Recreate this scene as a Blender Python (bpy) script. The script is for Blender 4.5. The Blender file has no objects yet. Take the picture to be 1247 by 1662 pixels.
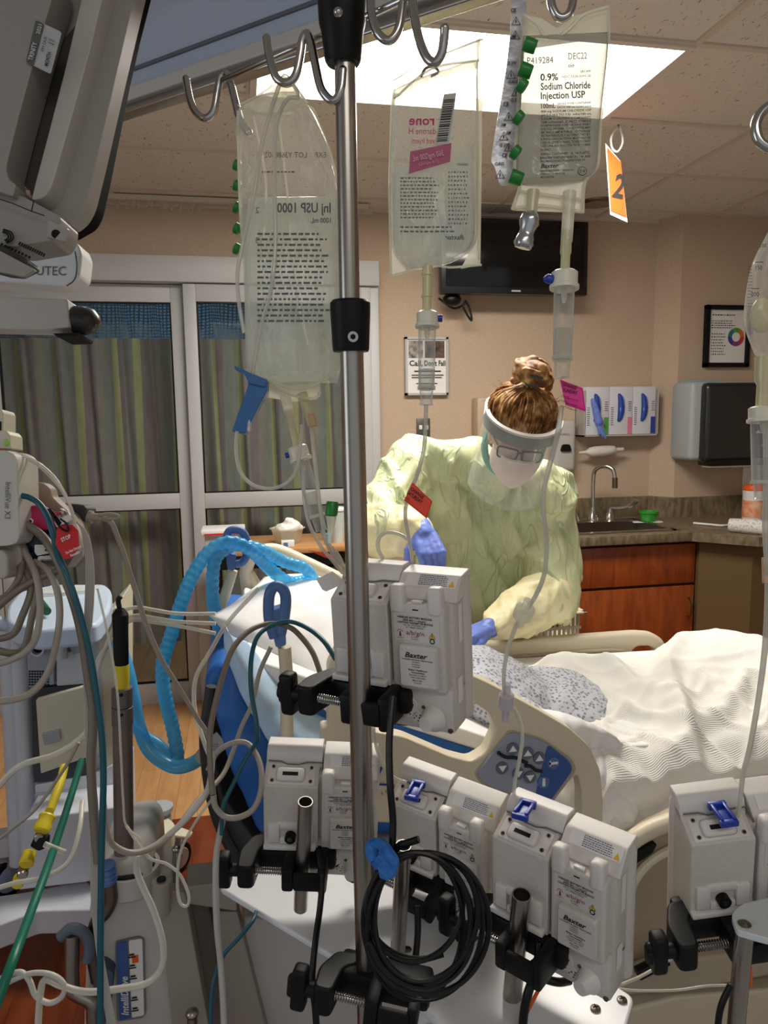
import bpy, bmesh, math, random
from mathutils import Vector, Matrix, Euler, noise
random.seed(7)
SC = bpy.context.scene
COL = SC.collection
V = Vector
R = math.radians

# ---------------------------------------------------------------- camera
PITCH, ROLL, YAW, EYE, FPX = 7.3, 0.8, 11.0, 1.5, 1200.0
_p, _r, _y = R(PITCH), R(ROLL), R(YAW)
FW = V((math.sin(_y)*math.cos(_p), math.cos(_y)*math.cos(_p), -math.sin(_p)))
_rt = V((math.cos(_y), -math.sin(_y), 0)); _up = _rt.cross(FW)
RT = _rt*math.cos(_r) - _up*math.sin(_r)
UP = _up*math.cos(_r) + _rt*math.sin(_r)
EYEP = V((0, 0, EYE))
cam = bpy.data.cameras.new('camera'); camo = bpy.data.objects.new('camera', cam); COL.objects.link(camo)
cam.sensor_fit = 'VERTICAL'; cam.sensor_height = 36; cam.lens = FPX/1662*36; cam.clip_start = .02
m = Matrix((RT, UP, -FW)).transposed().to_4x4(); m.translation = EYEP
camo.matrix_world = m
SC.camera = camo
SC.view_settings.view_transform = 'Standard'; SC.view_settings.look = 'None'
SC.view_settings.exposure = 0.0; SC.view_settings.gamma = 1; SC.view_settings.use_curve_mapping = False
# ---------------------------------------------------------------- world and large lights
wd = bpy.data.worlds.new('world'); SC.world = wd; wd.use_nodes = True
wd.node_tree.nodes['Background'].inputs[0].default_value = (.90, .94, 1.0, 1)
wd.node_tree.nodes['Background'].inputs[1].default_value = .40
def area(name, loc, sx, sy, power, col, rot=(0, 0, 0)):
    l = bpy.data.lights.new(name, 'AREA'); l.shape = 'RECTANGLE'; l.size = sx; l.size_y = sy; l.energy = power; l.color = col
    o = bpy.data.objects.new(name, l); COL.objects.link(o); o.location = loc; o.rotation_euler = rot; return o
area('ceiling_lamp', (.73, 2.41, 2.555), 1.24, .52, 40, (1, .94, .86))
area('ceiling_lamp', (.2, -1.0, 2.56), 1.24, .56, 12, (1, .95, .88))
area('corridor_fill', (-.4, 4.75, 2.45), 1.2, .5, 9, (.85, .93, 1))  # unseen fill light, added to brighten the corridor behind the curtains
area('window_daylight', (-2.7, .2, 1.6), 1.4, 1.3, 12, (.72, .86, 1), (0, R(-90), 0))

def ray(px, py): return FW + RT*((px-623.5)/FPX) - UP*((py-831)/FPX)
def P(px, py, d): return EYEP + ray(px, py)*d
def PY(px, py, y): r = ray(px, py); return EYEP + r*(y/r.y)
def PZ(px, py, z): r = ray(px, py); return EYEP + r*((z-EYE)/r.z)

# ---------------------------------------------------------------- materials
def S(r, g, b):
    f = lambda c: ((c/255)/12.92 if c/255 <= .04045 else ((c/255+.055)/1.055)**2.4)
    return (f(r), f(g), f(b), 1)
MT = {}
def mat(name, col, rough=.5, metal=0, spec=.5, trans=0, alpha=1, emit=None, es=0, sss=0, coat=0):
    if name in MT: return MT[name]
    m = bpy.data.materials.new(name); m.use_nodes = True; b = m.node_tree.nodes['Principled BSDF']
    b.inputs['Base Color'].default_value = col; b.inputs['Roughness'].default_value = rough
    b.inputs['Metallic'].default_value = metal; b.inputs['Specular IOR Level'].default_value = spec
    b.inputs['Alpha'].default_value = alpha; b.inputs['Coat Weight'].default_value = coat
    b.inputs['Subsurface Weight'].default_value = sss
    if emit: b.inputs['Emission Color'].default_value = emit; b.inputs['Emission Strength'].default_value = es
    MT[name] = m; return m
def nd(m, t, **kw):
    n = m.node_tree.nodes.new(t)
    for k, v in kw.items():
        if hasattr(n, k): setattr(n, k, v)
        else: n.inputs[k.replace('_', ' ')].default_value = v
    return n
def coords(m, scale=(1, 1, 1), rot=(0, 0, 0), kind='Object'):
    tc = nd(m, 'ShaderNodeTexCoord'); mp = nd(m, 'ShaderNodeMapping')
    mp.inputs['Scale'].default_value = scale; mp.inputs['Rotation'].default_value = rot
    m.node_tree.links.new(tc.outputs[kind], mp.inputs[0]); return mp.outputs[0]
def ramp(m, fac, stops, interp='LINEAR'):
    r = nd(m, 'ShaderNodeValToRGB'); e = r.color_ramp; e.interpolation = interp
    while len(e.elements) < len(stops): e.elements.new(.5)
    for i, (p, c) in enumerate(stops): e.elements[i].position = p; e.elements[i].color = c
    m.node_tree.links.new(fac, r.inputs[0]); return r.outputs[0]
def bump(m, fac, strength=.3, dist=.005):
    b = nd(m, 'ShaderNodeBump'); b.inputs['Strength'].default_value = strength; b.inputs['Distance'].default_value = dist
    m.node_tree.links.new(fac, b.inputs['Height']); m.node_tree.links.new(b.outputs[0], m.node_tree.nodes['Principled BSDF'].inputs['Normal'])
def setcol(m, out): m.node_tree.links.new(out, m.node_tree.nodes['Principled BSDF'].inputs['Base Color'])
def noisy(m, scale, c1, c2, detail=3, stretch=(1, 1, 1), bs=0, bd=.003, kind='Object', pos=(.35, .65)):
    n = nd(m, 'ShaderNodeTexNoise'); n.inputs['Scale'].default_value = scale; n.inputs['Detail'].default_value = detail
    m.node_tree.links.new(coords(m, stretch, kind=kind), n.inputs['Vector'])
    setcol(m, ramp(m, n.outputs['Fac'], [(pos[0], c1), (pos[1], c2)]))
    if bs: bump(m, n.outputs['Fac'], bs, bd)
    return m
def clear(name, tint, fac=.22, rough=.12, body=(1, 1, 1, 1), edge=.75, bs=0, bscale=60, stretch=(1, 1, 1), tl=0):
    """clear plastic: see-through tint with a glossy, slightly milky surface that strengthens at grazing angles"""
    m = bpy.data.materials.new(name); m.use_nodes = True; nt = m.node_tree; b = nt.nodes['Principled BSDF']; out = nt.nodes['Material Output']
    b.inputs['Base Color'].default_value = body; b.inputs['Roughness'].default_value = rough; b.inputs['Specular IOR Level'].default_value = .9
    t = nd(m, 'ShaderNodeBsdfTransparent'); t.inputs[0].default_value = tint
    lw = nd(m, 'ShaderNodeLayerWeight'); lw.inputs[0].default_value = .35
    mr = nd(m, 'ShaderNodeMapRange'); mr.inputs['To Min'].default_value = fac; mr.inputs['To Max'].default_value = edge
    mx = nd(m, 'ShaderNodeMixShader')
    nt.links.new(lw.outputs['Facing'], mr.inputs['Value']); nt.links.new(mr.outputs[0], mx.inputs[0])
    nt.links.new(t.outputs[0], mx.inputs[1]); nt.links.new(b.outputs[0], mx.inputs[2]); nt.links.new(mx.outputs[0], out.inputs[0])
    if tl:
        q = nd(m, 'ShaderNodeBsdfTranslucent'); q.inputs[0].default_value = body; m2 = nd(m, 'ShaderNodeMixShader'); m2.inputs[0].default_value = tl
        nt.links.new(b.outputs[0], m2.inputs[1]); nt.links.new(q.outputs[0], m2.inputs[2]); nt.links.new(m2.outputs[0], mx.inputs[2])
    if bs:
        n = nd(m, 'ShaderNodeTexNoise'); n.inputs['Scale'].default_value = bscale; n.inputs['Detail'].default_value = 3; n.inputs['Distortion'].default_value = 1.5
        nt.links.new(coords(m, stretch), n.inputs['Vector']); bump(m, n.outputs['Fac'], bs, .01)
        bn = [x for x in nt.nodes if x.type == 'BUMP'][0]; nt.links.new(bn.outputs[0], lw.inputs['Normal'])
    MT[name] = m; return m

M_wall = noisy(mat('wall_paint', S(196, 172, 148), .8), 90, S(192, 168, 144), S(199, 176, 152), bs=.08, bd=.001)
M_chrome = mat('polished_steel', S(190, 188, 185), .2, 1)
M_brushed = mat('brushed_steel', S(172, 166, 158), .28, 1)
M_dullsteel = mat('dull_steel', S(120, 110, 100), .38, 1)
M_black = mat('black_plastic', S(10, 10, 11), .5, spec=.28)
M_blackrub = mat('black_rubber', S(8, 8, 9), .38, spec=.35)
M_dark = mat('dark_grey_plastic', S(46, 46, 46), .45)
M_hole = mat('dark_recess', S(12, 12, 12), .9)
M_pump = noisy(mat('pump_shell', S(204, 198, 190), .45), 300, S(200, 194, 186), S(206, 201, 193))
M_pump2 = mat('pump_light_trim', S(218, 214, 208), .42)
M_label = mat('white_label', S(232, 230, 226), .5)
M_grey = mat('grey_shell', S(150, 146, 138), .42)
M_grey2 = mat('light_grey_shell', S(196, 192, 184), .38)
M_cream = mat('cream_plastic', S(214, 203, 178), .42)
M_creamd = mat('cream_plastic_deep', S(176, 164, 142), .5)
M_whiteg = mat('gloss_white', S(228, 230, 232), .22)
M_white = mat('matt_white', S(232, 230, 226), .55)
M_blueclip = mat('slate_blue_plastic', S(78, 112, 168), .4)
M_slide = mat('blue_slide_clamp', S(34, 62, 160), .35)
M_roller = mat('steel_blue_clamp', S(52, 104, 158), .35)
M_green = mat('green_cap', S(30, 130, 44), .35)
M_ink = mat('black_ink', S(24, 24, 26), .6)
M_inkg = mat('grey_ink', S(90, 94, 100), .6)
M_inkm = mat('magenta_ink', S(190, 40, 100), .5)
M_inkr = mat('red_ink', S(205, 40, 36), .5)
M_yel = mat('yellow_plastic', S(222, 200, 40), .4)
M_orange = mat('orange_card', S(226, 92, 14), .5)
M_redor = mat('orange_red_label', S(238, 74, 40), .5)
M_pink = mat('pink_label', S(238, 44, 150), .5)
M_stop = mat('red_tag', S(196, 28, 34), .4)
M_skin = mat('skin', S(222, 178, 150), .5, sss=.05)
M_glove = noisy(mat('nitrile_glove', S(106, 128, 206), .42), 60, S(98, 120, 200), S(116, 138, 214), bs=.25, bd=.004)
M_cabl = mat('grey_cable', S(158, 150, 138), .42)
M_cablt = mat('taupe_cable', S(120, 110, 96), .42)
M_teal = mat('teal_cable', S(14, 84, 98), .4)
M_green2 = mat('green_hose', S(12, 104, 84), .4)
M_rib = mat('grey_ribbon', S(176, 172, 166), .45)
M_iv = clear('iv_tubing', (.93, .93, .9, 1), .5, .15, S(226, 222, 208), .95)
M_bag = clear('bag_film', (.96, .96, .93, 1), .15, .12, S(238, 238, 232), .8, bs=.55, bscale=26, stretch=(1, 1, .35), tl=.45)
M_fluid = clear('bag_fluid', (.88, .91, .90, 1), .24, .1, S(228, 230, 226), .8, bs=.5, bscale=22, stretch=(1, 1, .3), tl=.5)
M_seam = clear('bag_seam', (.95, .94, .88, 1), .5, .2, S(240, 237, 222), .9, tl=.4)
M_chamber = clear('drip_chamber_clear', (.93, .93, .92, 1), .12, .06, S(230, 230, 224), .85)
M_port = clear('yellowed_port', (.9, .88, .7, 1), .7, .25, S(222, 214, 170), .95)
M_ivory = mat('ivory_spike', S(226, 220, 200), .35)
M_shield = clear('visor_clear', (.96, .97, .96, 1), .17, .05, S(220, 225, 220), .6)
M_glass = clear('door_glass', (.86, .88, .87, 1), .08, .03, S(60, 66, 66), .45)
M_bluehose = clear('blue_corrugated_hose', (.42, .82, .97, 1), .55, .18, S(104, 200, 244), .92, tl=.4)
M_foil = mat('foil', S(190, 192, 194), .25, .9)

def wood(name, c1, c2, scale=(1, 8, 1), ns=6, rough=.35, planks=None):
    m = mat(name, c1, rough); nt = m.node_tree
    n = nd(m, 'ShaderNodeTexNoise'); n.inputs['Scale'].default_value = ns; n.inputs['Detail'].default_value = 5; n.inputs['Distortion'].default_value = .6
    nt.links.new(coords(m, scale), n.inputs['Vector'])
    c = ramp(m, n.outputs['Fac'], [(.3, c1), (.7, c2)])
    if planks:
        bk = nd(m, 'ShaderNodeTexBrick'); bk.inputs['Scale'].default_value = 1; bk.inputs['Mortar Size'].default_value = .0015
        bk.inputs['Brick Width'].default_value = planks[0]; bk.inputs['Row Height'].default_value = planks[1]
        bk.inputs['Color1'].default_value = (1, 1, 1, 1); bk.inputs['Color2'].default_value = (.84, .82, .8, 1); bk.inputs['Mortar'].default_value = (.6, .55, .5, 1)
        nt.links.new(coords(m, (1, 1, 1), (0, 0, R(90))), bk.inputs['Vector'])
        mx = nd(m, 'ShaderNodeMix', data_type='RGBA', blend_type='MULTIPLY'); mx.inputs[0].default_value = 1
        nt.links.new(c, mx.inputs[6]); nt.links.new(bk.outputs['Color'], mx.inputs[7]); c = mx.outputs[2]
    setcol(m, c); return m
M_blonde = wood('blonde_floor', S(226, 178, 124), S(205, 152, 98), (6, 1, 1), 4, .35, (.9, .085))
M_cherry = wood('cherry_floor', S(140, 70, 38), S(112, 50, 26), (6, 1, 1), 4, .3, (.9, .085))
M_cab = wood('cherry_cabinet', S(168, 84, 34), S(128, 56, 18), (5, 1, 1.0), 5, .35)
M_maple = wood('maple_top', S(196, 146, 92), S(180, 128, 78), (1, 8, 1), 5, .4)
# ceiling tile: off-white with short dark fissures
M_tile = mat('ceiling_tile', S(216, 208, 200), .9)
def _tile():
    m = M_tile; nt = m.node_tree
    n = nd(m, 'ShaderNodeTexNoise'); n.inputs['Scale'].default_value = 75; n.inputs['Detail'].default_value = 2; n.inputs['Distortion'].default_value = 1
    nt.links.new(coords(m, (1, .55, 1)), n.inputs['Vector'])
    setcol(m, ramp(m, n.outputs['Fac'], [(.29, S(140, 126, 112)), (.35, S(218, 210, 202))])); bump(m, n.outputs['Fac'], .3, .002)
_tile()
# laminate worktop
M_lam = noisy(mat('worktop_laminate', S(120, 106, 82), .38), 45, S(98, 86, 66), S(138, 122, 96), 6, (1, 1, .4))
# curtain stripes across X
M_curt = mat('striped_curtain', S(150, 145, 130), .85)
def _curt():
    m = M_curt; nt = m.node_tree
    tc = nd(m, 'ShaderNodeTexCoord'); sp = nd(m, 'ShaderNodeSeparateXYZ'); nt.links.new(tc.outputs['UV'], sp.inputs[0])
    ml = nd(m, 'ShaderNodeMath', operation='MULTIPLY'); ml.inputs[1].default_value = 1/.30; nt.links.new(sp.outputs[0], ml.inputs[0])
    fr = nd(m, 'ShaderNodeMath', operation='FRACT'); nt.links.new(ml.outputs[0], fr.inputs[0])
    yl, mv, gr, tp, gn = S(222, 220, 164), S(184, 166, 170), S(182, 182, 176), S(194, 184, 168), S(206, 206, 178)
    c = ramp(m, fr.outputs[0], [(0, mv), (.14, tp), (.22, gr), (.34, yl), (.45, S(172, 152, 156)), (.56, gr), (.74, yl), (.83, mv), (.92, tp)], 'CONSTANT')
    n = nd(m, 'ShaderNodeTexNoise'); n.inputs['Scale'].default_value = 30; n.inputs['Detail'].default_value = 4; nt.links.new(coords(m, (1, 1, .35)), n.inputs['Vector'])
    mx = nd(m, 'ShaderNodeMix', data_type='RGBA', blend_type='MULTIPLY'); mx.inputs[0].default_value = .5
    nt.links.new(c, mx.inputs[6]); nt.links.new(ramp(m, n.outputs['Fac'], [(.4, (.78, .78, .78, 1)), (.6, (1, 1, 1, 1))]), mx.inputs[7]); setcol(m, mx.outputs[2])
_curt()
# open mesh band above the curtain
M_mesh = mat('curtain_mesh', S(150, 146, 132), .8)
def _mesh():
    m = M_mesh; nt = m.node_tree
    vo = nd(m, 'ShaderNodeTexVoronoi'); vo.feature = 'DISTANCE_TO_EDGE'; vo.voronoi_dimensions = '2D'; vo.inputs['Scale'].default_value = 62; vo.inputs['Randomness'].default_value = .10
    nt.links.new(coords(m, (1, .32, 1), kind='UV'), vo.inputs['Vector'])
    nt.links.new(ramp(m, vo.outputs['Distance'], [(.16, (1, 1, 1, 1)), (.24, (0, 0, 0, 1))]), nt.nodes['Principled BSDF'].inputs['Alpha'])
_mesh()
# hospital blanket weave
M_blank = mat('white_blanket', S(240, 238, 230), .85)
def _blank():
    m = M_blank; nt = m.node_tree
    w = nd(m, 'ShaderNodeTexWave'); w.inputs['Scale'].default_value = 75; w.inputs['Distortion'].default_value = 1.4; w.inputs['Detail'].default_value = 1; w.inputs['Detail Scale'].default_value = .4
    w.bands_direction = 'Y'; nt.links.new(coords(m, (1, 1, 1), kind='UV'), w.inputs['Vector']); bump(m, w.outputs['Fac'], .3, .003)
_blank()
M_sheet = noisy(mat('white_linen', S(236, 236, 234), .8), 9, S(230, 230, 230), S(240, 240, 238), bs=.35, bd=.02)
M_bsheet = noisy(mat('pale_blue_sheet', S(176, 204, 230), .8), 12, S(168, 198, 228), S(190, 214, 236), bs=.3, bd=.02)
M_matt = noisy(mat('blue_mattress', S(24, 92, 168), .5), 8, S(18, 80, 152), S(30, 100, 180), bs=.15, bd=.02)
M_pgown = mat('patterned_gown', S(200, 204, 210), .85)
def _pg():
    m = M_pgown; nt = m.node_tree
    vo = nd(m, 'ShaderNodeTexVoronoi'); vo.inputs['Scale'].default_value = 105; nt.links.new(coords(m), vo.inputs['Vector'])
    setcol(m, ramp(m, vo.outputs['Distance'], [(.22, S(122, 130, 150)), (.5, S(206, 208, 214))]))
_pg()
M_gown = mat('yellow_isolation_gown', S(206, 214, 168), .38, sss=.0)
def _gown():
    m = M_gown; nt = m.node_tree
    n = nd(m, 'ShaderNodeTexNoise'); n.inputs['Scale'].default_value = 7; n.inputs['Detail'].default_value = 1.5; n.inputs['Distortion'].default_value = 1.0
    nt.links.new(coords(m, (1.5, 1, .5), (.0, .5, .0)), n.inputs['Vector']); bump(m, n.outputs['Fac'], .8, .03)
    n2 = nd(m, 'ShaderNodeTexNoise'); n2.inputs['Scale'].default_value = 9; n2.inputs['Detail'].default_value = 2; n2.inputs['Distortion'].default_value = 1.8
    nt.links.new(coords(m, (1.5, 1, .35), (.1, -.6, .2)), n2.inputs['Vector']); rr = ramp(m, n2.outputs['Fac'], [(.44, (0, 0, 0, 1)), (.5, (1, 1, 1, 1)), (.56, (0, 0, 0, 1))])
    ad = nd(m, 'ShaderNodeMath', operation='ADD'); nt.links.new(n.outputs['Fac'], ad.inputs[0]); ms = nd(m, 'ShaderNodeMath', operation='MULTIPLY'); ms.inputs[1].default_value = .10; nt.links.new(rr, ms.inputs[0]); nt.links.new(ms.outputs[0], ad.inputs[1])
    bn = [x for x in nt.nodes if x.type == 'BUMP'][0]; nt.links.new(ad.outputs[0], bn.inputs['Height'])
    setcol(m, ramp(m, n.outputs['Fac'], [(.3, S(190, 204, 160)), (.7, S(212, 215, 172))]))
_gown()
M_cuff = noisy(mat('cream_sleeve', S(232, 220, 160), .5), 14, S(222, 212, 164), S(234, 226, 184), bs=.6, bd=.02)
M_hair = mat('hair', S(120, 74, 36), .55, spec=.3)
def _hair():
    m = M_hair; nt = m.node_tree
    n = nd(m, 'ShaderNodeTexNoise'); n.inputs['Scale'].default_value = 38; n.inputs['Detail'].default_value = 3
    nt.links.new(coords(m, (1, 1, 1)), n.inputs['Vector'])
    setcol(m, ramp(m, n.outputs['Fac'], [(.3, S(84, 48, 22)), (.5, S(158, 106, 56)), (.66, S(216, 174, 116))]))
_hair()

# ---------------------------------------------------------------- mesh builder
def sm(pts, n=8, closed=False):
    """Catmull-Rom smoothing of a point list"""
    pts = [V(p) for p in pts]
    if len(pts) < 3: return pts
    out = []; N = len(pts); rng = range(N if closed else N-1)
    for i in rng:
        if closed: p0, p1, p2, p3 = pts[i-1], pts[i], pts[(i+1) % N], pts[(i+2) % N]
        else: p1, p2 = pts[i], pts[i+1]; p0 = pts[i-1] if i else p1*2-p2; p3 = pts[i+2] if i+2 < N else p2*2-p1
        for k in range(n):
            t = k/n; out.append(.5*((2*p1)+(p2-p0)*t+(2*p0-5*p1+4*p2-p3)*t*t+(3*p1-p0-3*p2+p3)*t**3))
    if not closed: out.append(pts[-1])
    return out
def rpoly(pts, r, n=5):
    """round the corners of a 2D polygon"""
    out = []; N = len(pts)
    for i in range(N):
        a, b, c = V(pts[i-1]).to_2d(), V(pts[i]).to_2d(), V(pts[(i+1) % N]).to_2d()
        u, w = a-b, c-b; rr = min(r[i] if isinstance(r, (list, tuple)) else r, u.length*.48, w.length*.48)
        if rr < 1e-6: out.append(b); continue
        p, q = b+u.normalized()*rr, b+w.normalized()*rr
        for k in range(n+1):
            t = k/n; out.append(p*(1-t)**2+b*2*t*(1-t)+q*t*t)
    return out
class MB:
    def __init__(s): s.bm = bmesh.new(); s.uv = None
    def _fin(s, vs, M):
        if M is not None:
            for v in vs: v.co = M @ v.co
        return s
    def box(s, x0, x1, y0, y1, z0, z1, bev=0, M=None, seg=2):
        g = bmesh.ops.create_cube(s.bm, size=1); vs = g['verts']
        for v in vs: v.co = V(((x0+x1)/2+v.co.x*(x1-x0), (y0+y1)/2+v.co.y*(y1-y0), (z0+z1)/2+v.co.z*(z1-z0)))
        if bev:
            es = list({e for v in vs for e in v.link_edges}); b = bmesh.ops.bevel(s.bm, geom=es, offset=bev, segments=seg, affect='EDGES', profile=.5)
            vs = list({v for f in b['faces'] for v in f.verts} | {v for v in vs if v.is_valid})
            isl = set(vs); st = list(vs)
            while st:
                v = st.pop()
                for e in v.link_edges:
                    o = e.other_vert(v)
                    if o not in isl: isl.add(o); st.append(o)
            vs = list(isl)
        return s._fin(vs, M)
    def tube(s, pts, r, seg=10, closed=False, caps=True, up=None):
        pts = [V(p) for p in pts]; N = len(pts); rings = []; prev = None
        for i, p in enumerate(pts):
            if closed: t = pts[(i+1) % N]-pts[i-1]
            else: t = pts[min(i+1, N-1)]-pts[max(i-1, 0)]
            if t.length < 1e-9: t = V((0, 0, 1))
            t.normalize()
            if prev is None:
                a = V(up) if up else (V((0, 0, 1)) if abs(t.z) < .9 else V((1, 0, 0))); n = (a-t*a.dot(t)).normalized()
            else: n = prev-t*prev.dot(t); n = n.normalized() if n.length > 1e-6 else prev
            prev = n; b = t.cross(n); rr = r[i] if isinstance(r, (list, tuple)) else (r(i/(N-1)) if callable(r) else r)
            rings.append([s.bm.verts.new(p+(n*math.cos(2*math.pi*k/seg)+b*math.sin(2*math.pi*k/seg))*rr) for k in range(seg)])
        for i in range(N if closed else N-1):
            A, B = rings[i], rings[(i+1) % N]
            for k in range(seg): s.bm.faces.new((A[k], A[(k+1) % seg], B[(k+1) % seg], B[k]))
        if caps and not closed:
            s.bm.faces.new(rings[0][::-1]); s.bm.faces.new(rings[-1])
        return s
    def cyl(s, a, b, r, seg=16, r2=None): return s.tube([a, b], [r, r if r2 is None else r2], seg)
    def lathe(s, a, b, prof, seg=20):
        """prof = [(t along a->b, radius)]"""
        a, b = V(a), V(b); return s.tube([a+(b-a)*t for t, _ in prof], [q for _, q in prof], seg)._x() if 0 else s._lathe(a, b, prof, seg)
    def _lathe(s, a, b, prof, seg):
        t = (b-a).normalized(); u = (V((0, 0, 1)) if abs(t.z) < .9 else V((1, 0, 0))); n = (u-t*u.dot(t)).normalized(); w = t.cross(n); rings = []
        for f, q in prof:
            c = a+(b-a)*f; rings.append([s.bm.verts.new(c+(n*math.cos(2*math.pi*k/seg)+w*math.sin(2*math.pi*k/seg))*max(q, 1e-5)) for k in range(seg)])
        for A, B in zip(rings, rings[1:]):
            for k in range(seg): s.bm.faces.new((A[k], A[(k+1) % seg], B[(k+1) % seg], B[k]))
        s.bm.faces.new(rings[0][::-1]); s.bm.faces.new(rings[-1]); return s
    def prism3(s, top, off):
        """polygon of 3D points extruded by vector off"""
        A = [s.bm.verts.new(V(p)) for p in top]; B = [s.bm.verts.new(V(p)+V(off)) for p in top]; N = len(A)
        s.bm.faces.new(A); s.bm.faces.new(B[::-1])
        for i in range(N): s.bm.faces.new((A[i], B[i], B[(i+1) % N], A[(i+1) % N]))
        return s
    def prism(s, poly, z0, z1, M=None, r=0):
        if r: poly = rpoly(poly, r)
        n0 = len(s.bm.verts); s.prism3([(p[0], p[1], z0) for p in poly], (0, 0, z1-z0)); s.bm.verts.ensure_lookup_table()
        return s._fin([s.bm.verts[i] for i in range(n0, len(s.bm.verts))], M)
    def ell(s, c, rad, M=None, sub=3):
        g = bmesh.ops.create_icosphere(s.bm, subdivisions=sub, radius=1)
        L = Matrix.Translation(V(c)) @ (M.to_4x4() if M is not None else Matrix.Identity(4)) @ Matrix.Diagonal((*rad, 1))
        return s._fin(g['verts'], L)
    def grid(s, f, nu, nv, close_u=False):
        vs = [[s.bm.verts.new(f(i/(nu), j/(nv))) for j in range(nv+1)] for i in range(nu+1)]
        uv = s.bm.loops.layers.uv.verify()
        for i in range(nu):
            for j in range(nv):
                fc = s.bm.faces.new((vs[i][j], vs[i+1][j], vs[i+1][j+1], vs[i][j+1]))
                for l, (a, b) in zip(fc.loops, ((i, j), (i+1, j), (i+1, j+1), (i, j+1))): l[uv].uv = (a/nu, b/nv)
        return s
    def build(s, name, material, parent=None, local=False, bev=0, smooth=True, angle=35, origin=None, mods=()):
        me = bpy.data.meshes.new(name); bmesh.ops.recalc_face_normals(s.bm, faces=s.bm.faces) if len(s.bm.faces) else None
        s.bm.to_mesh(me); s.bm.free()
        o = bpy.data.objects.new(name, me); COL.objects.link(o)
        if material: me.materials.append(material)
        if smooth:
            for p in me.polygons: p.use_smooth = True
            me.set_sharp_from_angle(angle=R(angle))
        if parent is not None:
            o.parent = parent
            if not local: me.transform(wm(parent).inverted())
        elif not local:
            vs = me.vertices
            if origin is None:
                xs = [v.co for v in vs]; c = V([(min(v[k] for v in xs)+max(v[k] for v in xs))/2 for k in range(3)]); c.z = min(v.z for v in xs)
            else: c = V(origin)
            me.transform(Matrix.Translation(-c)); o.location = c
        if bev:
            b = o.modifiers.new('bevel', 'BEVEL'); b.width = bev; b.segments = 3; b.limit_method = 'ANGLE'; b.angle_limit = R(40); b.harden_normals = False
        return o
def wm(o):
    M = Matrix.LocRotScale(o.location, o.rotation_euler, o.scale)
    return wm(o.parent) @ M if o.parent else M
def thing(name, label, cat, loc=(0, 0, 0), rot=(0, 0, 0), group=None):
    o = bpy.data.objects.new(name, None); COL.objects.link(o); o.location = loc; o.rotation_euler = rot; o.empty_display_size = .05
    return tag(o, label, cat, group)
def tag(o, label, cat=None, group=None):
    o['label'] = label
    if cat: o['category'] = cat
    if group: o['group'] = group
    return o
def struct(o): o['kind'] = 'structure'; return o
def pxp(poly, d, th, r=0, mbb=None, back=None):
    """prism whose front outline, seen along the view, is at distance d; th thick"""
    if back: k = (d+th)/d; poly = [((p[0]-623.5)*k+623.5, (p[1]-831)*k+831) for p in poly]
    if r: poly = rpoly(poly, r)
    return (mbb or MB()).prism3([P(p[0], p[1], d) for p in poly], FW*th)
def pyp(poly, y, th, r=0, mbb=None):
    if r: poly = rpoly(poly, r)
    return (mbb or MB()).prism3([PY(p[0], p[1], y) for p in poly], V((0, th, 0)))
# ---- lettering
_tc = {}
def glyphs(s, bold, italic):
    k = (s, bold, italic)
    if k not in _tc:
        c = bpy.data.curves.new('t', 'FONT'); c.body = s; c.size = 1; c.shear = .3 if italic else 0; c.offset = .022 if bold else 0; c.resolution_u = 2
        o = bpy.data.objects.new('t', c); COL.objects.link(o); dg = bpy.context.evaluated_depsgraph_get(); dg.update()
        me = o.evaluated_get(dg).to_mesh(); _tc[k] = ([v.co.copy() for v in me.vertices], [tuple(p.vertices) for p in me.polygons])
        o.evaluated_get(dg).to_mesh_clear(); bpy.data.objects.remove(o); bpy.data.curves.remove(c)
    return _tc[k]
def letters(items, M, material, parent, name='printed_text', local=False, mirror=False, label=None, bars=()):
    """items: (string, x, y, size, bold, italic, fit width or 0) in the plane of M (x right, y up, z out)"""
    vs, fs = [], []
    for it in items:
        s, x, y, sz = it[:4]; bold = it[4] if len(it) > 4 else 0; ital = it[5] if len(it) > 5 else 0; fit = it[6] if len(it) > 6 else 0
        gv, gf = glyphs(s, bold, ital)
        if not gv: continue
        w = max(v.x for v in gv)*sz; kx = fit/w if fit else 1
        b = len(vs)
        for v in gv:
            X = v.x*sz*kx
            if mirror: X = (fit or w)-X
            vs.append(M @ V((x+X, y+v.y*sz, .0004)))
        fs += [tuple(i+b for i in f) for f in gf]
    for (x, y, w, h) in bars:
        b = len(vs); vs += [M @ V((x, y, .0004)), M @ V((x+w, y, .0004)), M @ V((x+w, y+h, .0004)), M @ V((x, y+h, .0004))]; fs.append((b, b+1, b+2, b+3))
    me = bpy.data.meshes.new(name); me.from_pydata([tuple(v) for v in vs], [], fs); me.materials.append(material)
    o = bpy.data.objects.new(name, me); COL.objects.link(o); o.parent = parent
    if not local: me.transform(wm(parent).inverted())
    if label: o['label'] = label
    return o
def micro(x, y, w, h, rows, fill=.92, seed=1):
    """rows of fine print too small to read, as broken dashes; returns bars"""
    rg = random.Random(seed); out = []; dy = h/rows
    for i in range(rows):
        cx = x; end = x+w*rg.uniform(.82, 1)*fill
        while cx < end:
            L = rg.uniform(.02, .08)*w+.1*dy; out.append((cx, y-dy*(i+1)+dy*.25, min(L, end-cx), dy*.38)); cx += L+dy*.35
    return out
def FR(px, py, d, ang=0, off=0):
    """frame in the view plane at depth d, 1 unit = 1 photo pixel"""
    c, s = math.cos(R(ang)), math.sin(R(ang)); k = d/FPX
    X = (RT*c+UP*s); Y = (UP*c-RT*s); Mx = Matrix((X*k, Y*k, -FW)).transposed().to_4x4(); Mx.translation = P(px, py, d)-FW*off; return Mx
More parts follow.
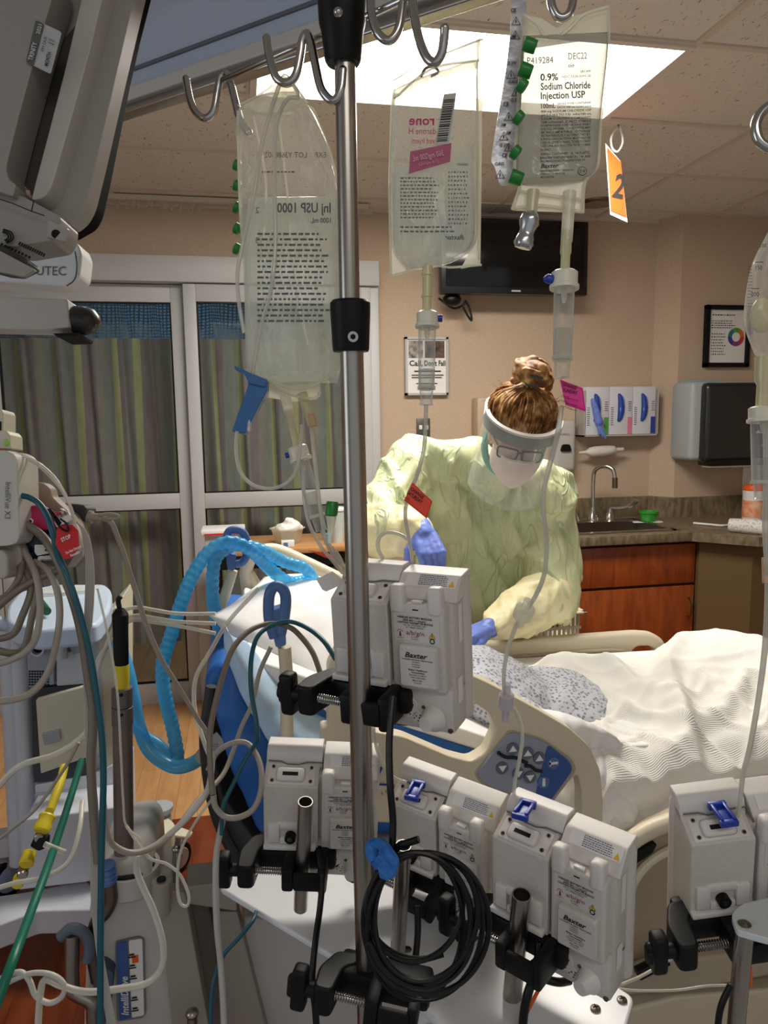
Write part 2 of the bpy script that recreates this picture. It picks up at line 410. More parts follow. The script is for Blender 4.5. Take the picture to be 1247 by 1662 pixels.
def FY(px, py, y):
    """frame on a plane of constant Y facing the room, 1 unit = 1 m"""
    Mx = Matrix((V((1, 0, 0)), V((0, 0, 1)), V((0, -1, 0)))).transposed().to_4x4(); Mx.translation = PY(px, py, y); return Mx
def organic(mb, voxel, smooth_it=4, disp=None, name='body', material=None, parent=None, origin=None):
    """union of overlapping closed shapes as one continuous surface"""
    me = bpy.data.meshes.new('tmp'); mb.bm.to_mesh(me); mb.bm.free(); o = bpy.data.objects.new('tmp', me); COL.objects.link(o)
    r = o.modifiers.new('r', 'REMESH'); r.mode = 'VOXEL'; r.voxel_size = voxel; r.use_smooth_shade = True
    if smooth_it: q = o.modifiers.new('s', 'SMOOTH'); q.iterations = smooth_it; q.factor = .5
    dg = bpy.context.evaluated_depsgraph_get(); dg.update(); n = bpy.data.meshes.new_from_object(o.evaluated_get(dg))
    bpy.data.objects.remove(o); bpy.data.meshes.remove(me)
    if disp:
        nm = [v.normal.copy() for v in n.vertices]
        for v, k in zip(n.vertices, nm): v.co += k*disp(v.co, k)
    out = MB(); out.bm.from_mesh(n); bpy.data.meshes.remove(n)
    return out.build(name, material, parent, angle=180, origin=origin)
def capsule(mb, a, b, ra, rb, seg=14):
    a, b = V(a), V(b); t = (b-a).normalized(); L = (b-a).length; pts, rr = [], []
    for i in range(5): th = (i/4)*math.pi/2; pts.append(a-t*ra*math.cos(th)); rr.append(max(ra*math.sin(th), 1e-4))
    for i in range(5): th = (i/4)*math.pi/2; pts.append(b+t*rb*math.sin(th)); rr.append(max(rb*math.cos(th), 1e-4))
    mb.tube(pts, rr, seg); return mb
def limb(mb, pts, rad):
    for (a, b, ra, rb) in zip(pts, pts[1:], rad, rad[1:]): capsule(mb, a, b, ra, rb)
    return mb
def cable(name, label, cat, pts, r, material, group=None, n=8, seg=8, parent=None, flat=False):
    q = sm([P(*p) for p in pts], n); o = MB().tube(q, r, seg).build(name, material, parent, angle=60)
    if parent is None: tag(o, label, cat, group)
    return o

# ================================================================ THE ROOM
ZC = 2.59
def fbox(name, x0, x1, y0, y1, z0, z1, material, bev=0):
    m = MB(); m.box(x0, x1, y0, y1, z0, z1); return struct(m.build(name, material, bev=bev))
fbox('floor', -3, 3.6, 1.1, 2.74, -.05, 0, M_cherry)
fbox('floor', -3, 3.6, -2.5, 1.1, -.05, 0, noisy(mat('reflection_grey', S(150, 150, 150), .5), 60, S(140, 140, 142), S(162, 162, 162)))  # unseen floor, its grey invented so the steel poles reflect neutral tones
fbox('floor', -3, 3.6, 2.74, 5.4, -.05, 0, M_blonde)
m = MB(); m.prism([(.735, 4.0), (2.385, 4.0), (2.465, 3.865), (3.4, 3.865), (3.4, 4.2), (.735, 4.2)], 0, ZC); struct(m.build('wall_back', M_wall, smooth=False))
fbox('wall_back', -3, .735, 4.0, 4.06, 2.295, ZC, M_wall)
fbox('wall_back', -3, -1.98, 4.0, 4.06, 0, 2.295, M_wall)
fbox('wall_left', -3.1, -3, -2.5, 5.4, 0, ZC, M_wall)
fbox('wall_right', 3.4, 3.5, -2.5, 4.2, 0, ZC, M_wall)
fbox('wall_corridor', -3, .75, 5.3, 5.4, 0, ZC, mat('corridor_light_tint', S(60, 116, 160), .8))  # blue window light is put into this wall's colour
# ceiling with the light opening cut out
LX0, LX1, LY0, LY1 = .08, 1.38, 2.13, 2.69
for (a, b, c, d) in ((-3, 3.6, LY1, 5.4), (-3, 3.6, -2.5, LY0), (-3, LX0, LY0, LY1), (LX1, 3.6, LY0, LY1)):
    fbox('ceiling', a, b, c, d, ZC, ZC+.03, M_tile)
M_grid = mat('ceiling_grid', S(206, 192, 176), .5)
m = MB()
for x in (-2.46, -1.83, -1.2, -.56, .08, 1.38, 2.01, 2.64, 3.27): m.box(x-.012, x+.012, -2.5, 4.0, ZC-.006, ZC+.002)
for k in range(-8, 4):
    y = LY1+.0+k*.56
    if y < 4.0: m.box(-3, 3.4, y-.012, y+.012, ZC-.0065, ZC+.002)
bm_cut = m; struct(m.build('trim_1', M_grid, smooth=False))
m = MB(); m.box(.735, 2.39, 3.985, 4.0, ZC-.02, ZC); m.box(-3, .735, 3.98, 4.0, ZC-.035, ZC); struct(m.build('trim_2', M_grid))
m = MB(); m.box(.735, 1.6, 3.985, 4.0, 0, .1); struct(m.build('baseboard_back', M_dark))

def lightfix(x0, x1, y0, y1, label, es):
    t = thing('ceiling_light', label, 'ceiling light', ((x0+x1)/2, (y0+y1)/2, ZC-.01))
    m = MB()
    for (a, b, c, d) in ((x0, x1, y0, y0+.022), (x0, x1, y1-.022, y1), (x0, x0+.022, y0+.022, y1-.022), (x1-.022, x1, y0+.022, y1-.022)): m.box(a, b, c, d, ZC-.014, ZC+.06)
    m.build('frame', mat('lamp_frame', S(214, 206, 196), .5), t)
    m = MB(); m.box(x0-.01, x1+.01, y0-.01, y1+.01, ZC+.045, ZC+.06); m.build('back_plate', M_grid, t)
    m = MB(); m.box(x0+.005, x1-.005, y0+.005, y1-.005, ZC+.025, ZC+.04); m.build('diffuser', mat('lamp_diffuser', S(255, 250, 240), .6, emit=(1, .96, .88, 1), es=es), t)
lightfix(LX0, LX1, LY0, LY1, 'bright white ceiling light panel above the nurse', 9)
# recessed can light
t = thing('recessed_downlight', 'small round metal recessed light in ceiling by the television', 'ceiling light', tuple(PZ(970, 328, ZC)))
c = PZ(970, 328, ZC); m = MB(); m.lathe(c-V((0, 0, .012)), c+V((0, 0, .001)), [(0, .075), (.3, .095), (1, .1)], 28); m.build('trim_ring', M_dullsteel, t)
m = MB(); m.cyl(c-V((0, 0, .014)), c-V((0, 0, .011)), .07); m.build('lens', mat('can_lens', S(140, 126, 110), .4), t)
# curtain track on the ceiling with clear hooks
t = thing('curtain_track', 'ceiling curtain track with a row of clear hooks above glass doors', 'curtain track', (-.3, 3.9, ZC))
m = MB(); m.box(-1.9, .7, 3.89, 3.92, ZC-.03, ZC-.0066); m.build('rail', M_grid, t)
for i in range(16):
    x = -.62+i*.032+random.uniform(-.01, .01); m = MB(); m.tube(sm([(x, 3.9, ZC-.03), (x+.006, 3.895, ZC-.055), (x-.004, 3.9, ZC-.07), (x, 3.905, ZC-.05)], 4), .0035, 6); m.build('hook', M_bag, t)

# ---- sliding glass doors
M_frame = mat('door_frame', S(186, 186, 186), .45)
M_frame2 = mat('door_frame_edge', S(164, 164, 166), .45)
dr = bpy.data.objects.new('door_1', None); COL.objects.link(dr); dr.location = (-.3, 3.95, 0); struct(dr)
m = MB(); m.box(-2, .745, 3.87, 4.02, 2.175, 2.30, .004); m.box(.70, .745, 3.90, 4.02, 0, 2.175, .003); m.build('header', M_frame, dr)
def panel(name, x0, x1, y, sl, sr):
    m = MB(); m.box(x0, x0+sl, y, y+.04, 0, 2.172, .003); m.box(x1-sr, x1, y, y+.04, 0, 2.172, .003)
    m.box(x0+sl, x1-sr, y, y+.04, 2.085, 2.172, .003); m.box(x0+sl, x1-sr, y, y+.04, 1.045, 1.125, .003); m.box(x0+sl, x1-sr, y, y+.04, .0, .115, .003)
    f = m.build(name, M_frame, dr)
    m = MB(); m.box(x0+sl, x1-sr, y+.017, y+.023, .115, 1.045); m.build('lower_glass', M_glass, f)
    m = MB(); m.box(x0+sl, x1-sr, y+.017, y+.023, 1.125, 2.085); m.build('upper_glass', M_glass, f)
    m = MB()
    for (a, b) in ((.115, 1.045), (1.125, 2.085)):
        for (p, q, r_, s_) in ((x0+sl, x0+sl+.008, a, b), (x1-sr-.008, x1-sr, a, b), (x0+sl, x1-sr, a, a+.006), (x0+sl, x1-sr, b-.006, b)): m.box(p, q, y+.008, y+.03, r_, s_)
    m.build('seal', M_blackrub, f)
panel('left_panel', -1.19, -.235, 3.94, .06, .075)
panel('right_panel', -.245, .70, 3.895, .062, .05)
panel('side_panel', -2.0, -1.195, 3.94, .06, .06)
# striped curtain
def curtain(x0, x1, y, z0, z1, material, parent, name, amp=.035, ph=0):
    n = int((x1-x0)/.012)
    m = MB(); uv = None
    def f(u, v):
        x = x0+(x1-x0)*u; w = .6+.4*math.sin(x*3.1+ph); return V((x+.012*math.sin(x*40+v*2), y+amp*w*math.sin(x*31+ph+.8*math.sin(x*7))*(1-.35*v)+.012*math.sin(x*67+v*3), z0+(z1-z0)*v))
    m.grid(f, n, 14)
    uvl = m.bm.loops.layers.uv.verify()
    for fc in m.bm.faces:
        for l in fc.loops: l[uvl].uv = (l[uvl].uv[0]*(x1-x0)*1.0, l[uvl].uv[1])
    return m.build(name, material, parent, angle=80)
for (x0, x1, ph, lb) in ((-1.95, -.27, 0, 'striped privacy curtain behind the left glass door'), (-.23, .72, 2, 'striped privacy curtain behind the glass door nearest the IV pole')):
    t = thing('privacy_curtain', lb, 'curtain', ((x0+x1)/2, 4.16, .27))
    curtain(x0, x1, 4.16, .27, 1.93, M_curt, t, 'cloth', ph=ph); curtain(x0, x1, 4.16, 1.93, 2.25, M_mesh, t, 'mesh_band', ph=ph)

# ================================================================ WALL ITEMS
# television
a, b = PY(705, 478, 3.86), PY(940, 480, 3.86)
t = thing('television', 'black flat screen television mounted high on the beige wall', 'television', tuple((a+b)/2))
z0, z1 = 2.13, 2.51
m = MB(); m.box(1.05, 1.86, 3.78, 3.84, z0, z1, .008); m.build('housing', mat('tv_black', S(20, 20, 21), .3), t)
m = MB(); m.box(1.075, 1.835, 3.776, 3.781, z0+.035, z1-.025, .002); m.build('screen', mat('tv_screen', S(6, 6, 7), .12), t)
m = MB(); m.box(1.25, 1.55, 3.84, 3.995, z0+.08, z1-.08, .004); m.build('wall_mount', M_blackrub, t)
m = MB(); m.box(1.43, 1.48, 3.774, 3.778, z0+.012, z0+.02); m.build('badge', M_frame, t)
m = MB(); m.ell((1.13, 3.86, z0-.02), (.05, .04, .035)); m.build('cable_knot', M_blackrub, t)
q = [PY(x, y, 3.88) for x, y in ((712, 484), (735, 500), (750, 496), (757, 488), (752, 496), (758, 510), (766, 520), (762, 500), (755, 488))]
tag(MB().tube(sm(q), .006, 8).build('television_cable', M_blackrub, None), 'black cable dangling from the bottom corner of the television', 'cable')

def plate(name, label, cat, quad, y, th, material, bev=.003):
    """thing standing off the wall: quad in photo pixels"""
    xs = [PY(px, py, y) for px, py in quad]; x0, x1 = min(v.x for v in xs), max(v.x for v in xs); z0, z1 = min(v.z for v in xs), max(v.z for v in xs)
    t = thing(name, label, cat, ((x0+x1)/2, y, z0)); return t, x0, x1, z0, z1
# poster
t, x0, x1, z0, z1 = plate('wall_poster', 'small poster reading Call, Don\'t Fall beside the glass door', 'poster', ((657, 547), (727, 641)), 3.98, .01, None)
m = MB()
for (p, q, r_, s_) in ((x0, x0+.012, z0, z1), (x1-.012, x1, z0, z1), (x0, x1, z0, z0+.012), (x0, x1, z1-.012, z1)): m.box(p, q, 3.965, 3.998, r_, s_)
m.build('frame', M_frame, t); m = MB(); m.box(x0+.01, x1-.01, 3.975, 3.995, z0+.01, z1-.01); m.build('sheet', M_label, t)
m = MB(); m.box(x0+.02, x0+.10, 3.972, 3.975, z0+.20, z1-.02); m.build('picture', noisy(mat('poster_picture', S(90, 84, 80), .6), 30, S(40, 36, 34), S(180, 170, 160)), t)
m = MB(); m.box(x0+.11, x1-.02, 3.972, 3.975, z0+.20, z1-.02); m.build('picture', noisy(mat('poster_picture_dark', S(40, 36, 40), .6), 30, S(20, 20, 24), S(110, 80, 66)), t)
F = FY(657, 641, 3.972); F.translation = V((x0, 3.9725, z0))
letters([("Call,", .022, .158, .04, 1, 0, .075), ("Don't Fall", .105, .158, .04, 1, 0, .12)], F, M_ink, t, bars=[(.05, .125, .15, .007), (.035, .105, .18, .005), (.035, .092, .17, .005), (.06, .06, .12, .005)])
# light switch
t, x0, x1, z0, z1 = plate('light_switch', 'dark metal light switch plate below the poster', 'light switch', ((677, 679), (699, 708)), 3.98, .01, None)
m = MB(); m.box(x0, x1, 3.985, 3.999, z0, z1, .003); m.build('plate', mat('switch_plate', S(96, 92, 84), .4, .4), t)
for k in (.28, .72):
    c = x0+(x1-x0)*k; m = MB(); m.box(c-.009, c+.009, 3.978, 3.986, (z0+z1)/2-.012, (z0+z1)/2+.012, .002); m.build('toggle', M_label, t)
# beige paper towel box partly behind the nurse
t, x0, x1, z0, z1 = plate('wall_dispenser', 'beige wall dispenser box partly hidden behind the nurse\'s head', 'dispenser', ((774, 645), (830, 720)), 3.9, .1, None)
m = MB(); m.box(x0, x1, 3.89, 3.999, z0, z1, .015); m.build('housing', mat('beige_box', S(190, 168, 142), .5), t); m = MB(); m.box(x0+.03, x1-.03, 3.886, 3.892, z0+.02, z0+.07, .004); m.build('window', mat('beige_box2', S(168, 148, 124), .4), t)
# soap dispenser
t, x0, x1, z0, z1 = plate('soap_dispenser', 'light grey soap dispenser with black push button on wall', 'soap dispenser', ((900, 682), (936, 766)), 3.9, .1, None)
m = MB(); m.box(x0, x1, 3.90, 3.999, z0, z1, .03, seg=4); m.build('housing', mat('soap_grey', S(186, 182, 176), .35), t)
c = V(((x0+x1)/2, 3.9, z0+(z1-z0)*.47)); m = MB(); m.prism(rpoly([(-.034, -.02), (.034, -.02), (.022, .02), (-.022, .02)], .012), -.003, .012, Matrix.Translation(c) @ Matrix.Rotation(R(90), 4, 'X')); m.build('push_button', M_blackrub, t)
letters([("PURELL", -.035, .07, .017, 0, 0, .06)], Matrix.Translation(c+V((0, -.0015, 0))) @ Matrix.Rotation(R(90), 4, 'X'), M_inkg, t)
# glove box holder and three boxes
a0, a1 = PY(950, 628, 3.9), PY(1062, 703, 3.9)
t = thing('glove_box_holder', 'clear wall rack holding three glove boxes above the sink', 'rack', ((a0.x+a1.x)/2, 3.97, a1.z))
GX0, GX1, GZ0, GZ1 = a0.x, a1.x, a1.z, a0.z
m = MB(); m.box(GX0-.012, GX1+.012, 3.985, 3.999, GZ0-.012, GZ1+.004); m.box(GX0-.012, GX1+.012, 3.88, 3.999, GZ0-.012, GZ0-.004); m.box(GX0-.012, GX0-.005, 3.88, 3.99, GZ0-.012, GZ1-.02); m.box(GX1+.005, GX1+.012, 3.88, 3.99, GZ0-.012, GZ1-.02); m.build('tray', mat('rack_plastic', S(176, 170, 164), .3), t)
w = (GX1-GX0)/3
for i, (nm, cc, lb) in enumerate((('green', S(84, 160, 60), 'white glove box with green corner and a glove hanging out'), ('pink', S(228, 120, 150), 'middle glove box with pink corner'), ('navy', S(48, 60, 140), 'glove box with navy corner, nearest the wall socket'))):
    x0 = GX0+i*w+.002; x1 = x0+w-.004
    t = thing('glove_box', lb, 'glove box', ((x0+x1)/2, 3.94, GZ0-.004), group=None)
    m = MB(); m.box(x0, x1, 3.89, 3.984, GZ0-.003, GZ1, .002); m.build('carton', mat('carton', S(214, 212, 218), .6), t)
    m = MB(); m.box(x1-.028, x1-.002, 3.888, 3.891, GZ0, GZ0+.095); m.build('colour_patch', mat('patch_'+nm, cc, .5), t)
    cx = (x0+x1)/2-.008; zc = (GZ0+GZ1)/2+.015
    arc = [(cx+.012*math.cos(math.pi*k/10)*0-.02*math.sin(math.pi*k/10)*-1-.012, 3.889, zc+.075*math.cos(math.pi*k/10)) for k in range(11)]
    m = MB(); m.tube(arc, [.006+.013*math.sin(math.pi*k/10) for k in range(11)], 10); o = m.build('opening', mat('opening_blue', S(28, 60, 150), .5), t)
    m = MB(); m.ell((cx+.012, 3.885, zc+.02), (.013, .012, .045)); m.ell((cx+.004, 3.882, zc-.01), (.012, .01, .035)); m.build('glove_tip', M_glove, t)
    for k in range(2): pass
    letters([], FY(0, 0, 3.9), M_inkg, t, bars=[]) if 0 else None
    Mx = Matrix.Translation(V((x0, 3.8885, GZ0))) @ Matrix.Rotation(R(90), 4, 'X'); letters([], Mx, M_inkg, t, bars=[(.008, .05+k*.012, .016, .004) for k in range(9)]+[(w-.03, .13+k*.012, .02, .004) for k in range(5)])
# hanging glove
p = [PY(x, y, 3.865) for x, y in ((963, 650), (968, 668), (972, 685), (978, 705))]
m = MB(); limb(m, [p[0], p[1], p[2]], [.014, .020, .022]); limb(m, [p[2], p[3]+V((-.02, 0, .0))], [.012, .006]); limb(m, [p[2], p[3]+V((.002, 0, -.012))], [.012, .006]); limb(m, [p[2], p[3]+V((.02, 0, -.02))], [.012, .007]); limb(m, [p[1], p[2]+V((.035, 0, -.01))], [.010, .006])
tag(organic(m, .004, 3, name='hanging_glove', material=M_glove), 'blue glove hanging out of the green-cornered glove box', 'glove')
# bottle holder bar under the rack
p0, p1 = PY(940, 735, 3.93), PY(1012, 729, 3.93)
t = thing('wall_bracket', 'white plastic bottle shaped bracket below the glove boxes', 'bracket', tuple((p0+p1)/2))
m = MB(); m.lathe(p0, p1, [(0, .006), (.15, .01), (.25, .026), (.35, .03), (.65, .03), (.78, .026), (.84, .012), (1, .01)], 20); m.build('tube', mat('bracket_white', S(212, 206, 198), .4), t)
m = MB(); m.cyl(p0.lerp(p1, .5), p0.lerp(p1, .5)+V((0, .066, 0)), .012); m.build('arm', M_frame, t)
# hose bib / key switch on beige plate
t, x0, x1, z0, z1 = plate('wall_socket', 'beige wall plate with round steel socket right of glove boxes', 'socket', ((1074, 626), (1097, 656)), 3.98, .01, None)
m = MB(); m.box(x0, x1, 3.985, 3.999, z0, z1, .004); m.build('plate', mat('beige_plate', S(196, 164, 112), .5), t)
m = MB(); m.cyl(((x0+x1)/2-.012, 3.988, (z0+z1)/2), ((x0+x1)/2-.012, 3.95, (z0+z1)/2), .02, 20); m.build('socket', M_dullsteel, t)
# framed certificate on right wall part
t, x0, x1, z0, z1 = plate('framed_notice', 'black framed notice with a coloured ring diagram on right wall', 'picture frame', ((1146, 495), (1214, 596)), 3.85, .01, None)
m = MB()
for (p, q, r_, s_) in ((x0, x0+.025, z0, z1), (x1-.025, x1, z0, z1), (x0, x1, z0, z0+.025), (x0, x1, z1-.025, z1)): m.box(p, q, 3.835, 3.864, r_, s_, .002)
m.build('frame', M_black, t); m = MB(); m.box(x0+.02, x1-.02, 3.85, 3.86, z0+.02, z1-.02); m.build('sheet', M_label, t)
F = Matrix.Translation(V((x0, 3.8495, z0))) @ Matrix.Rotation(R(90), 4, 'X')
letters([("Successful Handy Hunting", .04, z1-z0-.062, .018, 1, 0, .19)] if 0 else [], F, M_ink, t, bars=micro(.045, z1-z0-.045, .18, .016, 1, seed=3)+micro(.04, z1-z0-.08, .17, .05, 4, seed=4)+micro(.045, z1-z0-.15, .10, .13, 8, .9, 5))
cols = [S(210, 120, 40), S(90, 150, 60), S(40, 120, 130), S(60, 60, 140), S(140, 60, 120), S(190, 60, 50)]
for k, cc in enumerate(cols):
    m = MB(); cx, cz = x1-.085, z0+.17
    pts = [(cx+.052*math.cos(R(60*k+q)), cz+.052*math.sin(R(60*k+q))) for q in range(0, 61, 12)]+[(cx+.026*math.cos(R(60*k+q)), cz+.026*math.sin(R(60*k+q))) for q in range(60, -1, -12)]
    m.prism3([(p[0], 3.849, p[1]) for p in pts], (0, .002, 0)); m.build('ring_segment', mat('ring_%d' % k, cc, .6), t)
# paper towel dispenser
t, x0, x1, z0, z1 = plate('paper_towel_dispenser', 'smoky black paper towel dispenser with grey side on right wall', 'paper towel dispenser', ((1114, 620), (1236, 752)), 3.72, .1, None)
m = MB(); m.box(x0, x1, 3.66, 3.863, z0+.03, z1, .025, seg=4); m.build('housing', mat('dispenser_side', S(172, 178, 178), .4), t)
m = MB(); m.box(x0+.055, x1+.004, 3.61, 3.70, z0+.02, z1-.008, .03, seg=4); m.build('cover', mat('smoky_cover', S(38, 38, 38), .22), t)
m = MB(); m.box(x0+.09, x1-.02, 3.60, 3.72, z0, z0+.035, .006); m.build('outlet_slot', M_blackrub, t)
m = MB(); m.box(x0+.1, x1-.05, 3.615, 3.70, z0-.008, z0+.004, .001); m.build('paper_edge', M_label, t)
m = MB(); m.ell((x1-.07, 3.607, z0+.11), (.022, .006, .010)); m.tube([(x1-.1, 3.606, z0+.105), (x1-.06, 3.603, z0+.112)], .003, 6); m.build('lock', M_chrome, t)
F = Matrix.Translation(V((x1-.13, 3.609, z0+.175))) @ Matrix.Rotation(R(90), 4, 'X'); letters([], F, M_frame, t, bars=[(.0, 0, .07, .006), (.004, .006, .02, .006), (.01, .012, .01, .005)], name='badge')
m = MB(); m.box(x0+.02, x0+.16, 3.68, 3.8, z1, z1+.006); m.build('sheet_on_top', mat('blue_sheet', S(120, 180, 200), .6), t)
# outlet behind
t, x0, x1, z0, z1 = plate('wall_outlet', 'white wall outlet plate below the paper towel dispenser', 'outlet', ((1206, 758), (1236, 800)), 3.86, .01, None)
m = MB(); m.box(x0, x1, 3.855, 3.865, z0-.03, z1, .003); m.build('plate', M_white, t)
for dz in (.3, .62): m = MB(); m.box((x0+x1)/2-.016, (x0+x1)/2+.016, 3.851, 3.856, z0+(z1-z0)*dz, z0+(z1-z0)*dz+.026, .005); m.build('socket', M_frame, t)

# ================================================================ SINK COUNTER
CT = .90
def cut_box(m, x0, x1, y0, y1, z0, z1, hx0, hx1, hy0, hy1):
    m.box(x0, hx0, y0, y1, z0, z1); m.box(hx1, x1, y0, y1, z0, z1); m.box(hx0, hx1, y0, hy0, z0, z1); m.box(hx0, hx1, hy1, y1, z0, z1)
t = thing('worktop', 'brown laminate worktop with backsplash around the steel sink', 'worktop', (2.2, 3.7, CT-.04))
SX0, SX1, SY0, SY1 = 1.62, 2.20, 3.43, 3.80
m = MB(); cut_box(m, 1.0, 2.24, 3.34, 3.985, CT-.04, CT, SX0, SX1, SY0, SY1); m.prism([(2.24, 3.34), (2.45, 3.12), (3.35, 3.06), (3.38, 3.86), (2.466, 3.862), (2.386, 3.985), (2.24, 3.985)], CT-.04, CT); m.build('slab', M_lam, t)
m = MB(); m.box(1.0, 2.385, 3.975, 3.998, CT, CT+.115, .002); m.prism([(2.37, 3.975), (2.45, 3.84), (3.36, 3.84), (3.36, 3.863), (2.466, 3.863), (2.386, 3.997)], CT, CT+.115); m.build('backsplash', M_lam, t)
m = MB(); m.box(1.0, 2.235, 3.328, 3.342, CT-.045, CT+.001, .003); m.prism([(2.235, 3.328), (2.445, 3.108), (3.35, 3.048), (3.35, 3.06), (2.455, 3.12), (2.24, 3.342)], CT-.045, CT+.001); m.build('front_edge', M_lam, t)
t = thing('sink', 'stainless steel drop-in sink in the brown worktop', 'sink', (1.91, 3.6, CT-.16))
m = MB()
rim = [(SX0-.02, SY0-.02), (SX1+.02, SY0-.02), (SX1+.02, SY1+.09), (SX0-.02, SY1+.09)]
m.box(SX0-.02, SX0+.02, SY0-.02, SY1+.06, CT+.001, CT+.006); m.box(SX1-.02, SX1+.02, SY0-.02, SY1+.06, CT+.001, CT+.006); m.box(SX0, SX1, SY0-.02, SY0+.02, CT+.001, CT+.006); m.box(SX0, SX1, SY1-.04, SY1+.06, CT+.001, CT+.006, 0)
m.build('rim', M_brushed, t)
m = MB(); m.box(SX0+.012, SX0+.018, SY0+.01, SY1-.02, CT-.16, CT+.002); m.box(SX1-.018, SX1-.012, SY0+.01, SY1-.02, CT-.16, CT+.002); m.box(SX0+.012, SX1-.012, SY0+.01, SY0+.016, CT-.16, CT+.002); m.box(SX0+.012, SX1-.012, SY1-.036, SY1-.03, CT-.16, CT+.002); m.box(SX0+.012, SX1-.012, SY0+.01, SY1-.03, CT-.165, CT-.16); m.build('basin', M_brushed, t)
fx = PZ(962, 845, CT+.005); fx.y = 3.83; fx.x = PY(962, 845, 3.83).x
t = thing('faucet', 'tall chrome gooseneck faucet behind the sink', 'faucet', (fx.x, 3.83, CT+.006))
m = MB(); m.lathe((fx.x, 3.83, CT+.006), (fx.x, 3.83, CT+.08), [(0, .032), (.25, .03), (.5, .018), (1, .013)], 20); m.build('base', M_chrome, t)
z = CT+.25; m = MB(); m.tube(sm([(fx.x, 3.83, CT+.06), (fx.x, 3.83, z), (fx.x+.012, 3.815, z+.05), (fx.x+.045, 3.78, z+.065), (fx.x+.075, 3.75, z+.045), (fx.x+.082, 3.74, z)], 8), .0115, 12); m.build('spout', M_chrome, t)
m = MB(); m.cyl((fx.x+.082, 3.74, z+.003), (fx.x+.083, 3.739, z-.055), .015); m.build('aerator', M_dullsteel, t)
for k, px in ((0, 990), (1, 932)):
    hx = PY(px, 845, 3.83).x
    m = MB(); m.lathe((hx, 3.83, CT+.006), (hx, 3.83, CT+.075), [(0, .03), (.4, .024), (.7, .012), (1, .013)], 18); hb = m.build('handle', M_chrome, t)
    if k == 0:
        m = MB(); m.tube(sm([(hx, 3.83, CT+.072), (hx+.06, 3.80, CT+.075), (hx+.10, 3.78, CT+.09), (hx+.125, 3.765, CT+.12)], 6), lambda u: .007+.010*u, 10); m.build('lever', M_chrome, hb)
c = PZ(1053, 835, CT); c = V((PY(1053, 835, 3.74).x, 3.74, CT))
t = thing('green_tub', 'small bright green plastic tub on paper beside the sink', 'tub', tuple(c+V((0, 0, .003))))
m = MB(); m.lathe(c+V((0, 0, .004)), c+V((0, 0, .06)), [(0, .038), (.8, .05), (.82, .054), (1, .054), (1, .048), (.1, .036)], 28); m.build('cup', mat('green_plastic', S(50, 150, 50), .4), t)
tag(MB().prism(rpoly([(c.x-.11, c.y-.03), (c.x+.06, c.y-.06), (c.x+.08, c.y+.03), (c.x-.06, c.y+.07)], .02), CT+.0005, CT+.003).build('paper_towel', M_label), 'crumpled white paper under the green tub', 'paper towel')
# rolled newspaper and white tube, wipes tub
c = PZ(1160, 855, CT); q0, q1 = PZ(1185, 852, CT+.035), PZ(1260, 858, CT+.035)
t = thing('rolled_papers', 'rolled up printed papers lying on the right worktop', 'papers', tuple(PZ(1220, 855, CT+.001)))
m = MB(); m.tube([q0, q0.lerp(q1, .5), q1], [.034, .038, .036], 18); m.build('roll', noisy(mat('newsprint', S(214, 210, 206), .7), 40, S(150, 148, 150), S(226, 222, 218), stretch=(1, 3, 3), pos=(.3, .5)), t)
m = MB(); m.prism3([PZ(x, y, CT+.001) for x, y in ((1190, 862), (1262, 868), (1262, 850), (1200, 848))], (0, 0, .004)); m.build('flat_sheet', M_label, t)
tag(MB().tube(sm([PZ(x, y, CT+.008) for x, y in ((1126, 849), (1150, 851), (1172, 853), (1192, 851))]), .006, 8).build('white_tube', M_white), 'thin white tube lying on the worktop beside the rolled papers', 'tube')
c = PZ(1222, 832, CT); c = V((PY(1222, 832, 3.62).x, 3.62, CT+.001))
t = thing('wipes_tub', 'orange and white wipes tub standing on the right worktop', 'wipes tub', tuple(c))
m = MB(); m.lathe(c, c+V((0, 0, .17)), [(0, .052), (.02, .055), (.98, .055), (1, .05)], 28); m.build('canister', M_white, t)
m = MB(); m.lathe(c+V((0, 0, .02)), c+V((0, 0, .115)), [(0, .0555), (1, .0555)], 28); m.build('sticker', noisy(mat('orange_sticker', S(226, 120, 60), .5), 22, S(230, 130, 70), S(240, 200, 170)), t)
m = MB(); m.lathe(c+V((0, 0, .17)), c+V((0, 0, .2)), [(0, .056), (.5, .056), (1, .046)], 28); m.build('lid', M_orange, t)
# cabinet
t = thing('sink_cabinet', 'cherry wood sink cabinet under the worktop', 'cabinet', (2.0, 3.6, 0))
m = MB(); m.box(1.02, 2.30, 3.40, 3.97, .1, CT-.06); m.box(1.02, 2.30, 3.47, 3.97, 0, .1); m.build('carcass', mat('cabinet_dark', S(70, 26, 10), .5), t)
for (xa, xb) in ((1.04, 1.60), (1.64, 2.29)):
    m = MB(); m.box(xa, xb, 3.378, 3.40, .63, CT-.065, .002); m.build('false_drawer_front', M_cab, t)
    m = MB(); m.box(xa, xb, 3.378, 3.40, .11, .615, .002); d = m.build('door', M_cab, t)
    m = MB(); m.tube(sm([(xb-.03, 3.378, .45), (xb-.03, 3.35, .46), (xb-.03, 3.35, .54), (xb-.03, 3.378, .55)], 4), .005, 8); m.build('handle', M_dullsteel, d)
t = thing('end_panel', 'dark olive brown panel under the right end of worktop', 'panel', (2.6, 3.3, 0))
m = MB(); m.prism([(2.30, 3.36), (2.48, 3.19), (2.60, 3.19), (2.60, 3.85), (2.32, 3.85)], 0, CT-.06); m.box(2.6, 3.3, 3.22, 3.85, 0, CT-.06); m.build('board', mat('olive_panel', S(104, 82, 48), .6), t)

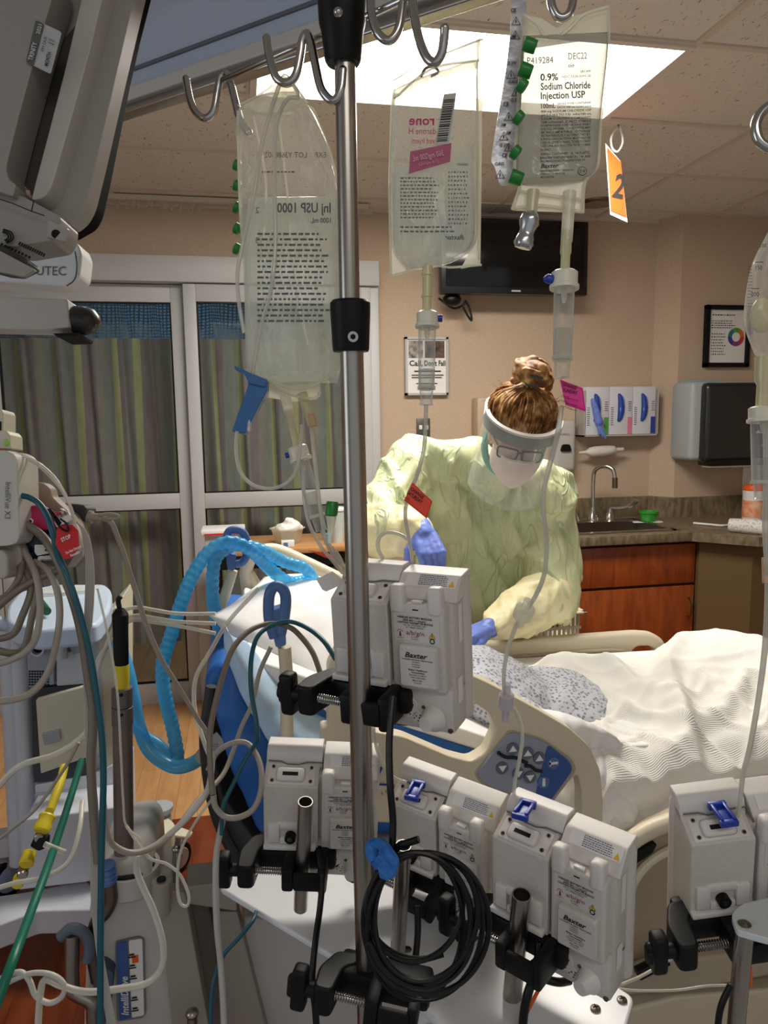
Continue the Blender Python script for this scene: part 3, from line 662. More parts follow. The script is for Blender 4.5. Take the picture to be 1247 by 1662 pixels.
# ================================================================ SUPPLY CART BEHIND THE NURSE
a = PY(945, 928, 3.0); b = PY(860, 1110, 3.0)
t = thing('supply_cart', 'grey plastic supply cart with a slotted basket behind nurse', 'cart', ((a.x+b.x)/2, 3.1, 0))
m = MB(); m.box(a.x-.3, a.x, 2.98, 3.3, .76, .80, .012); m.build('top', M_grey2, t)
m = MB(); m.box(a.x-.03, a.x-.005, 3.0, 3.28, .0, .76, .004); m.box(a.x-.28, a.x-.06, 3.24, 3.28, .0, .76, .004); m.build('frame', M_grey, t)
t = thing('slotted_basket', 'cream slotted basket on the cart beside the nurse\'s elbow', 'basket', (a.x-.1, 2.85, .5))
bp0, bp1 = PY(868, 1010, 2.8), PY(945, 990, 2.8); zt = bp1.z; zb = PY(920, 1042, 2.8).z
m = MB(); m.box(bp0.x-.1, bp1.x+.01, 2.77, 2.80, zt-.012, zt, .004); m.box(bp0.x-.1, bp1.x+.01, 2.98, 3.0, zt-.012, zt, .004); m.box(bp1.x-.01, bp1.x+.01, 2.77, 3.0, zt-.012, zt, .004)
m.box(bp0.x-.1, bp1.x-.02, 2.80, 2.98, zb, zb+.008)
x = bp0.x-.1
while x < bp1.x-.015: m.box(x, x+.010, 2.785, 2.792, zb, zt-.01); x += .020
y = 2.80
while y < 2.99: m.box(bp1.x-.018, bp1.x-.012, y, y+.01, zb, zt-.01); y += .02
m.box(bp0.x-.1, bp1.x-.01, 2.784, 2.793, zb, zb+.02); m.box(bp0.x-.1, bp1.x-.01, 2.784, 2.793, (zb+zt)/2-.008, (zb+zt)/2+.004)
m.build('slatted_body', M_cream, t)
m = MB(); m.ell((bp0.x+.0, 2.88, zt-.02), (.07, .05, .03)); m.ell((bp0.x+.06, 2.9, zt-.03), (.04, .05, .03)); tag(m.build('wrapped_supplies', clear('blue_wrap', (.8, .88, .95, 1), .6, .3, S(190, 210, 230)), None), 'wrapped medical supplies lying in the slotted basket', 'supplies')

# ================================================================ BEDSIDE TABLE BY THE GLASS DOORS
TZ = .92; a = PZ(330, 893, TZ); y0 = 3.30; xa, xb = PY(330, 893, y0).x, PY(640, 893, y0).x
t = thing('side_table', 'maple topped side table standing before the glass doors', 'table', ((xa+xb)/2, 3.5, 0))
m = MB(); m.box(xa, xb, y0, 3.72, TZ-.025, TZ, .004); m.build('top', M_maple, t)
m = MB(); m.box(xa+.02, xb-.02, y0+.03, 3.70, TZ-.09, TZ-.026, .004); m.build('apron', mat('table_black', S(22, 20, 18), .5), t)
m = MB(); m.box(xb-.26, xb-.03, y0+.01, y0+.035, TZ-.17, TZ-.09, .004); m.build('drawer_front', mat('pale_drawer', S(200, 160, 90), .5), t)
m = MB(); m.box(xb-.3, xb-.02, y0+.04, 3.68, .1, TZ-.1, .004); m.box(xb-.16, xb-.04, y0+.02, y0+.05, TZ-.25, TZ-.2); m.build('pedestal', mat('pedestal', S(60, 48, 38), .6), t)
for xx in (xa+.05, xb-.06): m = MB(); m.cyl((xx, 3.6, 0), (xx, 3.6, TZ-.08), .02); m.build('leg', M_dullsteel, t)
def on(px, py, y, z=TZ): return V((PY(px, py, y).x, y, z))
c = on(366, 870, 3.42); t = thing('supply_box', 'white box with red edge at the left end of side table', 'box', tuple(c))
m = MB(); m.box(c.x-.09, c.x+.07, 3.36, 3.5, TZ, TZ+.065, .003); m.build('carton', mat('box_face', S(196, 188, 180), .6), t); m = MB(); m.box(c.x-.105, c.x+.09, 3.345, 3.52, TZ+.065, TZ+.09, .005); m.build('lid', M_white, t); m = MB(); m.box(c.x-.09, c.x+.06, 3.343, 3.346, TZ+.068, TZ+.076); m.build('red_edge', M_inkr, t)
c = on(467, 870, 3.45); t = thing('clear_basin', 'small clear plastic tray heaped with white tissue', 'tray', tuple(c))
m = MB(); m.lathe(c, c+V((0, 0, .075)), [(0, .055), (.9, .075), (.92, .083), (1, .083), (.98, .072), (.1, .05)], 6); m.build('tray', M_seam, t); m = MB(); m.ell((c.x, 3.45, TZ+.07), (.06, .05, .03)); m.ell((c.x+.03, 3.44, TZ+.09), (.05, .03, .022), Matrix.Rotation(.5, 3, 'Y')); o = organic(m, .006, 2, lambda p, n: .006*noise.noise(p*60), 'tissue', M_label, t)
c = on(467, 885, 3.36); t = thing('vial_pack', 'small blue and white vial pack at table edge', 'vials', tuple(c))
m = MB(); m.box(c.x-.03, c.x+.03, 3.335, 3.37, TZ, TZ+.03, .004); m.build('pack', M_label, t); m = MB(); m.box(c.x-.02, c.x+.0, 3.333, 3.336, TZ+.004, TZ+.022); m.build('blue_mark', M_blueclip, t)
c = on(549, 880, 3.42); t = thing('drinking_cup', 'white lidded cup standing on side table next to IV pole', 'cup', tuple(c))
m = MB(); m.lathe(c, c+V((0, 0, .15)), [(0, .028), (1, .04)], 24); m.build('cup', mat('cup_white', S(196, 206, 200), .4), t); m = MB(); m.lathe(c+V((0, 0, .15)), c+V((0, 0, .165)), [(0, .043), (.6, .043), (1, .036)], 24); m.build('lid', M_white, t)
c = on(533, 880, 3.36); t = thing('blue_bottle', 'small blue plastic ampoule standing left of the lidded cup', 'bottle', tuple(c)); m = MB(); m.lathe(c, c+V((0, 0, .07)), [(0, .012), (.7, .012), (.8, .006), (1, .006)], 14); m.build('body', mat('amp_blue', S(70, 150, 200), .4), t)
# number card hanging from the ceiling
h = PZ(1003, 203, ZC); dcard = (h-EYEP).dot(FW)
t = thing('bed_number_card', 'orange card with the number 2 hanging from the ceiling grid', 'sign', tuple(h))
q = [P(1004, 206, dcard), P(993, 222, dcard), P(994, 240, dcard), P(1003, 246, dcard), P(1011, 232, dcard), P(1009, 214, dcard)]
MB().tube(sm(q, 6, True), .004, 6, True).build('loop', M_label, t)
MB().cyl(P(1004, 199, dcard), P(1004, 208, dcard), .004, 6).build('hook', M_dullsteel, t)
pxp([(983, 232), (1008, 262), (1019, 361), (991, 348)], dcard, .003).build('sleeve', clear('card_sleeve', (.9, .9, .9, 1), .4, .2), t)
pxp([(986, 240), (1008, 263), (1017, 352), (992, 342)], dcard-.004, .003).build('card', M_orange, t)
F = FR(992, 318, dcard-.006, -12); letters([("2", 1, 0, 54, 1, 0, 18)], F, M_ink, t)

# ================================================================ THE BED
# long axis along X, head at the left; near side Y 1.35, far side Y 2.15
t = bed = thing('hospital_bed', 'cream hospital bed with raised head and side rails, patient lying in it', 'bed', (1.0, 1.75, 0))
def pxz(poly, y, th, r, name, material, bev=.012, parent=None):
    return pyp(poly, y, th, r).build(name, material, parent or bed, bev=bev, angle=50)
# mattress with raised head section, side outline extruded across the bed
side = [(-.09, .98), (-.06, 1.02), (.02, 1.01), (.60, .745), (2.2, .71), (2.2, .60), (.55, .60), (.30, .60), (.12, .64), (-.02, .78)]
m = MB(); m.prism3([(x, 1.46, z) for x, z in rpoly(side, .05)], (0, .62, 0)); m.build('mattress', M_matt, bed, bev=.03)
m = MB(); m.prism3([(x, 1.45, z) for x, z in rpoly([(.0, 1.03), (.62, .762), (2.19, .728), (2.19, .70), (.60, .735), (-.01, .99)], .01)], (0, .64, 0)); m.build('sheet', M_sheet, bed, bev=.006)
# deck and frame under the mattress
m = MB(); m.box(-.02, 2.2, 1.44, 2.1, .52, .60, .02); m.box(.15, 2.1, 1.5, 2.0, .30, .52, .02); m.build('deck', M_grey, bed)
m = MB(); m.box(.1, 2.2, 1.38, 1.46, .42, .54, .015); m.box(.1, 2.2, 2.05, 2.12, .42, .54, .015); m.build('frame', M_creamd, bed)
# head end shell, dark grey curved back
m = MB(); q = [(-.07, 1.44, .98), (-.088, 1.44, .86), (-.07, 1.44, .70), (-.01, 1.44, .57), (.06, 1.44, .50)]; m.tube(sm(q), .012, 10); q = [(p[0], 2.05, p[2]) for p in q]; m.tube(sm(q), .012, 10)
m.build('head_frame', M_dark, bed)
m = MB(); m.prism3([(x, 1.46, z) for x, z in ((-.085, .97), (-.10, .86), (-.08, .72), (-.02, .58), (.05, .5), (.08, .54), (.01, .62), (-.06, .74), (-.08, .87), (-.065, .98))], (0, .58, 0)); m.build('back_shell', mat('bed_shell', S(70, 70, 72), .5), bed, bev=.006)
# near head-side rail
rail = [(742, 1085), (800, 1112), (870, 1150), (925, 1182), (958, 1212), (975, 1250), (980, 1300), (979, 1352), (944, 1346), (945, 1285), (938, 1256), (880, 1312), (820, 1345), (600, 1335), (520, 1300), (522, 1180), (600, 1187), (655, 1196), (730, 1228), (765, 1237), (790, 1222), (806, 1186), (796, 1158), (760, 1134), (735, 1122)]
pxz(rail, 1.33, .038, 9, 'side_rail', M_cream, .010)
cp = [(828, 1188), (880, 1202), (926, 1234), (932, 1250), (893, 1303), (868, 1302), (786, 1272), (774, 1256)]
pxz([(p[0]+(p[0]-852)*.06, p[1]+(p[1]-1246)*.06) for p in cp], 1.326, .006, 9, 'panel_surround', M_creamd, .002)
k = pxz(cp, 1.321, .008, 10, 'control_panel', mat('panel_grey', S(150, 156, 172), .4), .001)
pxz([(890, 1208), (925, 1236), (930, 1250), (893, 1301), (868, 1298)], 1.319, .004, 8, 'blue_field', mat('panel_blue', S(52, 84, 146), .4), .0005, k)
for (cx, cy, up) in ((833, 1216, 1), (857, 1223, 1), (876, 1231, 1), (816, 1247, 0), (842, 1256, 0), (861, 1262, 0), (899, 1239, 2), (883, 1270, 3)):
    c = PY(cx, cy, 1.317); m = MB(); m.cyl(c, c+V((0, .004, 0)), .0125, 24); b_ = m.build('button', mat('button_grey', S(96, 102, 118), .4) if up < 2 else mat('button_blue', S(84, 110, 164), .4), k)
    c = c-V((0, .001, 0)); r_ = .0085; sg = 1 if up == 1 else -1
    m = MB()
    if up < 2: m.prism3([c+V((-r_, 0, -sg*r_*.6)), c+V((r_, 0, -sg*r_*.6)), c+V((0, 0, sg*r_*.9))], (0, .001, 0))
    elif up == 2: m.box(c.x-.009, c.x+.009, c.y, c.y+.001, c.z-.002, c.z+.003); m.box(c.x-.009, c.x-.006, c.y, c.y+.001, c.z-.005, c.z+.006)
    else: m.cyl(c+V((0, 0, .006)), c+V((0, .001, .006)), .003); m.box(c.x-.003, c.x+.003, c.y, c.y+.001, c.z-.008, c.z+.003)
    m.build('symbol', M_label, b_)
m = MB(); m.tube(sm([PY(*p, 1.317) for p in ((812, 1224), (822, 1229), (838, 1230), (850, 1236), (856, 1238))], 4), .0035, 8); m.tube(sm([PY(*p, 1.317) for p in ((852, 1243), (862, 1244), (870, 1250), (880, 1252))], 4), .0035, 8); m.ell(PY(810, 1222, 1.317), (.004, .003, .004)); m.build('bed_pictogram', M_ink, k)
# blue marking and angle scale on rail
m = MB(); m.tube(sm([PY(*p, 1.326) for p in ((606, 1262), (612, 1250), (620, 1246), (612, 1262), (606, 1272), (640, 1274))], 3), .002, 6); m.build('blue_mark', M_slide, bed)
letters([("0", 0, 0, .012), ], FY(610, 1302, 1.326), M_ink, bed, bars=[(-.004+k*.008, .008+.003*k, .0014, .006) for k in range(6)])
# near foot-side rail
fr = [(990, 1410), (1008, 1372), (1050, 1340), (1110, 1313), (1180, 1293), (1330, 1268), (1345, 1560), (1110, 1575), (1000, 1560)]
pxz(fr, 1.33, .03, 14, 'side_rail', mat('rail_body', S(168, 150, 126), .5), .010)
m = MB(); m.tube(sm([PY(*p, 1.325) for p in ((985, 1420), (1004, 1385), (1045, 1352), (1110, 1327), (1180, 1308), (1340, 1284))]), .019, 12); m.build('rail_grip', M_cream, bed)
m = MB(); m.tube(sm([PY(*p, 1.322) for p in ((1020, 1470), (1030, 1430), (1060, 1395), (1110, 1372), (1180, 1356), (1340, 1335))]), .010, 10); m.build('rail_moulding', M_cream, bed)
m = MB(); m.prism3([PY(*p, 1.318) for p in rpoly([(1018, 1400), (1040, 1378), (1068, 1368), (1060, 1384), (1030, 1404)], 6)], (0, .012, 0)); m.build('rail_slot', M_hole, bed)
# lower arms and frame under foot rail
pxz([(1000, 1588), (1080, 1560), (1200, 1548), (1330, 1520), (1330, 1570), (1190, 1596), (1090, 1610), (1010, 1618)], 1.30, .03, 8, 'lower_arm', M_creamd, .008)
pxz([(1015, 1640), (1100, 1618), (1330, 1600), (1330, 1700), (1000, 1700)], 1.32, .06, 8, 'base_cover', M_cream, .01)
m = MB(); m.tube([PY(1035, 1580, 1.29), PY(1082, 1556, 1.29)], .014, 10); m.build('release_bar', M_black, bed)
# far rail
fr = [(560, 1076), (760, 1046), (1035, 1026), (1062, 1028), (1080, 1040), (1088, 1072), (1088, 1125), (1066, 1125), (1067, 1058), (1058, 1049), (1034, 1050), (1024, 1062), (1030, 1135), (560, 1160)]
pxz(fr, 2.13, .04, 9, 'side_rail', M_cream, .012)
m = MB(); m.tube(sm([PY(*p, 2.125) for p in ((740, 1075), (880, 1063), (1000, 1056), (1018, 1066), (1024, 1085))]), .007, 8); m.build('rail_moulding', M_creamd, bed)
pxz([(880, 1078), (960, 1070), (1008, 1064), (1010, 1078), (880, 1094)], 2.122, .006, 4, 'control_panel', mat('panel_grey', S(150, 156, 172), .4), .001)
# far head-side rail loop, left of the pole
m = MB(); m.tube(sm([PY(*p, 2.12) for p in ((410, 1010), (403, 960), (400, 925), (410, 903), (432, 893), (455, 895), (500, 915), (560, 943), (620, 965))]), .019, 12)
m.tube(sm([PY(*p, 2.12) for p in ((404, 930), (418, 952), (440, 966), (500, 975))]), .016, 12); m.build('side_rail', M_cream, bed)
pxz([(533, 1280), (533, 1080), (556, 1036), (610, 1020), (748, 1084), (742, 1124), (612, 1062), (584, 1066), (572, 1092), (572, 1280)], 1.331, .036, 8, 'rail_loop', M_cream, .010)
# base chassis
pxz([(395, 1490), (600, 1500), (720, 1640), (720, 1760), (390, 1760)], 1.50, .5, 10, 'base_cover', mat('chassis_white', S(206, 204, 200), .45), .02)
# bed head end: upright brown-grey plates
M_bgrey = mat('drive_grey', S(158, 150, 140), .5)
pxz([(256, 1440), (300, 1450), (345, 1700), (285, 1700)], 1.42, .05, 4, 'head_post', M_bgrey, .006)
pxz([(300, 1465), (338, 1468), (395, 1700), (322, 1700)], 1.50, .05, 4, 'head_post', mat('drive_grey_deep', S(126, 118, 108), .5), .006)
pxz([(345, 1480), (385, 1480), (440, 1700), (372, 1700)], 1.46, .05, 4, 'head_post', M_bgrey, .006)
pxz([(300, 1440), (385, 1430), (385, 1480), (305, 1468)], 1.44, .08, 5, 'crossbar', M_bgrey, .008)
m = MB(); c = PY(262, 1430, 1.40); m.cyl(c, PY(262, 1480, 1.40), .018, 20); m.build('socket_post', M_bgrey, bed)
m = MB(); c = PY(262, 1428, 1.40); m.cyl(c, c+V((0, 0, .003)), .009, 20); m.build('socket_hole', M_hole, bed)
m = MB(); m.cyl(PY(286, 1378, 1.45), PY(286, 1430, 1.45), .007, 12); m.ell(PY(286, 1378, 1.45), (.009, .009, .007)); m.build('steel_pin', M_brushed, bed)
m = MB(); m.cyl(PY(312, 1645, 1.36), PY(312, 1700, 1.36), .010, 12); m.ell(PY(312, 1645, 1.36), (.013, .013, .010)); m.build('steel_pin', M_brushed, bed)
# ---- powered drive box at the head of the bed
YD = 1.46
dv = [(150, 1432), (172, 1405), (230, 1395), (246, 1412), (250, 1475), (268, 1485), (290, 1700), (135, 1700), (140, 1520)]
pxz(dv, YD, .25, 12, 'drive_housing', M_grey2, .02)
m = MB(); m.prism3([PY(*p, YD-.006) for p in rpoly([(187, 1530), (225, 1521), (234, 1525), (237, 1645), (232, 1652), (193, 1658), (190, 1655)], 4)], (0, .005, 0)); lb = m.build('drive_label', mat('label_grey', S(120, 122, 122), .5), bed)
m = MB(); m.prism3([PY(*p, YD-.008) for p in rpoly([(189, 1532), (206, 1527), (212, 1652), (194, 1656)], 3)], (0, .003, 0)); m.build('blue_strip', mat('label_blue', S(62, 96, 160), .5), lb)
m = MB(); m.prism3([PY(*p, YD-.008) for p in rpoly([(209, 1527), (231, 1524), (234, 1648), (214, 1652)], 3)], (0, .003, 0)); m.build('white_strip', M_label, lb)
o = PY(209, 1648, YD-.009); Mx = Matrix((V((0.03, 0, 1)).normalized(), V((-1, 0, 0.03)).normalized(), V((0, -1, 0)))).transposed().to_4x4(); Mx.translation = o
letters([("IntelliDrive", 0, 0, .020, 1, 1, .088)], Mx, M_label, lb)
letters([], FY(211, 1650, YD-.009), M_ink, lb, bars=[(.004, .01+k*.024, .014, .003) for k in range(6)]+[(.006, .015+k*.024, .010, .004) for k in range(6)])
m = MB(); m.prism3([PY(*p, YD-.009) for p in ((214, 1552), (224, 1550), (225, 1562), (215, 1564))], (0, .002, 0)); m.build('orange_mark', M_orange, lb)
# open well with blue grommet beside bed drive
m = MB(); c = PY(212, 1420, YD+.04); m.lathe(c-V((0, 0, .02)), c+V((0, 0, .022)), [(0, .06), (1, .06), (1, .052), (.5, .045)], 28); m.build('well_rim', M_grey2, bed)
m = MB(); m.lathe(c+V((0, 0, .018)), c+V((0, 0, .026)), [(0, .05), (1, .05)], 28); m.build('well', mat('well_navy', S(20, 26, 34), .4), bed)
m = MB(); m.tube(sm([PY(x, y, YD-.02) for x, y in ((172, 1402), (174, 1420), (176, 1432))], 6), lambda u: .017+.002*math.sin(u*25), 14); gr = m.build('push_handle_grip', M_blueclip, bed)
m = MB(); m.tube(sm([PY(x, y, YD-.02) for x, y in ((178, 1432), (180, 1460), (172, 1480), (156, 1498), (150, 1540), (158, 1590))], 6), .013, 14); m.build('push_handle', M_dullsteel, bed)
m = MB(); m.tube(sm([PY(x, y, YD-.04) for x, y in ((117, 1515), (117, 1598), (124, 1612), (148, 1626), (152, 1650), (153, 1700))], 6), .0145, 14); m.build('push_handle', M_brushed, bed)
m = MB(); c = PY(117, 1516, YD-.04); m.tube(sm([c+V((-.022, 0, -.004)), c+V((0, -.0, .012)), c+V((.024, 0, -.004)), c+V((.03, 0, -.035)), c+V((.024, 0, -.06))], 5), .011, 12); m.build('push_handle_grip', mat('handle_grip', S(92, 102, 116), .5), bed)
pxz([(152, 1575), (168, 1568), (184, 1580), (178, 1640), (158, 1700), (150, 1660)], YD-.03, .03, 5, 'pedal_lever', mat('lever_blue', S(70, 84, 104), .5), .006)
# round level pad on near foot rail end
# ---- pillow
def pillow(name, label, A, B, C, D, th, material, seed=0, wr=.012):
    A, B, C, D = map(V, (A, B, C, D)); n = (B-A).cross(D-A).normalized()
    if n.z < 0: n = -n
    m = MB()
    for sgn in (1, -1):
        def f(u, v):
            e = (1-(2*u-1)**6)*(1-(2*v-1)**6); p = A.lerp(B, u).lerp(D.lerp(C, u), v)
            k = max(0, (1-(2*u-1)**2))**.55*max(0, (1-(2*v-1)**2))**.55
            pin = .06*(1-e*.0)*((4*(u-.5)**2)*(1-4*(v-.5)**2)+(4*(v-.5)**2)*(1-4*(u-.5)**2)); ctr = (A+B+C+D)/4
            p = p.lerp(ctr, pin); return p+n*sgn*th*k+n*wr*noise.fractal(p*9+V((seed, 0, 0)), 1, 2, 3)*k
        m.grid(f, 40, 30)
    bmesh.ops.remove_doubles(m.bm, verts=m.bm.verts, dist=.0008)
    return tag(m.build(name, material, angle=180), label, 'pillow')
pillow('pillow', 'big white pillow on the raised head of the bed', PY(340, 1000, 1.60), PY(430, 935, 2.02), PY(650, 975, 1.98), PY(540, 1165, 1.43), .085, M_sheet, 1)
# pale blue sheet hanging over the head corner
def strip(rows, n=10, th=0):
    m = MB(); m.grid(lambda u, v: (lambda a, b: a.lerp(b, v))(sm_at(rows[0], u), sm_at(rows[1], u)), 30, n); return m
def sm_at(pts, u):
    k = u*(len(pts)-1); i = min(int(k), len(pts)-2); return V(pts[i]).lerp(V(pts[i+1]), k-i)
def drape(name, label, cat, outer, inner, material, wr=.006, solid=.004, n=60, nv=16, bulge=0, fr=8):
    A = sm(outer, 8); B = sm(inner, 8); m = MB()
    def f(u, v):
        p = sm_at(A, u).lerp(sm_at(B, u), v); p = p-FW*bulge*math.sin(v*math.pi)
        return p-FW*wr*noise.fractal(p*fr, 1, 2, 3)
    m.grid(f, n, nv); o = m.build(name, material, angle=180); s = o.modifiers.new('thick', 'SOLIDIFY'); s.thickness = solid; return tag(o, label, cat)
drape('draped_sheet', 'pale blue sheet hanging down the head corner of the bed under the pillow', 'sheet', [PY(362, 1015, 1.40), PY(366, 1060, 1.40), PY(395, 1130, 1.40), PY(440, 1210, 1.38), PY(470, 1250, 1.37)], [PY(400, 1040, 1.46), PY(440, 1090, 1.46), PY(490, 1140, 1.46), PY(530, 1165, 1.46), PY(565, 1170, 1.46)], M_bsheet, .012, bulge=.03)
drape('blue_bed_skirt', 'deep blue cloth hanging from the mattress end behind the left pump', 'cloth', [PY(372, 1060, 1.43), PY(350, 1130, 1.40), PY(372, 1230, 1.38), PY(412, 1330, 1.36), PY(428, 1352, 1.35)], [PY(400, 1060, 1.45), PY(420, 1140, 1.43), PY(470, 1210, 1.40), PY(520, 1260, 1.38), PY(540, 1352, 1.38)], M_matt, .014, bulge=.02)

# ================================================================ PATIENT
def patient():
    t = thing('person', 'patient lying in the bed under the white blanket, head behind the top pump', 'person', (.75, 1.75, .74))
    m = MB()
    m.ell((.34, 1.76, .985), (.085, .078, .105), Matrix.Rotation(R(-62), 3, 'Y')); limb(m, [(.40, 1.76, .95), (.49, 1.76, .90)], [.052, .06])
    m.ell((.60, 1.76, .79), (.17, .16, .08), Matrix.Rotation(R(20), 3, 'Y')); m.ell((.80, 1.76, .725), (.12, .14, .05))
    limb(m, [(.86, 1.70, .710), (1.31, 1.72, .745), (1.66, 1.72, .69)], [.048, .042, .034]); limb(m, [(.86, 1.84, .708), (1.31, 1.84, .77), (1.66, 1.84, .69)], [.046, .042, .034])
    for s in (-1, 1): m.ell((1.74, 1.77+s*.06, .745), (.035, .035, .06))
    # near arm lies along the side to the hand by the rail gap
    limb(m, [(.52, 1.60, .86), (.65, 1.50, .755), (.765, 1.465, .722)], [.048, .038, .028]); limb(m, [(.52, 1.91, .82), (.66, 1.98, .77), (.80, 1.93, .75)], [.046, .036, .026])
    for s, hp in ((1, V((.765, 1.465, .722))),):
        m.ell(hp+V((.045, -.01, 0)), (.045, .036, .016))
        for k in range(4): a = hp+V((.075, -.038+.019*k, .002)); limb(m, [a, a+V((.032, -.002, .0)), a+V((.052, -.003, -.012))], [.0095, .009, .0075])
        limb(m, [hp+V((.02, .025, .006)), hp+V((.055, .05, 0)), hp+V((.078, .052, -.006))], [.012, .010, .008])
    m.ell((.84, 1.92, .75), (.04, .034, .016))
    for k in range(4): a = V((.87, 1.895+.018*k, .752)); limb(m, [a, a+V((.04, 0, -.01))], [.009, .008])
    Q = Matrix.Rotation(R(62), 3, 'Y'); hc_ = V((.34, 1.76, .985)); fh = lambda a, b, c: hc_+V((a*math.cos(R(28))+c*math.sin(R(28)), b, -a*math.sin(R(28))+c*math.cos(R(28))))   # a towards the chin, b across, c out of the face
    m.ell(fh(.005, 0, .086), (.022, .0105, .013), Matrix.Rotation(R(28), 3, 'Y')); m.ell(fh(.020, 0, .088), (.009, .014, .010))
    for s in (-1, 1): m.ell(fh(-.022, .028*s, .078), (.006, .020, .006)); m.ell(fh(-.006, .028*s, .075), (.008, .014, .008)); m.ell(fh(.0, .080*s, .0), (.028, .008, .017))
    m.ell(fh(.043, 0, .080), (.005, .022, .006)); m.ell(fh(.052, 0, .078), (.005, .019, .006)); m.ell(fh(.078, 0, .064), (.018, .022, .014))
    organic(m, .005, 3, name='body', material=M_skin, parent=t)
    m = MB(); m.ell((.285, 1.76, .985), (.075, .088, .10), Matrix.Rotation(R(-62), 3, 'Y')); organic(m, .008, 2, lambda p, n: .004*noise.noise(p*60), 'hair', mat('grey_blond_hair', S(190, 174, 140), .6), t)
    m = MB(); m.ell((.60, 1.76, .80), (.19, .185, .098), Matrix.Rotation(R(20), 3, 'Y')); m.ell((.80, 1.76, .745), (.13, .18, .075)); limb(m, [(.52, 1.60, .85), (.64, 1.52, .78)], [.062, .052]); limb(m, [(.52, 1.91, .82), (.66, 1.98, .78)], [.06, .05])
    organic(m, .011, 4, lambda p, n: .012*noise.fractal(p*11, 1, 2, 3), 'gown', M_pgown, t)
patient()
# ---- blanket
def bump2(x, y, cx, cy, sx, sy, a=0):
    dx, dy = x-cx, y-cy; c, s = math.cos(a), math.sin(a); u, w = (dx*c+dy*s)/sx, (-dx*s+dy*c)/sy; return math.exp(-(u*u+w*w))
def ridge(x, y, x0, y0, x1, y1, w):
    d = V((x1-x0, y1-y0)); L = d.length; d /= L; q = V((x-x0, y-y0)); tt = max(0, min(L, q.dot(d))); r = (q-d*tt).length; return math.exp(-(r/w)**2)*min(1, .35+math.sin(math.pi*max(0, min(1, tt/L))))
def blanket_z(x, y):
    z = .738
    z += .072*bump2(x, y, .90, 1.92, .13, .17)+.030*bump2(x, y, 1.02, 1.74, .20, .20)
    z += .112*bump2(x, y, 1.31, 1.84, .16, .19)+.07*bump2(x, y, 1.40, 1.66, .20, .14)
    z += .07*bump2(x, y, 1.75, 1.78, .28, .28)
    z += .035*ridge(x, y, .98, 1.90, 1.02, 1.48, .035)+.04*ridge(x, y, 1.12, 1.75, .96, 1.40, .028)+.035*ridge(x, y, 1.38, 1.66, 1.16, 1.40, .03)+.03*ridge(x, y, 1.28, 1.62, 1.06, 1.50, .022)
    z += .03*ridge(x, y, 1.55, 1.70, 1.30, 1.45, .03)+.03*ridge(x, y, 1.25, 1.9, 1.05, 1.7, .03)+.03*ridge(x, y, 1.48, 1.55, 1.30, 1.38, .025)
    q = V((x*4+y*2, y*3.2, 0)); f = noise.noise(q*1.5+V((3, 1, 0))); kk = max(.25, min(1, (1.85-y)/.25)); z += kk*.012*max(0, 1-6*abs(noise.noise(q*2.3+V((9, 2, 0)))))+kk*.010*max(0, 1-6*abs(noise.noise(V((x*9-y*7, y*5+x*2, 4)))))+.014*(1-abs(f)*2.4)*1.0+kk*.010*(1-abs(noise.noise(q*3.6))*2)
    if y > 1.93: z -= (y-1.93)*.45
    return z
m = MB()
def bf(u, v):
    y = 1.388+(2.11-1.388)*max(0, v-.12)/.88; x0 = .755+.035*math.sin(y*14)-.02*math.cos(y*31)-.05*max(0, 1-v*2)
    x = x0+(2.12-x0)*u; z = blanket_z(x, y); e = min(1, u/.03); z -= .03*(1-e)
    if v < .20: k = max(0, .20-v)/.20; z -= .17*k**1.6+.0; y -= .010*math.sin(x*38)*k
    return V((x, y+.015*noise.noise(V((x*7, y*7, 2))), z))
m.grid(bf, 190, 120); ob = m.build('blanket', M_blank, angle=180, origin=(1.4, 1.75, .74)); s = ob.modifiers.new('thick', 'SOLIDIFY'); s.thickness = .006
tag(ob, 'white woven blanket rumpled over the patient\'s legs', 'blanket')
drape('bunched_sheet', 'rumpled white sheet edge hanging inside the near side rail', 'sheet', [PY(870, 1150, 1.50), PY(930, 1160, 1.50), PY(985, 1185, 1.47), PY(1020, 1215, 1.45)], [PY(880, 1330, 1.40), PY(930, 1345, 1.39), PY(985, 1352, 1.38), PY(1035, 1335, 1.38)], M_sheet, .03, .004, bulge=.02, fr=13)
drape('hanging_hem', 'loose blanket hem bunched above the foot rail', 'blanket', [PY(985, 1290, 1.42), PY(1060, 1290, 1.42), PY(1130, 1280, 1.40), PY(1200, 1262, 1.40), PY(1290, 1240, 1.40)], [PY(990, 1360, 1.37), PY(1050, 1338, 1.37), PY(1110, 1312, 1.37), PY(1190, 1290, 1.37), PY(1300, 1275, 1.37)], M_blank, .02, .004, bulge=.02, fr=15)

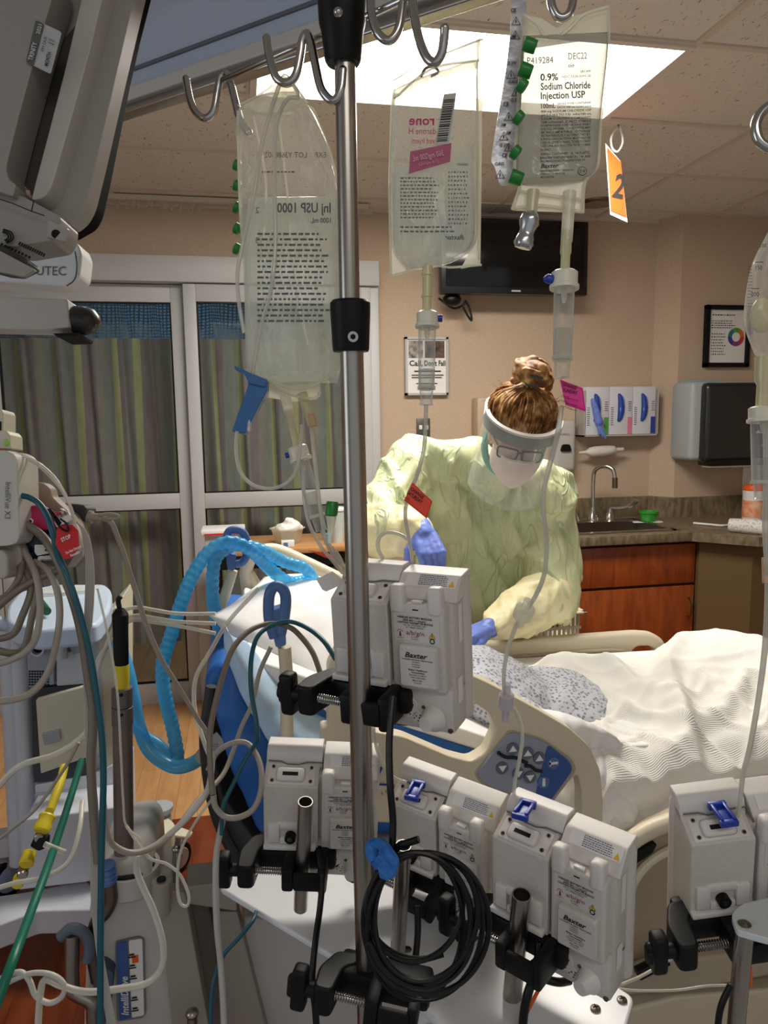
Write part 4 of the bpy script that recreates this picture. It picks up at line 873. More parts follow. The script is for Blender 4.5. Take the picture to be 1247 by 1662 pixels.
# ================================================================ NURSE
def nurse():
    t = thing('person', 'nurse in yellow gown, face shield, mask and blue gloves leaning over the bed', 'person', (.85, 2.55, 0))
    # joints
    hip = V((.84, 2.62, .93)); chest = PY(770, 850, 2.42); neck = PY(818, 745, 2.38)
    shR, shL = PY(672, 752, 2.40), PY(885, 800, 2.36)      # person's right is at image left
    elR, wrR = PY(606, 858, 2.26), PY(684, 866, 2.08)
    elL, wrL = PY(898, 965, 2.22), PY(797, 1018, 2.05)
    # head frame
    ca, sa = math.cos(R(9)), math.sin(R(9)); X = -(RT*ca-UP*sa); U0 = UP*ca+RT*sa; pt = R(36)
    F_ = -FW*math.cos(pt)-U0*math.sin(pt); U_ = U0*math.cos(pt)-FW*math.sin(pt)
    HM = Matrix((X, F_, U_)).transposed().to_4x4(); HM.translation = P(842, 705, 2.10); R3 = HM.to_3x3()
    h = lambda x, y, z: HM @ V((x, y, z))
    m = MB(); m.ell(h(0, -.015, .04), (.072, .09, .085), R3); m.ell(h(0, .022, -.045), (.055, .062, .07), R3); m.ell(h(0, .05, -.085), (.032, .03, .03), R3)
    m.ell(h(0, .085, -.028), (.014, .018, .024), R3); m.ell(h(.076, -.005, -.015), (.010, .02, .03), R3); m.ell(h(-.076, -.005, -.015), (.010, .02, .03), R3)
    for s in (-1, 1): m.ell(h(.03*s, .072, .012), (.026, .012, .008), R3)
    m.ell(h(0, .077, -.06), (.022, .010, .006), R3); m.ell(h(0, .074, -.072), (.02, .010, .006), R3)
    limb(m, [h(0, -.03, -.04), neck+V((0, .03, -.06))], [.058, .062])
    m.ell(chest, (.165, .11, .19)); limb(m, [chest, hip], [.13, .14]); limb(m, [shR, chest.lerp(shL, .3)+V((0, 0, .07))], [.06, .08]); limb(m, [shL, chest.lerp(shR, .3)+V((0, 0, .05))], [.06, .08])
    limb(m, [shR, elR, wrR], [.055, .042, .028]); limb(m, [shL, elL, wrL], [.055, .042, .028])
    for s in (-1, 1): limb(m, [hip+V((s*.08, 0, -.02)), hip+V((s*.09, .0, -.42)), hip+V((s*.09, .05, -.85))], [.10, .065, .045]); m.ell(hip+V((s*.09, -.02, -.895)), (.042, .11, .035))
    organic(m, .009, 4, name='body', material=M_skin, parent=t)
    # hair: cap, swept locks, bun, ties
    hr = MB(); hr.ell(h(0, -.03, .052), (.086, .096, .088), R3); hr.ell(h(0, -.075, .0), (.07, .05, .08), R3)
    cap = organic(hr, .006, 3, lambda p, n: .003*noise.noise(p*90), 'hair', M_hair, t)
    bun = h(.0, -.035, .158)
    hr = MB(); rg = random.Random(3)
    for k in range(230):
        a = rg.uniform(-1.25, 1.25)*math.pi/1.35; rad = .091; st = V((math.sin(a)*rad*.92, -.03+math.cos(a)*.097, rg.uniform(.012, .055) if abs(a) < 1.3 else rg.uniform(-.05, .03)))
        top = V((rg.uniform(-.016, .016), -.036+rg.uniform(-.015, .015), .140)); mid = (st+top)/2; c = V((0, -.03, .052)); dd = (mid-c); dd = V((dd.x/.090, dd.y/.100, dd.z/.092)); L = dd.length; mid = c+V((dd.x/L*.094, dd.y/L*.104, dd.z/L*.096))
        q1 = st.lerp(mid, .5); dd = q1-c; dd = V((dd.x/.088, dd.y/.098, dd.z/.090)); q1 = c+V((dd.x*.090, dd.y*.1, dd.z*.092))/dd.length
        w = V((rg.uniform(-.004, .004),)*3); hr.tube([HM @ p for p in sm([st, q1+w, mid+w, top], 5)], lambda u: .0022+.0022*math.sin(u*math.pi), 5)
    for k in range(26):
        a = rg.uniform(-1.6, 1.6); st = V((math.sin(a)*.085, -.03+math.cos(a)*.06, rg.uniform(.06, .13))); out = V((math.sin(a)*rg.uniform(.105, .125), st.y+.01, st.z+rg.uniform(.0, .03)))
        hr.tube([HM @ p for p in sm([st, st.lerp(out, .6)+V((0, 0, .006)), out], 4)], .0006, 4)
    hr.build('hair_strands', M_hair, cap, angle=180)
    hb = MB()
    for k, (x, y, z, r_) in enumerate(((0, 0, .02, .03), (.026, .0, .008, .022), (-.026, .002, .004, .022), (.01, -.02, .026, .022), (-.014, .014, .026, .02), (.034, .008, -.01, .014), (-.036, 0, -.016, .014))): x, y, z, r_ = x*1.35-.004, y*1.2, z*1.2+.004, r_*1.22; hb.ell(bun+R3 @ V((x, y, z)), (r_, r_*.8, r_*.7), R3 @ Matrix.Rotation(k*1.3, 3, 'Y'), 2)
    for k in range(26):
        a = k*.9; rr = .024+.018*math.sin(k*1.7)**2
        hb.tube([bun+R3 @ (V((math.cos(a+q*.35)*rr*1.25, math.sin(a+q*.35)*rr, .020+.022*math.sin(k+q*.5)))) for q in range(9)], .0058, 6)
    organic(hb, .0032, 2, name='hair_bun', material=M_hair, parent=cap)
    tie = mat('hair_tie', S(44, 84, 74), .3)
    for dz, dx in ((.0, -.003), (.026, -.006)): MB().tube([bun+R3 @ V((math.cos(k/14*2*math.pi)*.022+dx, .026+math.sin(k/14*2*math.pi)*.016, dz+.002*math.sin(k*2.3))) for k in range(14)], .0042, 7, True).build('hair_tie', tie, cap)
    # mask
    mk = MB()
    def mf(u, v):
        a = (u-.5)*2; w = .070*(1-v)**.8+.034*v+.008*math.sin(math.pi*v); z = -.026-.092*v+.010*(1-abs(a))*(1-v); dep = .066+.052*math.sin(math.pi*min(1, .25+.62*v)); rnd = (1-abs(a)**2.4)
        return h(a*w*(1+.05*v), .012+(dep)*(.35+.65*rnd) if abs(a) < 1 else .012+dep*.35, z)
    mk.grid(mf, 28, 18); o = mk.build('face_mask', mat('mask_pink', S(230, 208, 200), .7), t, angle=180); MB().tube(sm([mf(u, .05)+F_*.002 for u in (.3, .4, .5, .6, .7)], 4), .0024, 6).build('nose_wire', M_label, o); MB().tube(sm([mf(u, .55)+F_*.001 for u in (.08, .2, .35, .5, .65, .8, .92)], 4), .0011, 6).build('pleat', mat('mask_pink', S(230, 208, 200), .7), o); sd = o.modifiers.new('s', 'SOLIDIFY'); sd.thickness = .002
    for s in (-1, 1): MB().tube(sm([h(s*.064, .03, -.03), h(s*.076, .0, .01), h(s*.08, -.06, .03)], 4), .0018, 6).build('mask_strap', M_label, o)
    # scrub collar, teal
    cl = MB(); cl.tube(sm([h(.078, -.04, -.03), h(.083, -.02, -.07), h(.058, .00, -.115), h(0, .01, -.14), h(-.058, .00, -.115), h(-.081, -.02, -.07), h(-.076, -.05, -.03)], 6), .011, 8); cl.build('scrub_collar', mat('teal_scrub', S(50, 176, 150), .7), t)
    # glasses
    g = MB()
    for s in (-1, 1):
        cx = .034*s; pts = [(cx-.029, .015), (cx+.029, .015), (cx+.025, -.018), (cx-.025, -.018)]
        g.tube([h(p.x, .100-abs(p.x)*.18, p.y-.011) for p in rpoly(pts, .01, 4)], .0027, 6, True)
        g.tube(sm([h(.064*s, .086, .006), h(.074*s, .05, .006), h(.078*s, -.02, .004)], 4), .0018, 6)
    g.tube(sm([h(-.006, .100, -.005), h(0, .103, -.001), h(.006, .100, -.005)], 3), .0018, 6)
    g = g.build('glasses', M_black, t)
    for s in (-1, 1):
        cx = .034*s; MB().prism3([h(p.x, .0995-abs(p.x)*.18, p.y-.011) for p in rpoly([(cx-.028, .014), (cx+.028, .014), (cx+.024, -.017), (cx-.024, -.017)], .01, 4)], F_*.001).build('lens', clear('spectacle_lens', (.9, .88, .88, 1), .12, .04), g)
    # face shield
    sh = MB(); ra, rb = .100, .128
    arc = lambda a, r, y0=.0: (math.sin(a)*r*.94, y0+math.cos(a)*r*1.08)
    def bandf(z0, z1, ra, rb, name, mt, par):
        b_ = MB(); n = 26; A = R(86)
        pts = [arc(-A+2*A*k/n, rb) for k in range(n+1)]+[arc(A-2*A*k/n, ra) for k in range(n+1)]
        b_.prism3([h(p[0], p[1], z0) for p in pts], U_*(z1-z0)); return b_.build(name, mt, par, angle=50)
    fs = bandf(.026, .062, .106, .114, 'face_shield', mat('shield_foam', S(96, 96, 88), .6), t)
    bandf(.061, .068, .104, .117, 'white_brow_band', M_grey2, fs)
    vs = MB(); vs.grid(lambda u, v: (lambda a, q: h(q[0], q[1]+.012*v, .062-.225*v))(R(-84+168*u), arc(R(-84+168*u), .118+.006*v-.0*u)), 36, 12); vs.build('visor', M_shield, fs, angle=180)
    for s in (-1, 1): MB().ell(h(s*.106, .01, .045), (.005, .012, .014), R3, 2).build('strap_button', M_blueclip, fs)
    MB().tube(sm([h(.105, .0, .045), h(.09, -.09, .055), h(0, -.135, .06), h(-.09, -.09, .055), h(-.105, 0, .045)], 6), .005, 6).build('elastic', M_label, fs)
    # gown
    g = MB(); g.ell(chest+V((.0, .02, .0)), (.21, .15, .24)); g.ell(chest+V((.05, .03, -.22)), (.22, .16, .26)); g.ell(neck+V((-.02, .05, -.11)), (.15, .10, .10)); limb(g, [P(700, 748, 2.44), P(762, 746, 2.42), P(800, 775, 2.42)], [.075, .075, .07]); limb(g, [P(905, 812, 2.42), P(876, 780, 2.42)], [.06, .055]); limb(g, [hip+V((0, 0, .2)), hip+V((0, .02, -.35))], [.20, .25])
    limb(g, [shR, neck+V((-.06, .04, -.06))], [.085, .085]); limb(g, [shL, neck+V((.05, .04, -.07))], [.085, .085])
    limb(g, [shR, elR+V((.01, 0, 0)), wrR.lerp(elR, .66)], [.095, .088, .070]); limb(g, [shL, elL, wrL.lerp(elL, .74)], [.095, .090, .074])
    g.ell(shR.lerp(chest, .45)+V((0, -.01, -.03)), (.13, .11, .12)); g.ell(shL.lerp(chest, .45)+V((0, -.01, -.06)), (.13, .11, .16))
    def fold(p, n):
        q = V((p.x*4.5+p.z*2.2, p.y*3, p.z*3.2-p.x*2.6)); f = 1-2*abs(noise.noise(q*1.3+V((5, 0, 0)))); f2 = 1-2*abs(noise.noise(q*2.9+V((1, 7, 0)))); n3 = noise.noise(V((p.x*8+p.z*3.5, p.y*4, p.z*1.8-p.x*1.5))); n4 = noise.noise(V((p.x*6-p.z*8, p.y*4, p.z*1.8+p.x*2.2+9))); return .010*f+.015*max(0, 1-abs(n3)*3.8)+.010*max(0, 1-abs(n4)*4.2)-.008
    organic(g, .0095, 6, fold, 'gown', M_gown, t)
    # knitted cream sleeve ends
    for (e, w, k0) in ((elR, wrR, .25), (elL, wrL, .18)):
        c = MB(); limb(c, [e.lerp(w, k0), e.lerp(w, .6), w.lerp(e, .12)], [.090, .072, .050]); organic(c, .008, 4, lambda p, n: .012*max(0, 1-3*abs(noise.noise(V((p.x*8, p.y*8, p.z*12)))))-.004+.008*max(0, 1-4*abs(noise.noise(V((p.x*13+4, p.y*8, p.z*9))))), 'gown_sleeve', M_cuff, t)
    # gloves
    def glove(w, dirv, back, side, curl, s, th):
        """w wrist, dirv along the palm, back = back-of-hand normal, side = towards the thumb"""
        c = MB(); d, b_, sd = dirv.normalized(), back.normalized(), side.normalized()
        limb(c, [w-d*.02, w+d*.01], [.031, .031]); kn = w+d*.088
        for k in range(4): limb(c, [w+d*.012+sd*(.018-.012*k), kn+sd*(.030-.020*k)-d*(.004*abs(k-1))], [.021, .0145])
        Ls = (.042, .047, .044, .034)
        for k in range(4):
            a = kn+sd*(.031-.0205*k)-d*(.004*abs(k-1)); c1 = R(curl[k]); c2 = c1+R(curl[k]*.9); d1 = d*math.cos(c1)-b_*math.sin(c1); d2 = d*math.cos(c2)-b_*math.sin(c2); d3 = d*math.cos(c2+.4)-b_*math.sin(c2+.4)
            p1 = a+d1*Ls[k]; p2 = p1+d2*Ls[k]*.62; p3 = p2+d3*Ls[k]*.45; limb(c, [a, p1, p2, p3], [.0118, .0104, .0094, .0082])
        tb = w+d*.03+sd*.028-b_*.006; limb(c, [tb, tb+sd*.026+d*.026-b_*.012, tb+sd*.032+d*.054-b_*.026, tb+sd*.026+d*.074-b_*.036], [.017, .0135, .0115, .009])
        organic(c, .0036, 2, lambda p, n: .0010*noise.noise(p*70), 'glove', M_glove, t)
    glove(wrR+UP*.006+RT*.004, (P(709, 912, 2.00)-P(690, 866, 2.06)), (-FW*.75+RT*.25+UP*.6), -RT, (24, 30, 38, 46), 1, 0)
    glove(wrL, (P(740, 1030, 1.98)-P(790, 1012, 2.05)), (-FW*.5+UP*.8), (UP*-.2-FW*.8), (30, 34, 38, 42), 1, 0)
nurse()

# ================================================================ IV POLE
PX, PYY = .1262, .7925
t = pole = thing('iv_pole', 'tall stainless IV pole with black collars and hooks in the foreground', 'IV pole', (PX, PYY, .3))
def pole_z(py): return PY(583, py, PYY).z
m = MB(); m.cyl((PX-.006, PYY, pole_z(560)), (PX-.006, PYY, pole_z(60)), .0108, 28); m.build('upper_tube', M_brushed, t)
m = MB(); m.cyl((PX, PYY, pole_z(1760)), (PX-.005, PYY, pole_z(530)), .0127, 28); m.build('lower_tube', M_brushed, t)
zc, zb = pole_z(488), pole_z(571); x = PX-.0055
m = MB(); m.lathe((x, PYY, zb), (x, PYY, zc), [(0, .0185), (.05, .0195), (.8, .0212), (.95, .0212), (1, .019)], 32); m.build('collar', M_black, t)
m = MB(); c = P(580, 547, .755); c = V((x-.001, PYY-.0205, PY(580, 547, PYY-.02).z)); m.cyl(c+V((0, .002, 0)), c-V((0, .002, 0)), .0055, 20); sc = m.build('screw', M_chrome, t)
m = MB(); m.cyl(c-V((0, .0018, 0)), c-V((0, .0023, 0)), .003, 6); m.build('screw_socket', M_hole, sc)
zt, zb = pole_z(0), pole_z(106); x = PX-.008
m = MB(); m.lathe((x, PYY, zb), (x, PYY, zt), [(0, .0165), (.06, .0185), (.5, .0215), (.62, .0235), (.98, .0245), (1, .023)], 32); m.build('top_collar', M_black, t)
c = P(549, 20, .70); m = MB(); m.ell(c, (.0045, .0045, .0045)); m.build('screw', M_chrome, t)
dP = (V((x, PYY, PY(575, 60, PYY).z))-EYEP).dot(FW)
BZ = P(548, 48, dP).z
def bar(px, py): return PZ(px, py, BZ)
m = MB(); m.tube([bar(362, 130), bar(470, 82), bar(556, 44)], .0036, 12); m.tube([bar(596, 27), bar(645, 4), bar(760, -46)], .0036, 12); m.build('hook_bar', M_chrome, t)
def hk(pts, d0, d1, nm='hook', r=.0044):
    n = len(pts); q = [P(p[0], p[1], d0+(d1-d0)*i/(n-1)) for i, p in enumerate(pts)]; m = MB(); m.tube(sm(q, 6), r, 12); m.ell(q[0], (r, r, r)); m.ell(q[-1], (r, r, r)); return m.build(nm, M_chrome, t)
dl = (bar(497, 70)-EYEP).dot(FW); dl2 = (bar(362, 130)-EYEP).dot(FW); dr_ = (bar(662, 0)-EYEP).dot(FW)
hk([(433, 62), (437, 90), (448, 125), (466, 135), (480, 122), (487, 92), (491, 66), (498, 55), (505, 70), (512, 105), (522, 145), (540, 164), (553, 148), (557, 114)], dl, dl-.03)
hk([(302, 128), (308, 160), (318, 182), (334, 192), (347, 180), (353, 150), (358, 126), (367, 120), (375, 138), (382, 165), (390, 195), (404, 215)], dl2+.02, dl2-.01)
hk([(601, -20), (604, 25), (614, 55), (631, 66), (645, 52), (652, 20), (656, -20)], dr_+.01, dr_, r=.0042)
hk([(668, -20), (672, 20), (680, 62), (692, 92), (706, 102), (717, 86), (721, 62), (722, 46)], dr_-.01, dr_-.03, r=.0042)
D3 = .64
hk([(893, -25), (895, 5), (903, 24), (913, 29), (924, 22), (930, 4), (932, -25)], D3, D3, r=.0036)

# ================================================================ IV BAGS
def bag_shell(L, Rr, d, th, ang=0, nu=26, nv=44, wr=.002, seed=0, shear=0, top_open=.15):
    """pillow between left and right outline polylines given in photo pixels at distance d; th = half thickness"""
    A = sm([P(x, y, d) for x, y in L], 6); B = sm([P(x, y, d) for x, y in Rr], 6); m = MB()
    for sgn in (-1, 1):
        def f(u, v):
            a, b = sm_at(A, v), sm_at(B, v); p = a.lerp(b, u); k = max(0, 1-(2*u-1)**2)**.5*min(1, max(0, v/.25))**.7*min(1, max(0, (1-v)/.08))**.5
            w = noise.fractal(V((u*3.2+seed, v*2.2+sgn, seed)), 1, 2, 2)+.5*(1-2*abs(noise.noise(V((u*7, v*2.0+seed, sgn*3)))))
            return p+FW*sgn*(th*k)+FW*wr*w*(k+.2)
        m.grid(f, nu, nv)
    bmesh.ops.remove_doubles(m.bm, verts=m.bm.verts, dist=.0002); return m
def drip(t, top, bot, d0, d1=None, cap=.011, r=.0078, level=.45, vent=M_slide, vside=-1, body=M_chamber):
    """drip chamber along px top->bot: ivory cap, clear barrel, lower nozzle"""
    d1 = d1 or d0; a, b = P(*top, d0), P(*bot, d1); ax = b-a; L = ax.length; u = ax.normalized(); s = u.cross(FW).normalized()
    m = MB(); m.lathe(a, a+u*L*.17, [(0, cap*.8), (.1, cap), (.75, cap), (.8, cap*1.12), (1, cap*1.12)], 28); o = m.build('drip_chamber_cap', M_ivory, t)
    m = MB(); m.cyl(a+u*L*.07, a+u*L*.07-s*vside*(cap+.004), .0035, 12); m.build('vent', vent, o)
    m = MB(); m.lathe(a+u*L*.165, a+u*L*.82, [(0, r*1.08), (.03, r*1.04), (1, r*.95)], 28); c = m.build('drip_chamber', body, t)
    m = MB(); m.lathe(a+u*L*.82, b, [(0, r*.95), (.05, r), (.12, r*.8), (.9, r*.74), (1, r*.86)], 24); m.build('drip_nozzle', M_chamber, t)
    m = MB(); m.lathe(a+u*L*(.82-.65*level), a+u*L*.81, [(0, r*.93), (1, r*.88)], 24); m.build('liquid', clear('drip_liquid', (.86, .87, .84, 1), .16, .05, S(220, 220, 214), .8) if 'drip_liquid' not in MT else MT['drip_liquid'], c)
    m = MB(); m.lathe(a+u*L*.17, a+u*L*.30, [(0, .0032), (.8, .0022), (1, .001)], 12); m.build('dropper', M_seam, c)
    m = MB(); m.lathe(a+u*L*.80, a+u*L*.835, [(0, r*1.06), (1, r*1.06)], 24); m.build('collar_ring', M_seam, c)
# ---- 100 mL saline bag, front of print facing us
t = thing('iv_bag', 'small flat saline bag with black 0.9% Sodium Chloride print, rightmost of the hanging three', 'IV bag', tuple(P(890, 290, D3)))
pxp(rpoly([(846, 22), (880, 30), (905, 46), (925, 28), (990, 8), (986, 60), (850, 80)], 4), D3+.004, .0006).build('hanger_flap', M_seam, t)
bag_shell([(850, 58), (846, 90), (840, 200), (838, 280), (848, 300)], [(988, 52), (986, 90), (974, 200), (968, 275), (950, 292)], D3, .010, seed=1, wr=.0008).build('fluid_body', MT.get('saline') or clear('saline', (.82, .82, .77, 1), .55, .15, S(196, 196, 186), .85, bs=.3, bscale=20, tl=.3), t, angle=180)
m = MB()
for L in (((846, 90), (840, 200), (836, 280), (845, 298), (832, 340)), ((988, 12), (987, 90), (975, 200), (970, 268), (950, 296), (946, 346)), ((836, 338), (880, 334), (946, 344)), ((850, 24), (872, 40), (884, 58), (905, 60), (925, 46), (948, 24), (986, 12)), ((842, 310), (880, 316), (944, 324))): m.tube(sm([P(x, y, D3-.001) for x, y in L]), .0016, 6)
m.build('welded_seam', M_seam, t)
pxp([(845, 292), (952, 290), (944, 345), (832, 341)], D3+.001, .0012, 3).build('port_flap', M_seam, t)
def lines(rows): return rows
k = D3/FPX; F = FR(0, 0, D3-.0125); F = FR(623.5, 831, D3-.0135)
def px_items(F0, its):  # its in photo pixels -> frame centred on image centre
    return [(s_, x-623.5, 831-y)+tuple(r_) for (s_, x, y, *r_) in its]
txt = [("P419284", 858, 103, 15, 0, 0, 43), ("DEC22", 925, 98, 15, 0, 0, 31), ("EXP", 925, 111, 6, 1, 0, 10), ("2B1309", 944, 120, 5, 1, 0, 17), ("NDC 0338-0049-38", 914, 128, 6, 0, 0, 47), ("0.9%", 879, 131, 16, 1, 0, 29), ("Sodium Chloride", 879, 146, 16, 1, 0, 81), ("Injection USP", 878, 161, 16, 1, 0, 73), ("100mL", 877, 176, 11, 1, 0, 25),
       ("SINGLE DOSE CONTAINER", 905, 171, 4.8, 1, 0, 55), ("EACH 100 mL CONTAINS", 905, 177, 4.8, 1, 0, 55), ("900 mg SODIUM CHLORIDE USP", 878, 183, 5.3, 1, 0, 82), ("pH 5.0 (4.5 TO 7.0)  mEq/100 mL", 878, 189, 5.3, 1, 0, 82), ("SODIUM 15 CHLORIDE 15 OSMOLARITY", 878, 195, 5.3, 1, 0, 81), ("308 mOsmol/L (CALC) STERILE", 878, 200.5, 5.3, 1, 0, 81), ("NONPYROGENIC READ PACKAGE INSERT", 877, 206, 5.3, 1, 0, 81), ("FOR FULL INFORMATION ADDITIVES MAY", 877, 211.5, 5.3, 1, 0, 81), ("BE INCOMPATIBLE   DOSAGE", 877, 217, 5.3, 1, 0, 80), ("INTRAVENOUSLY AS DIRECTED BY", 877, 222.5, 5.3, 1, 0, 80), ("A PHYSICIAN CAUTIONS MUST NOT BE", 876, 228, 5.3, 1, 0, 81), ("USED IN SERIES CONNECTIONS DO NOT", 876, 233.5, 5.3, 1, 0, 81), ("USE UNLESS SOLUTION IS CLEAR", 876, 239, 5.3, 1, 0, 81), ("Rx ONLY", 875, 245, 5.3, 1, 0, 17), ("VIAFLEX CONTAINER    PL 146 PLASTIC", 875, 252, 5.3, 1, 0, 80), ("BAXTER VIAFLEX AND PL 146 ARE", 874, 258, 5.3, 1, 0, 82), ("TRADEMARKS OF BAXTER INTERNATIONAL INC", 874, 263.5, 4.8, 1, 0, 74), ("Baxter", 874, 273, 10, 1, 1, 30), ("BAXTER HEALTHCARE CORPORATION", 874, 279, 4, 1, 0, 54), ("DEERFIELD IL 60015 USA", 874, 284, 4, 1, 0, 40), ("MADE IN USA", 874, 289, 4, 1, 0, 22), ("E4", 937, 283, 9, 0, 0, 9)]
rot = Matrix.Translation(V((265, 650, 0))) @ Matrix.Rotation(R(2.0), 4, 'Z') @ Matrix.Translation(V((-265, -650, 0)))
o = letters(px_items(F, txt), F @ rot, M_ink, t)
m = MB(); m.tube([F @ rot @ V((942-623.5+7*math.cos(q*.314), 831-279.5+7*math.sin(q*.314), 0)) for q in range(20)], .0003, 4, True); m.build('printed_circle', M_ink, t)
m = MB(); m.lathe(P(866, 310, D3-.004), P(862, 350, D3-.004), [(0, .0055), (.5, .0050), (1, .0050)], 16); m.build('medication_port', M_port, t)
m = MB(); m.lathe(P(925, 312, D3-.004), P(920, 392, D3-.004), [(0, .0058), (.3, .0052), (1, .0050)], 16); m.build('outlet_port', M_seam, t)
t2 = t
t = thing('drip_set', 'clear drip chamber with ivory cap hanging from the saline bag', 'drip chamber', tuple(P(914, 600, D3)))
m = MB(); m.lathe(P(920, 375, D3-.004), P(917, 446, D3-.004), [(0, .0045), (.5, .0048), (.55, .0040), (1, .0040)], 16); m.build('spike', M_port, t)
drip(t, (917, 440), (912, 613), D3-.004, cap=.0112, r=.0085, level=.42, vside=1)
m = MB(); c = P(893, 453, D3-.006); m.ell(c, (.006, .004, .004)); m.build('blue_vent_plug', M_slide, t)
o = MB(); mb_ = o
pts = [P(862, 348, D3-.005), P(858, 366, D3-.007), P(853, 385, D3-.006), P(848, 403, D3-.004)]
m = MB(); m.tube(sm(pts, 6), lambda u: .006+.0016*math.sin(u*9)+.002*u*(1-u)*4, 12); o = m.build('foil_port_cover', M_foil, t2)
for v in o.data.vertices: v.co += v.normal*.0012*noise.noise(v.co*400)
# ---- strip of disinfecting caps
DS = .655
o = pxp(rpoly([(832, -20), (856, -20), (852, 60), (849, 120), (846, 170), (838, 240), (829, 300), (812, 302), (803, 270), (797, 262), (804, 215), (812, 170), (822, 110), (828, 60)], 6), DS, .0012).build('cap_strip', noisy(mat('strip_foil', S(186, 186, 190), .32, .35), 60, S(170, 170, 176), S(206, 206, 210), bs=.4, bd=.003), None)
tag(o, 'long grey foil strip printed with warning triangles left of the saline bag', 'cap strip')
letters([("!", 0, 0, 1)] if 0 else [], FR(0, 0, DS), M_ink, o)
F = FR(623.5, 831, DS-.0008); rg = random.Random(5); its, brs = [], []
for k, (x, y) in enumerate(((838, 20), (838, 62), (832, 105), (834, 135), (826, 172), (822, 205), (820, 238), (812, 268), (824, 255), (830, 218), (838, 165))):
    its.append((("CE", "3M", "CE 2797", "CUROS")[k % 4], x-623.5-9, 831-y, 7 if k % 4 else 9, 1, k % 2)+((16,) if k % 4 > 1 else (9,)))
letters(its, F @ Matrix.Identity(4), M_ink, o)
m = MB()
for x, y in ((838, 35), (837, 58), (830, 122), (838, 150), (826, 190), (818, 222), (826, 240), (812, 284)):
    q = [F @ V((x-623.5+a, 831-y+b, 0)) for a, b in ((-7, -5), (7, -5), (0, 8))]; m.tube(q, .0004, 4, True); m.cyl(F @ V((x-623.5, 831-y-2, 0)), F @ V((x-623.5, 831-y+3, 0)), .0004, 5)
m.build('warning_triangles', M_ink, o)
for i, (x, y) in enumerate(((860, 72), (853, 113), (848, 138), (842, 190), (837, 246), (838, 287))):
    w = 13 if i in (0, 1, 5) else 6; a, b = P(x-w*.7, y-2, .624), P(x+w*.8, y+5, .624)
    m = MB(); m.lathe(a, b, [(0, .0055), (.1, .006), (.9, .0056), (1, .005)], 18); o2 = m.build('disinfecting_cap', M_green, None)
    tag(o2, 'green disinfecting cap on the right edge of the foil strip, ' + ('topmost', 'second from top', 'third from top', 'fourth from top', 'second from bottom', 'at the bottom')[i], 'cap', 'green caps on the foil strip')
# ---- amiodarone bag, printed side away
DN = .72
t = thing('iv_bag', 'clear bag with mirrored pink print and barcode, middle of the hanging three', 'IV bag', tuple(P(705, 440, DN)))
bag_shell([(640, 145), (637, 165), (632, 300), (636, 400), (662, 440)], [(770, 95), (774, 130), (776, 300), (772, 395), (730, 428)], DN, .014, seed=4, wr=.0022).build('film', M_bag, t, angle=180)
bag_shell([(643, 272), (640, 300), (640, 400), (668, 434)], [(768, 232), (768, 300), (766, 390), (728, 424)], DN, .012, seed=4, wr=.0016).build('fluid', M_fluid, t, angle=180)
m = MB(); m.prism3([P(x, y, DN) for x, y in ((774, 66), (785, 62), (783, 200), (780, 430), (748, 436), (770, 395), (774, 300))], FW*.0008); m.prism3([P(x, y, DN) for x, y in ((640, 132), (634, 170), (630, 300), (633, 450), (644, 446), (662, 442), (640, 400), (636, 300), (641, 170))], FW*.0008)
m.prism3([P(x, y, DN) for x, y in ((638, 130), (690, 100), (780, 62), (776, 110), (700, 128), (640, 160))], FW*.0008); m.build('sealed_edge', M_seam, t)
m = MB()
for L in (((638, 130), (690, 98), (705, 92), (784, 63)), ((640, 160), (700, 112), (778, 98)), ((774, 100), (776, 250), (778, 420)), ((632, 300), (635, 445)), ((634, 448), (664, 440), (700, 430), (730, 434), (782, 430)), ((655, 290), (655, 330), (668, 358), (686, 364), (706, 330), (722, 300), (726, 262))): m.tube(sm([P(x, y, DN-.003) for x, y in L], 4), .0011, 5)
m.build('crease_line', M_seam, t)
MB().tube(sm([P(x, y, DN-.001) for x, y in ((684, 125), (690, 112), (702, 108), (712, 116), (700, 124))], 4), .0012, 6).build('hang_hole', M_inkg, t)
F = FR(623.5, 831, DN-.0165)
its = [("Nexterone", 664, 203, 21, 1, 0, 40), ("amiodarone HCl", 664, 219, 14, 0, 0, 40), ("Premixed Injection", 666, 234, 13, 0, 0, 40)]
letters([("nexterone"[-4:], 664-623.5, 831-203, 22, 1, 0, 42), ("darone H", 664-623.5, 831-218, 15, 0, 0, 44), ("ixed Injecti", 668-623.5, 831-233, 13, 0, 0, 40)], F @ Matrix.Rotation(0, 4, 'Z'), M_inkm, t, mirror=True)
m = MB(); m.prism3([F @ V((x-623.5, 831-y, 0)) for x, y in ((666, 246), (733, 232), (731, 262), (664, 282))], FW*.0003); pb = m.build('pink_band', mat('pink_band', S(176, 84, 112), .5), t)
letters([("360 mg/200 mL", 3, 5, 13, 1, 0, 52), ("(1.8 mg/mL)", 12, -4, 7, 0, 0, 32)], FR(668, 268, DN-.0172, 11), mat('pink_light', S(220, 160, 176), .5), t, mirror=True)
F2 = FR(705, 236, DN-.0172, -4)
m = MB(); m.prism3([F2 @ V(p) for p in ((0, 0, 0), (24, 4, 0), (30, 88, 0), (10, 84, 0))], FW*.0003); bc = m.build('barcode_label', mat('label_greyish', S(190, 184, 176), .5), t)
rg = random.Random(2); m = MB(); y = 6
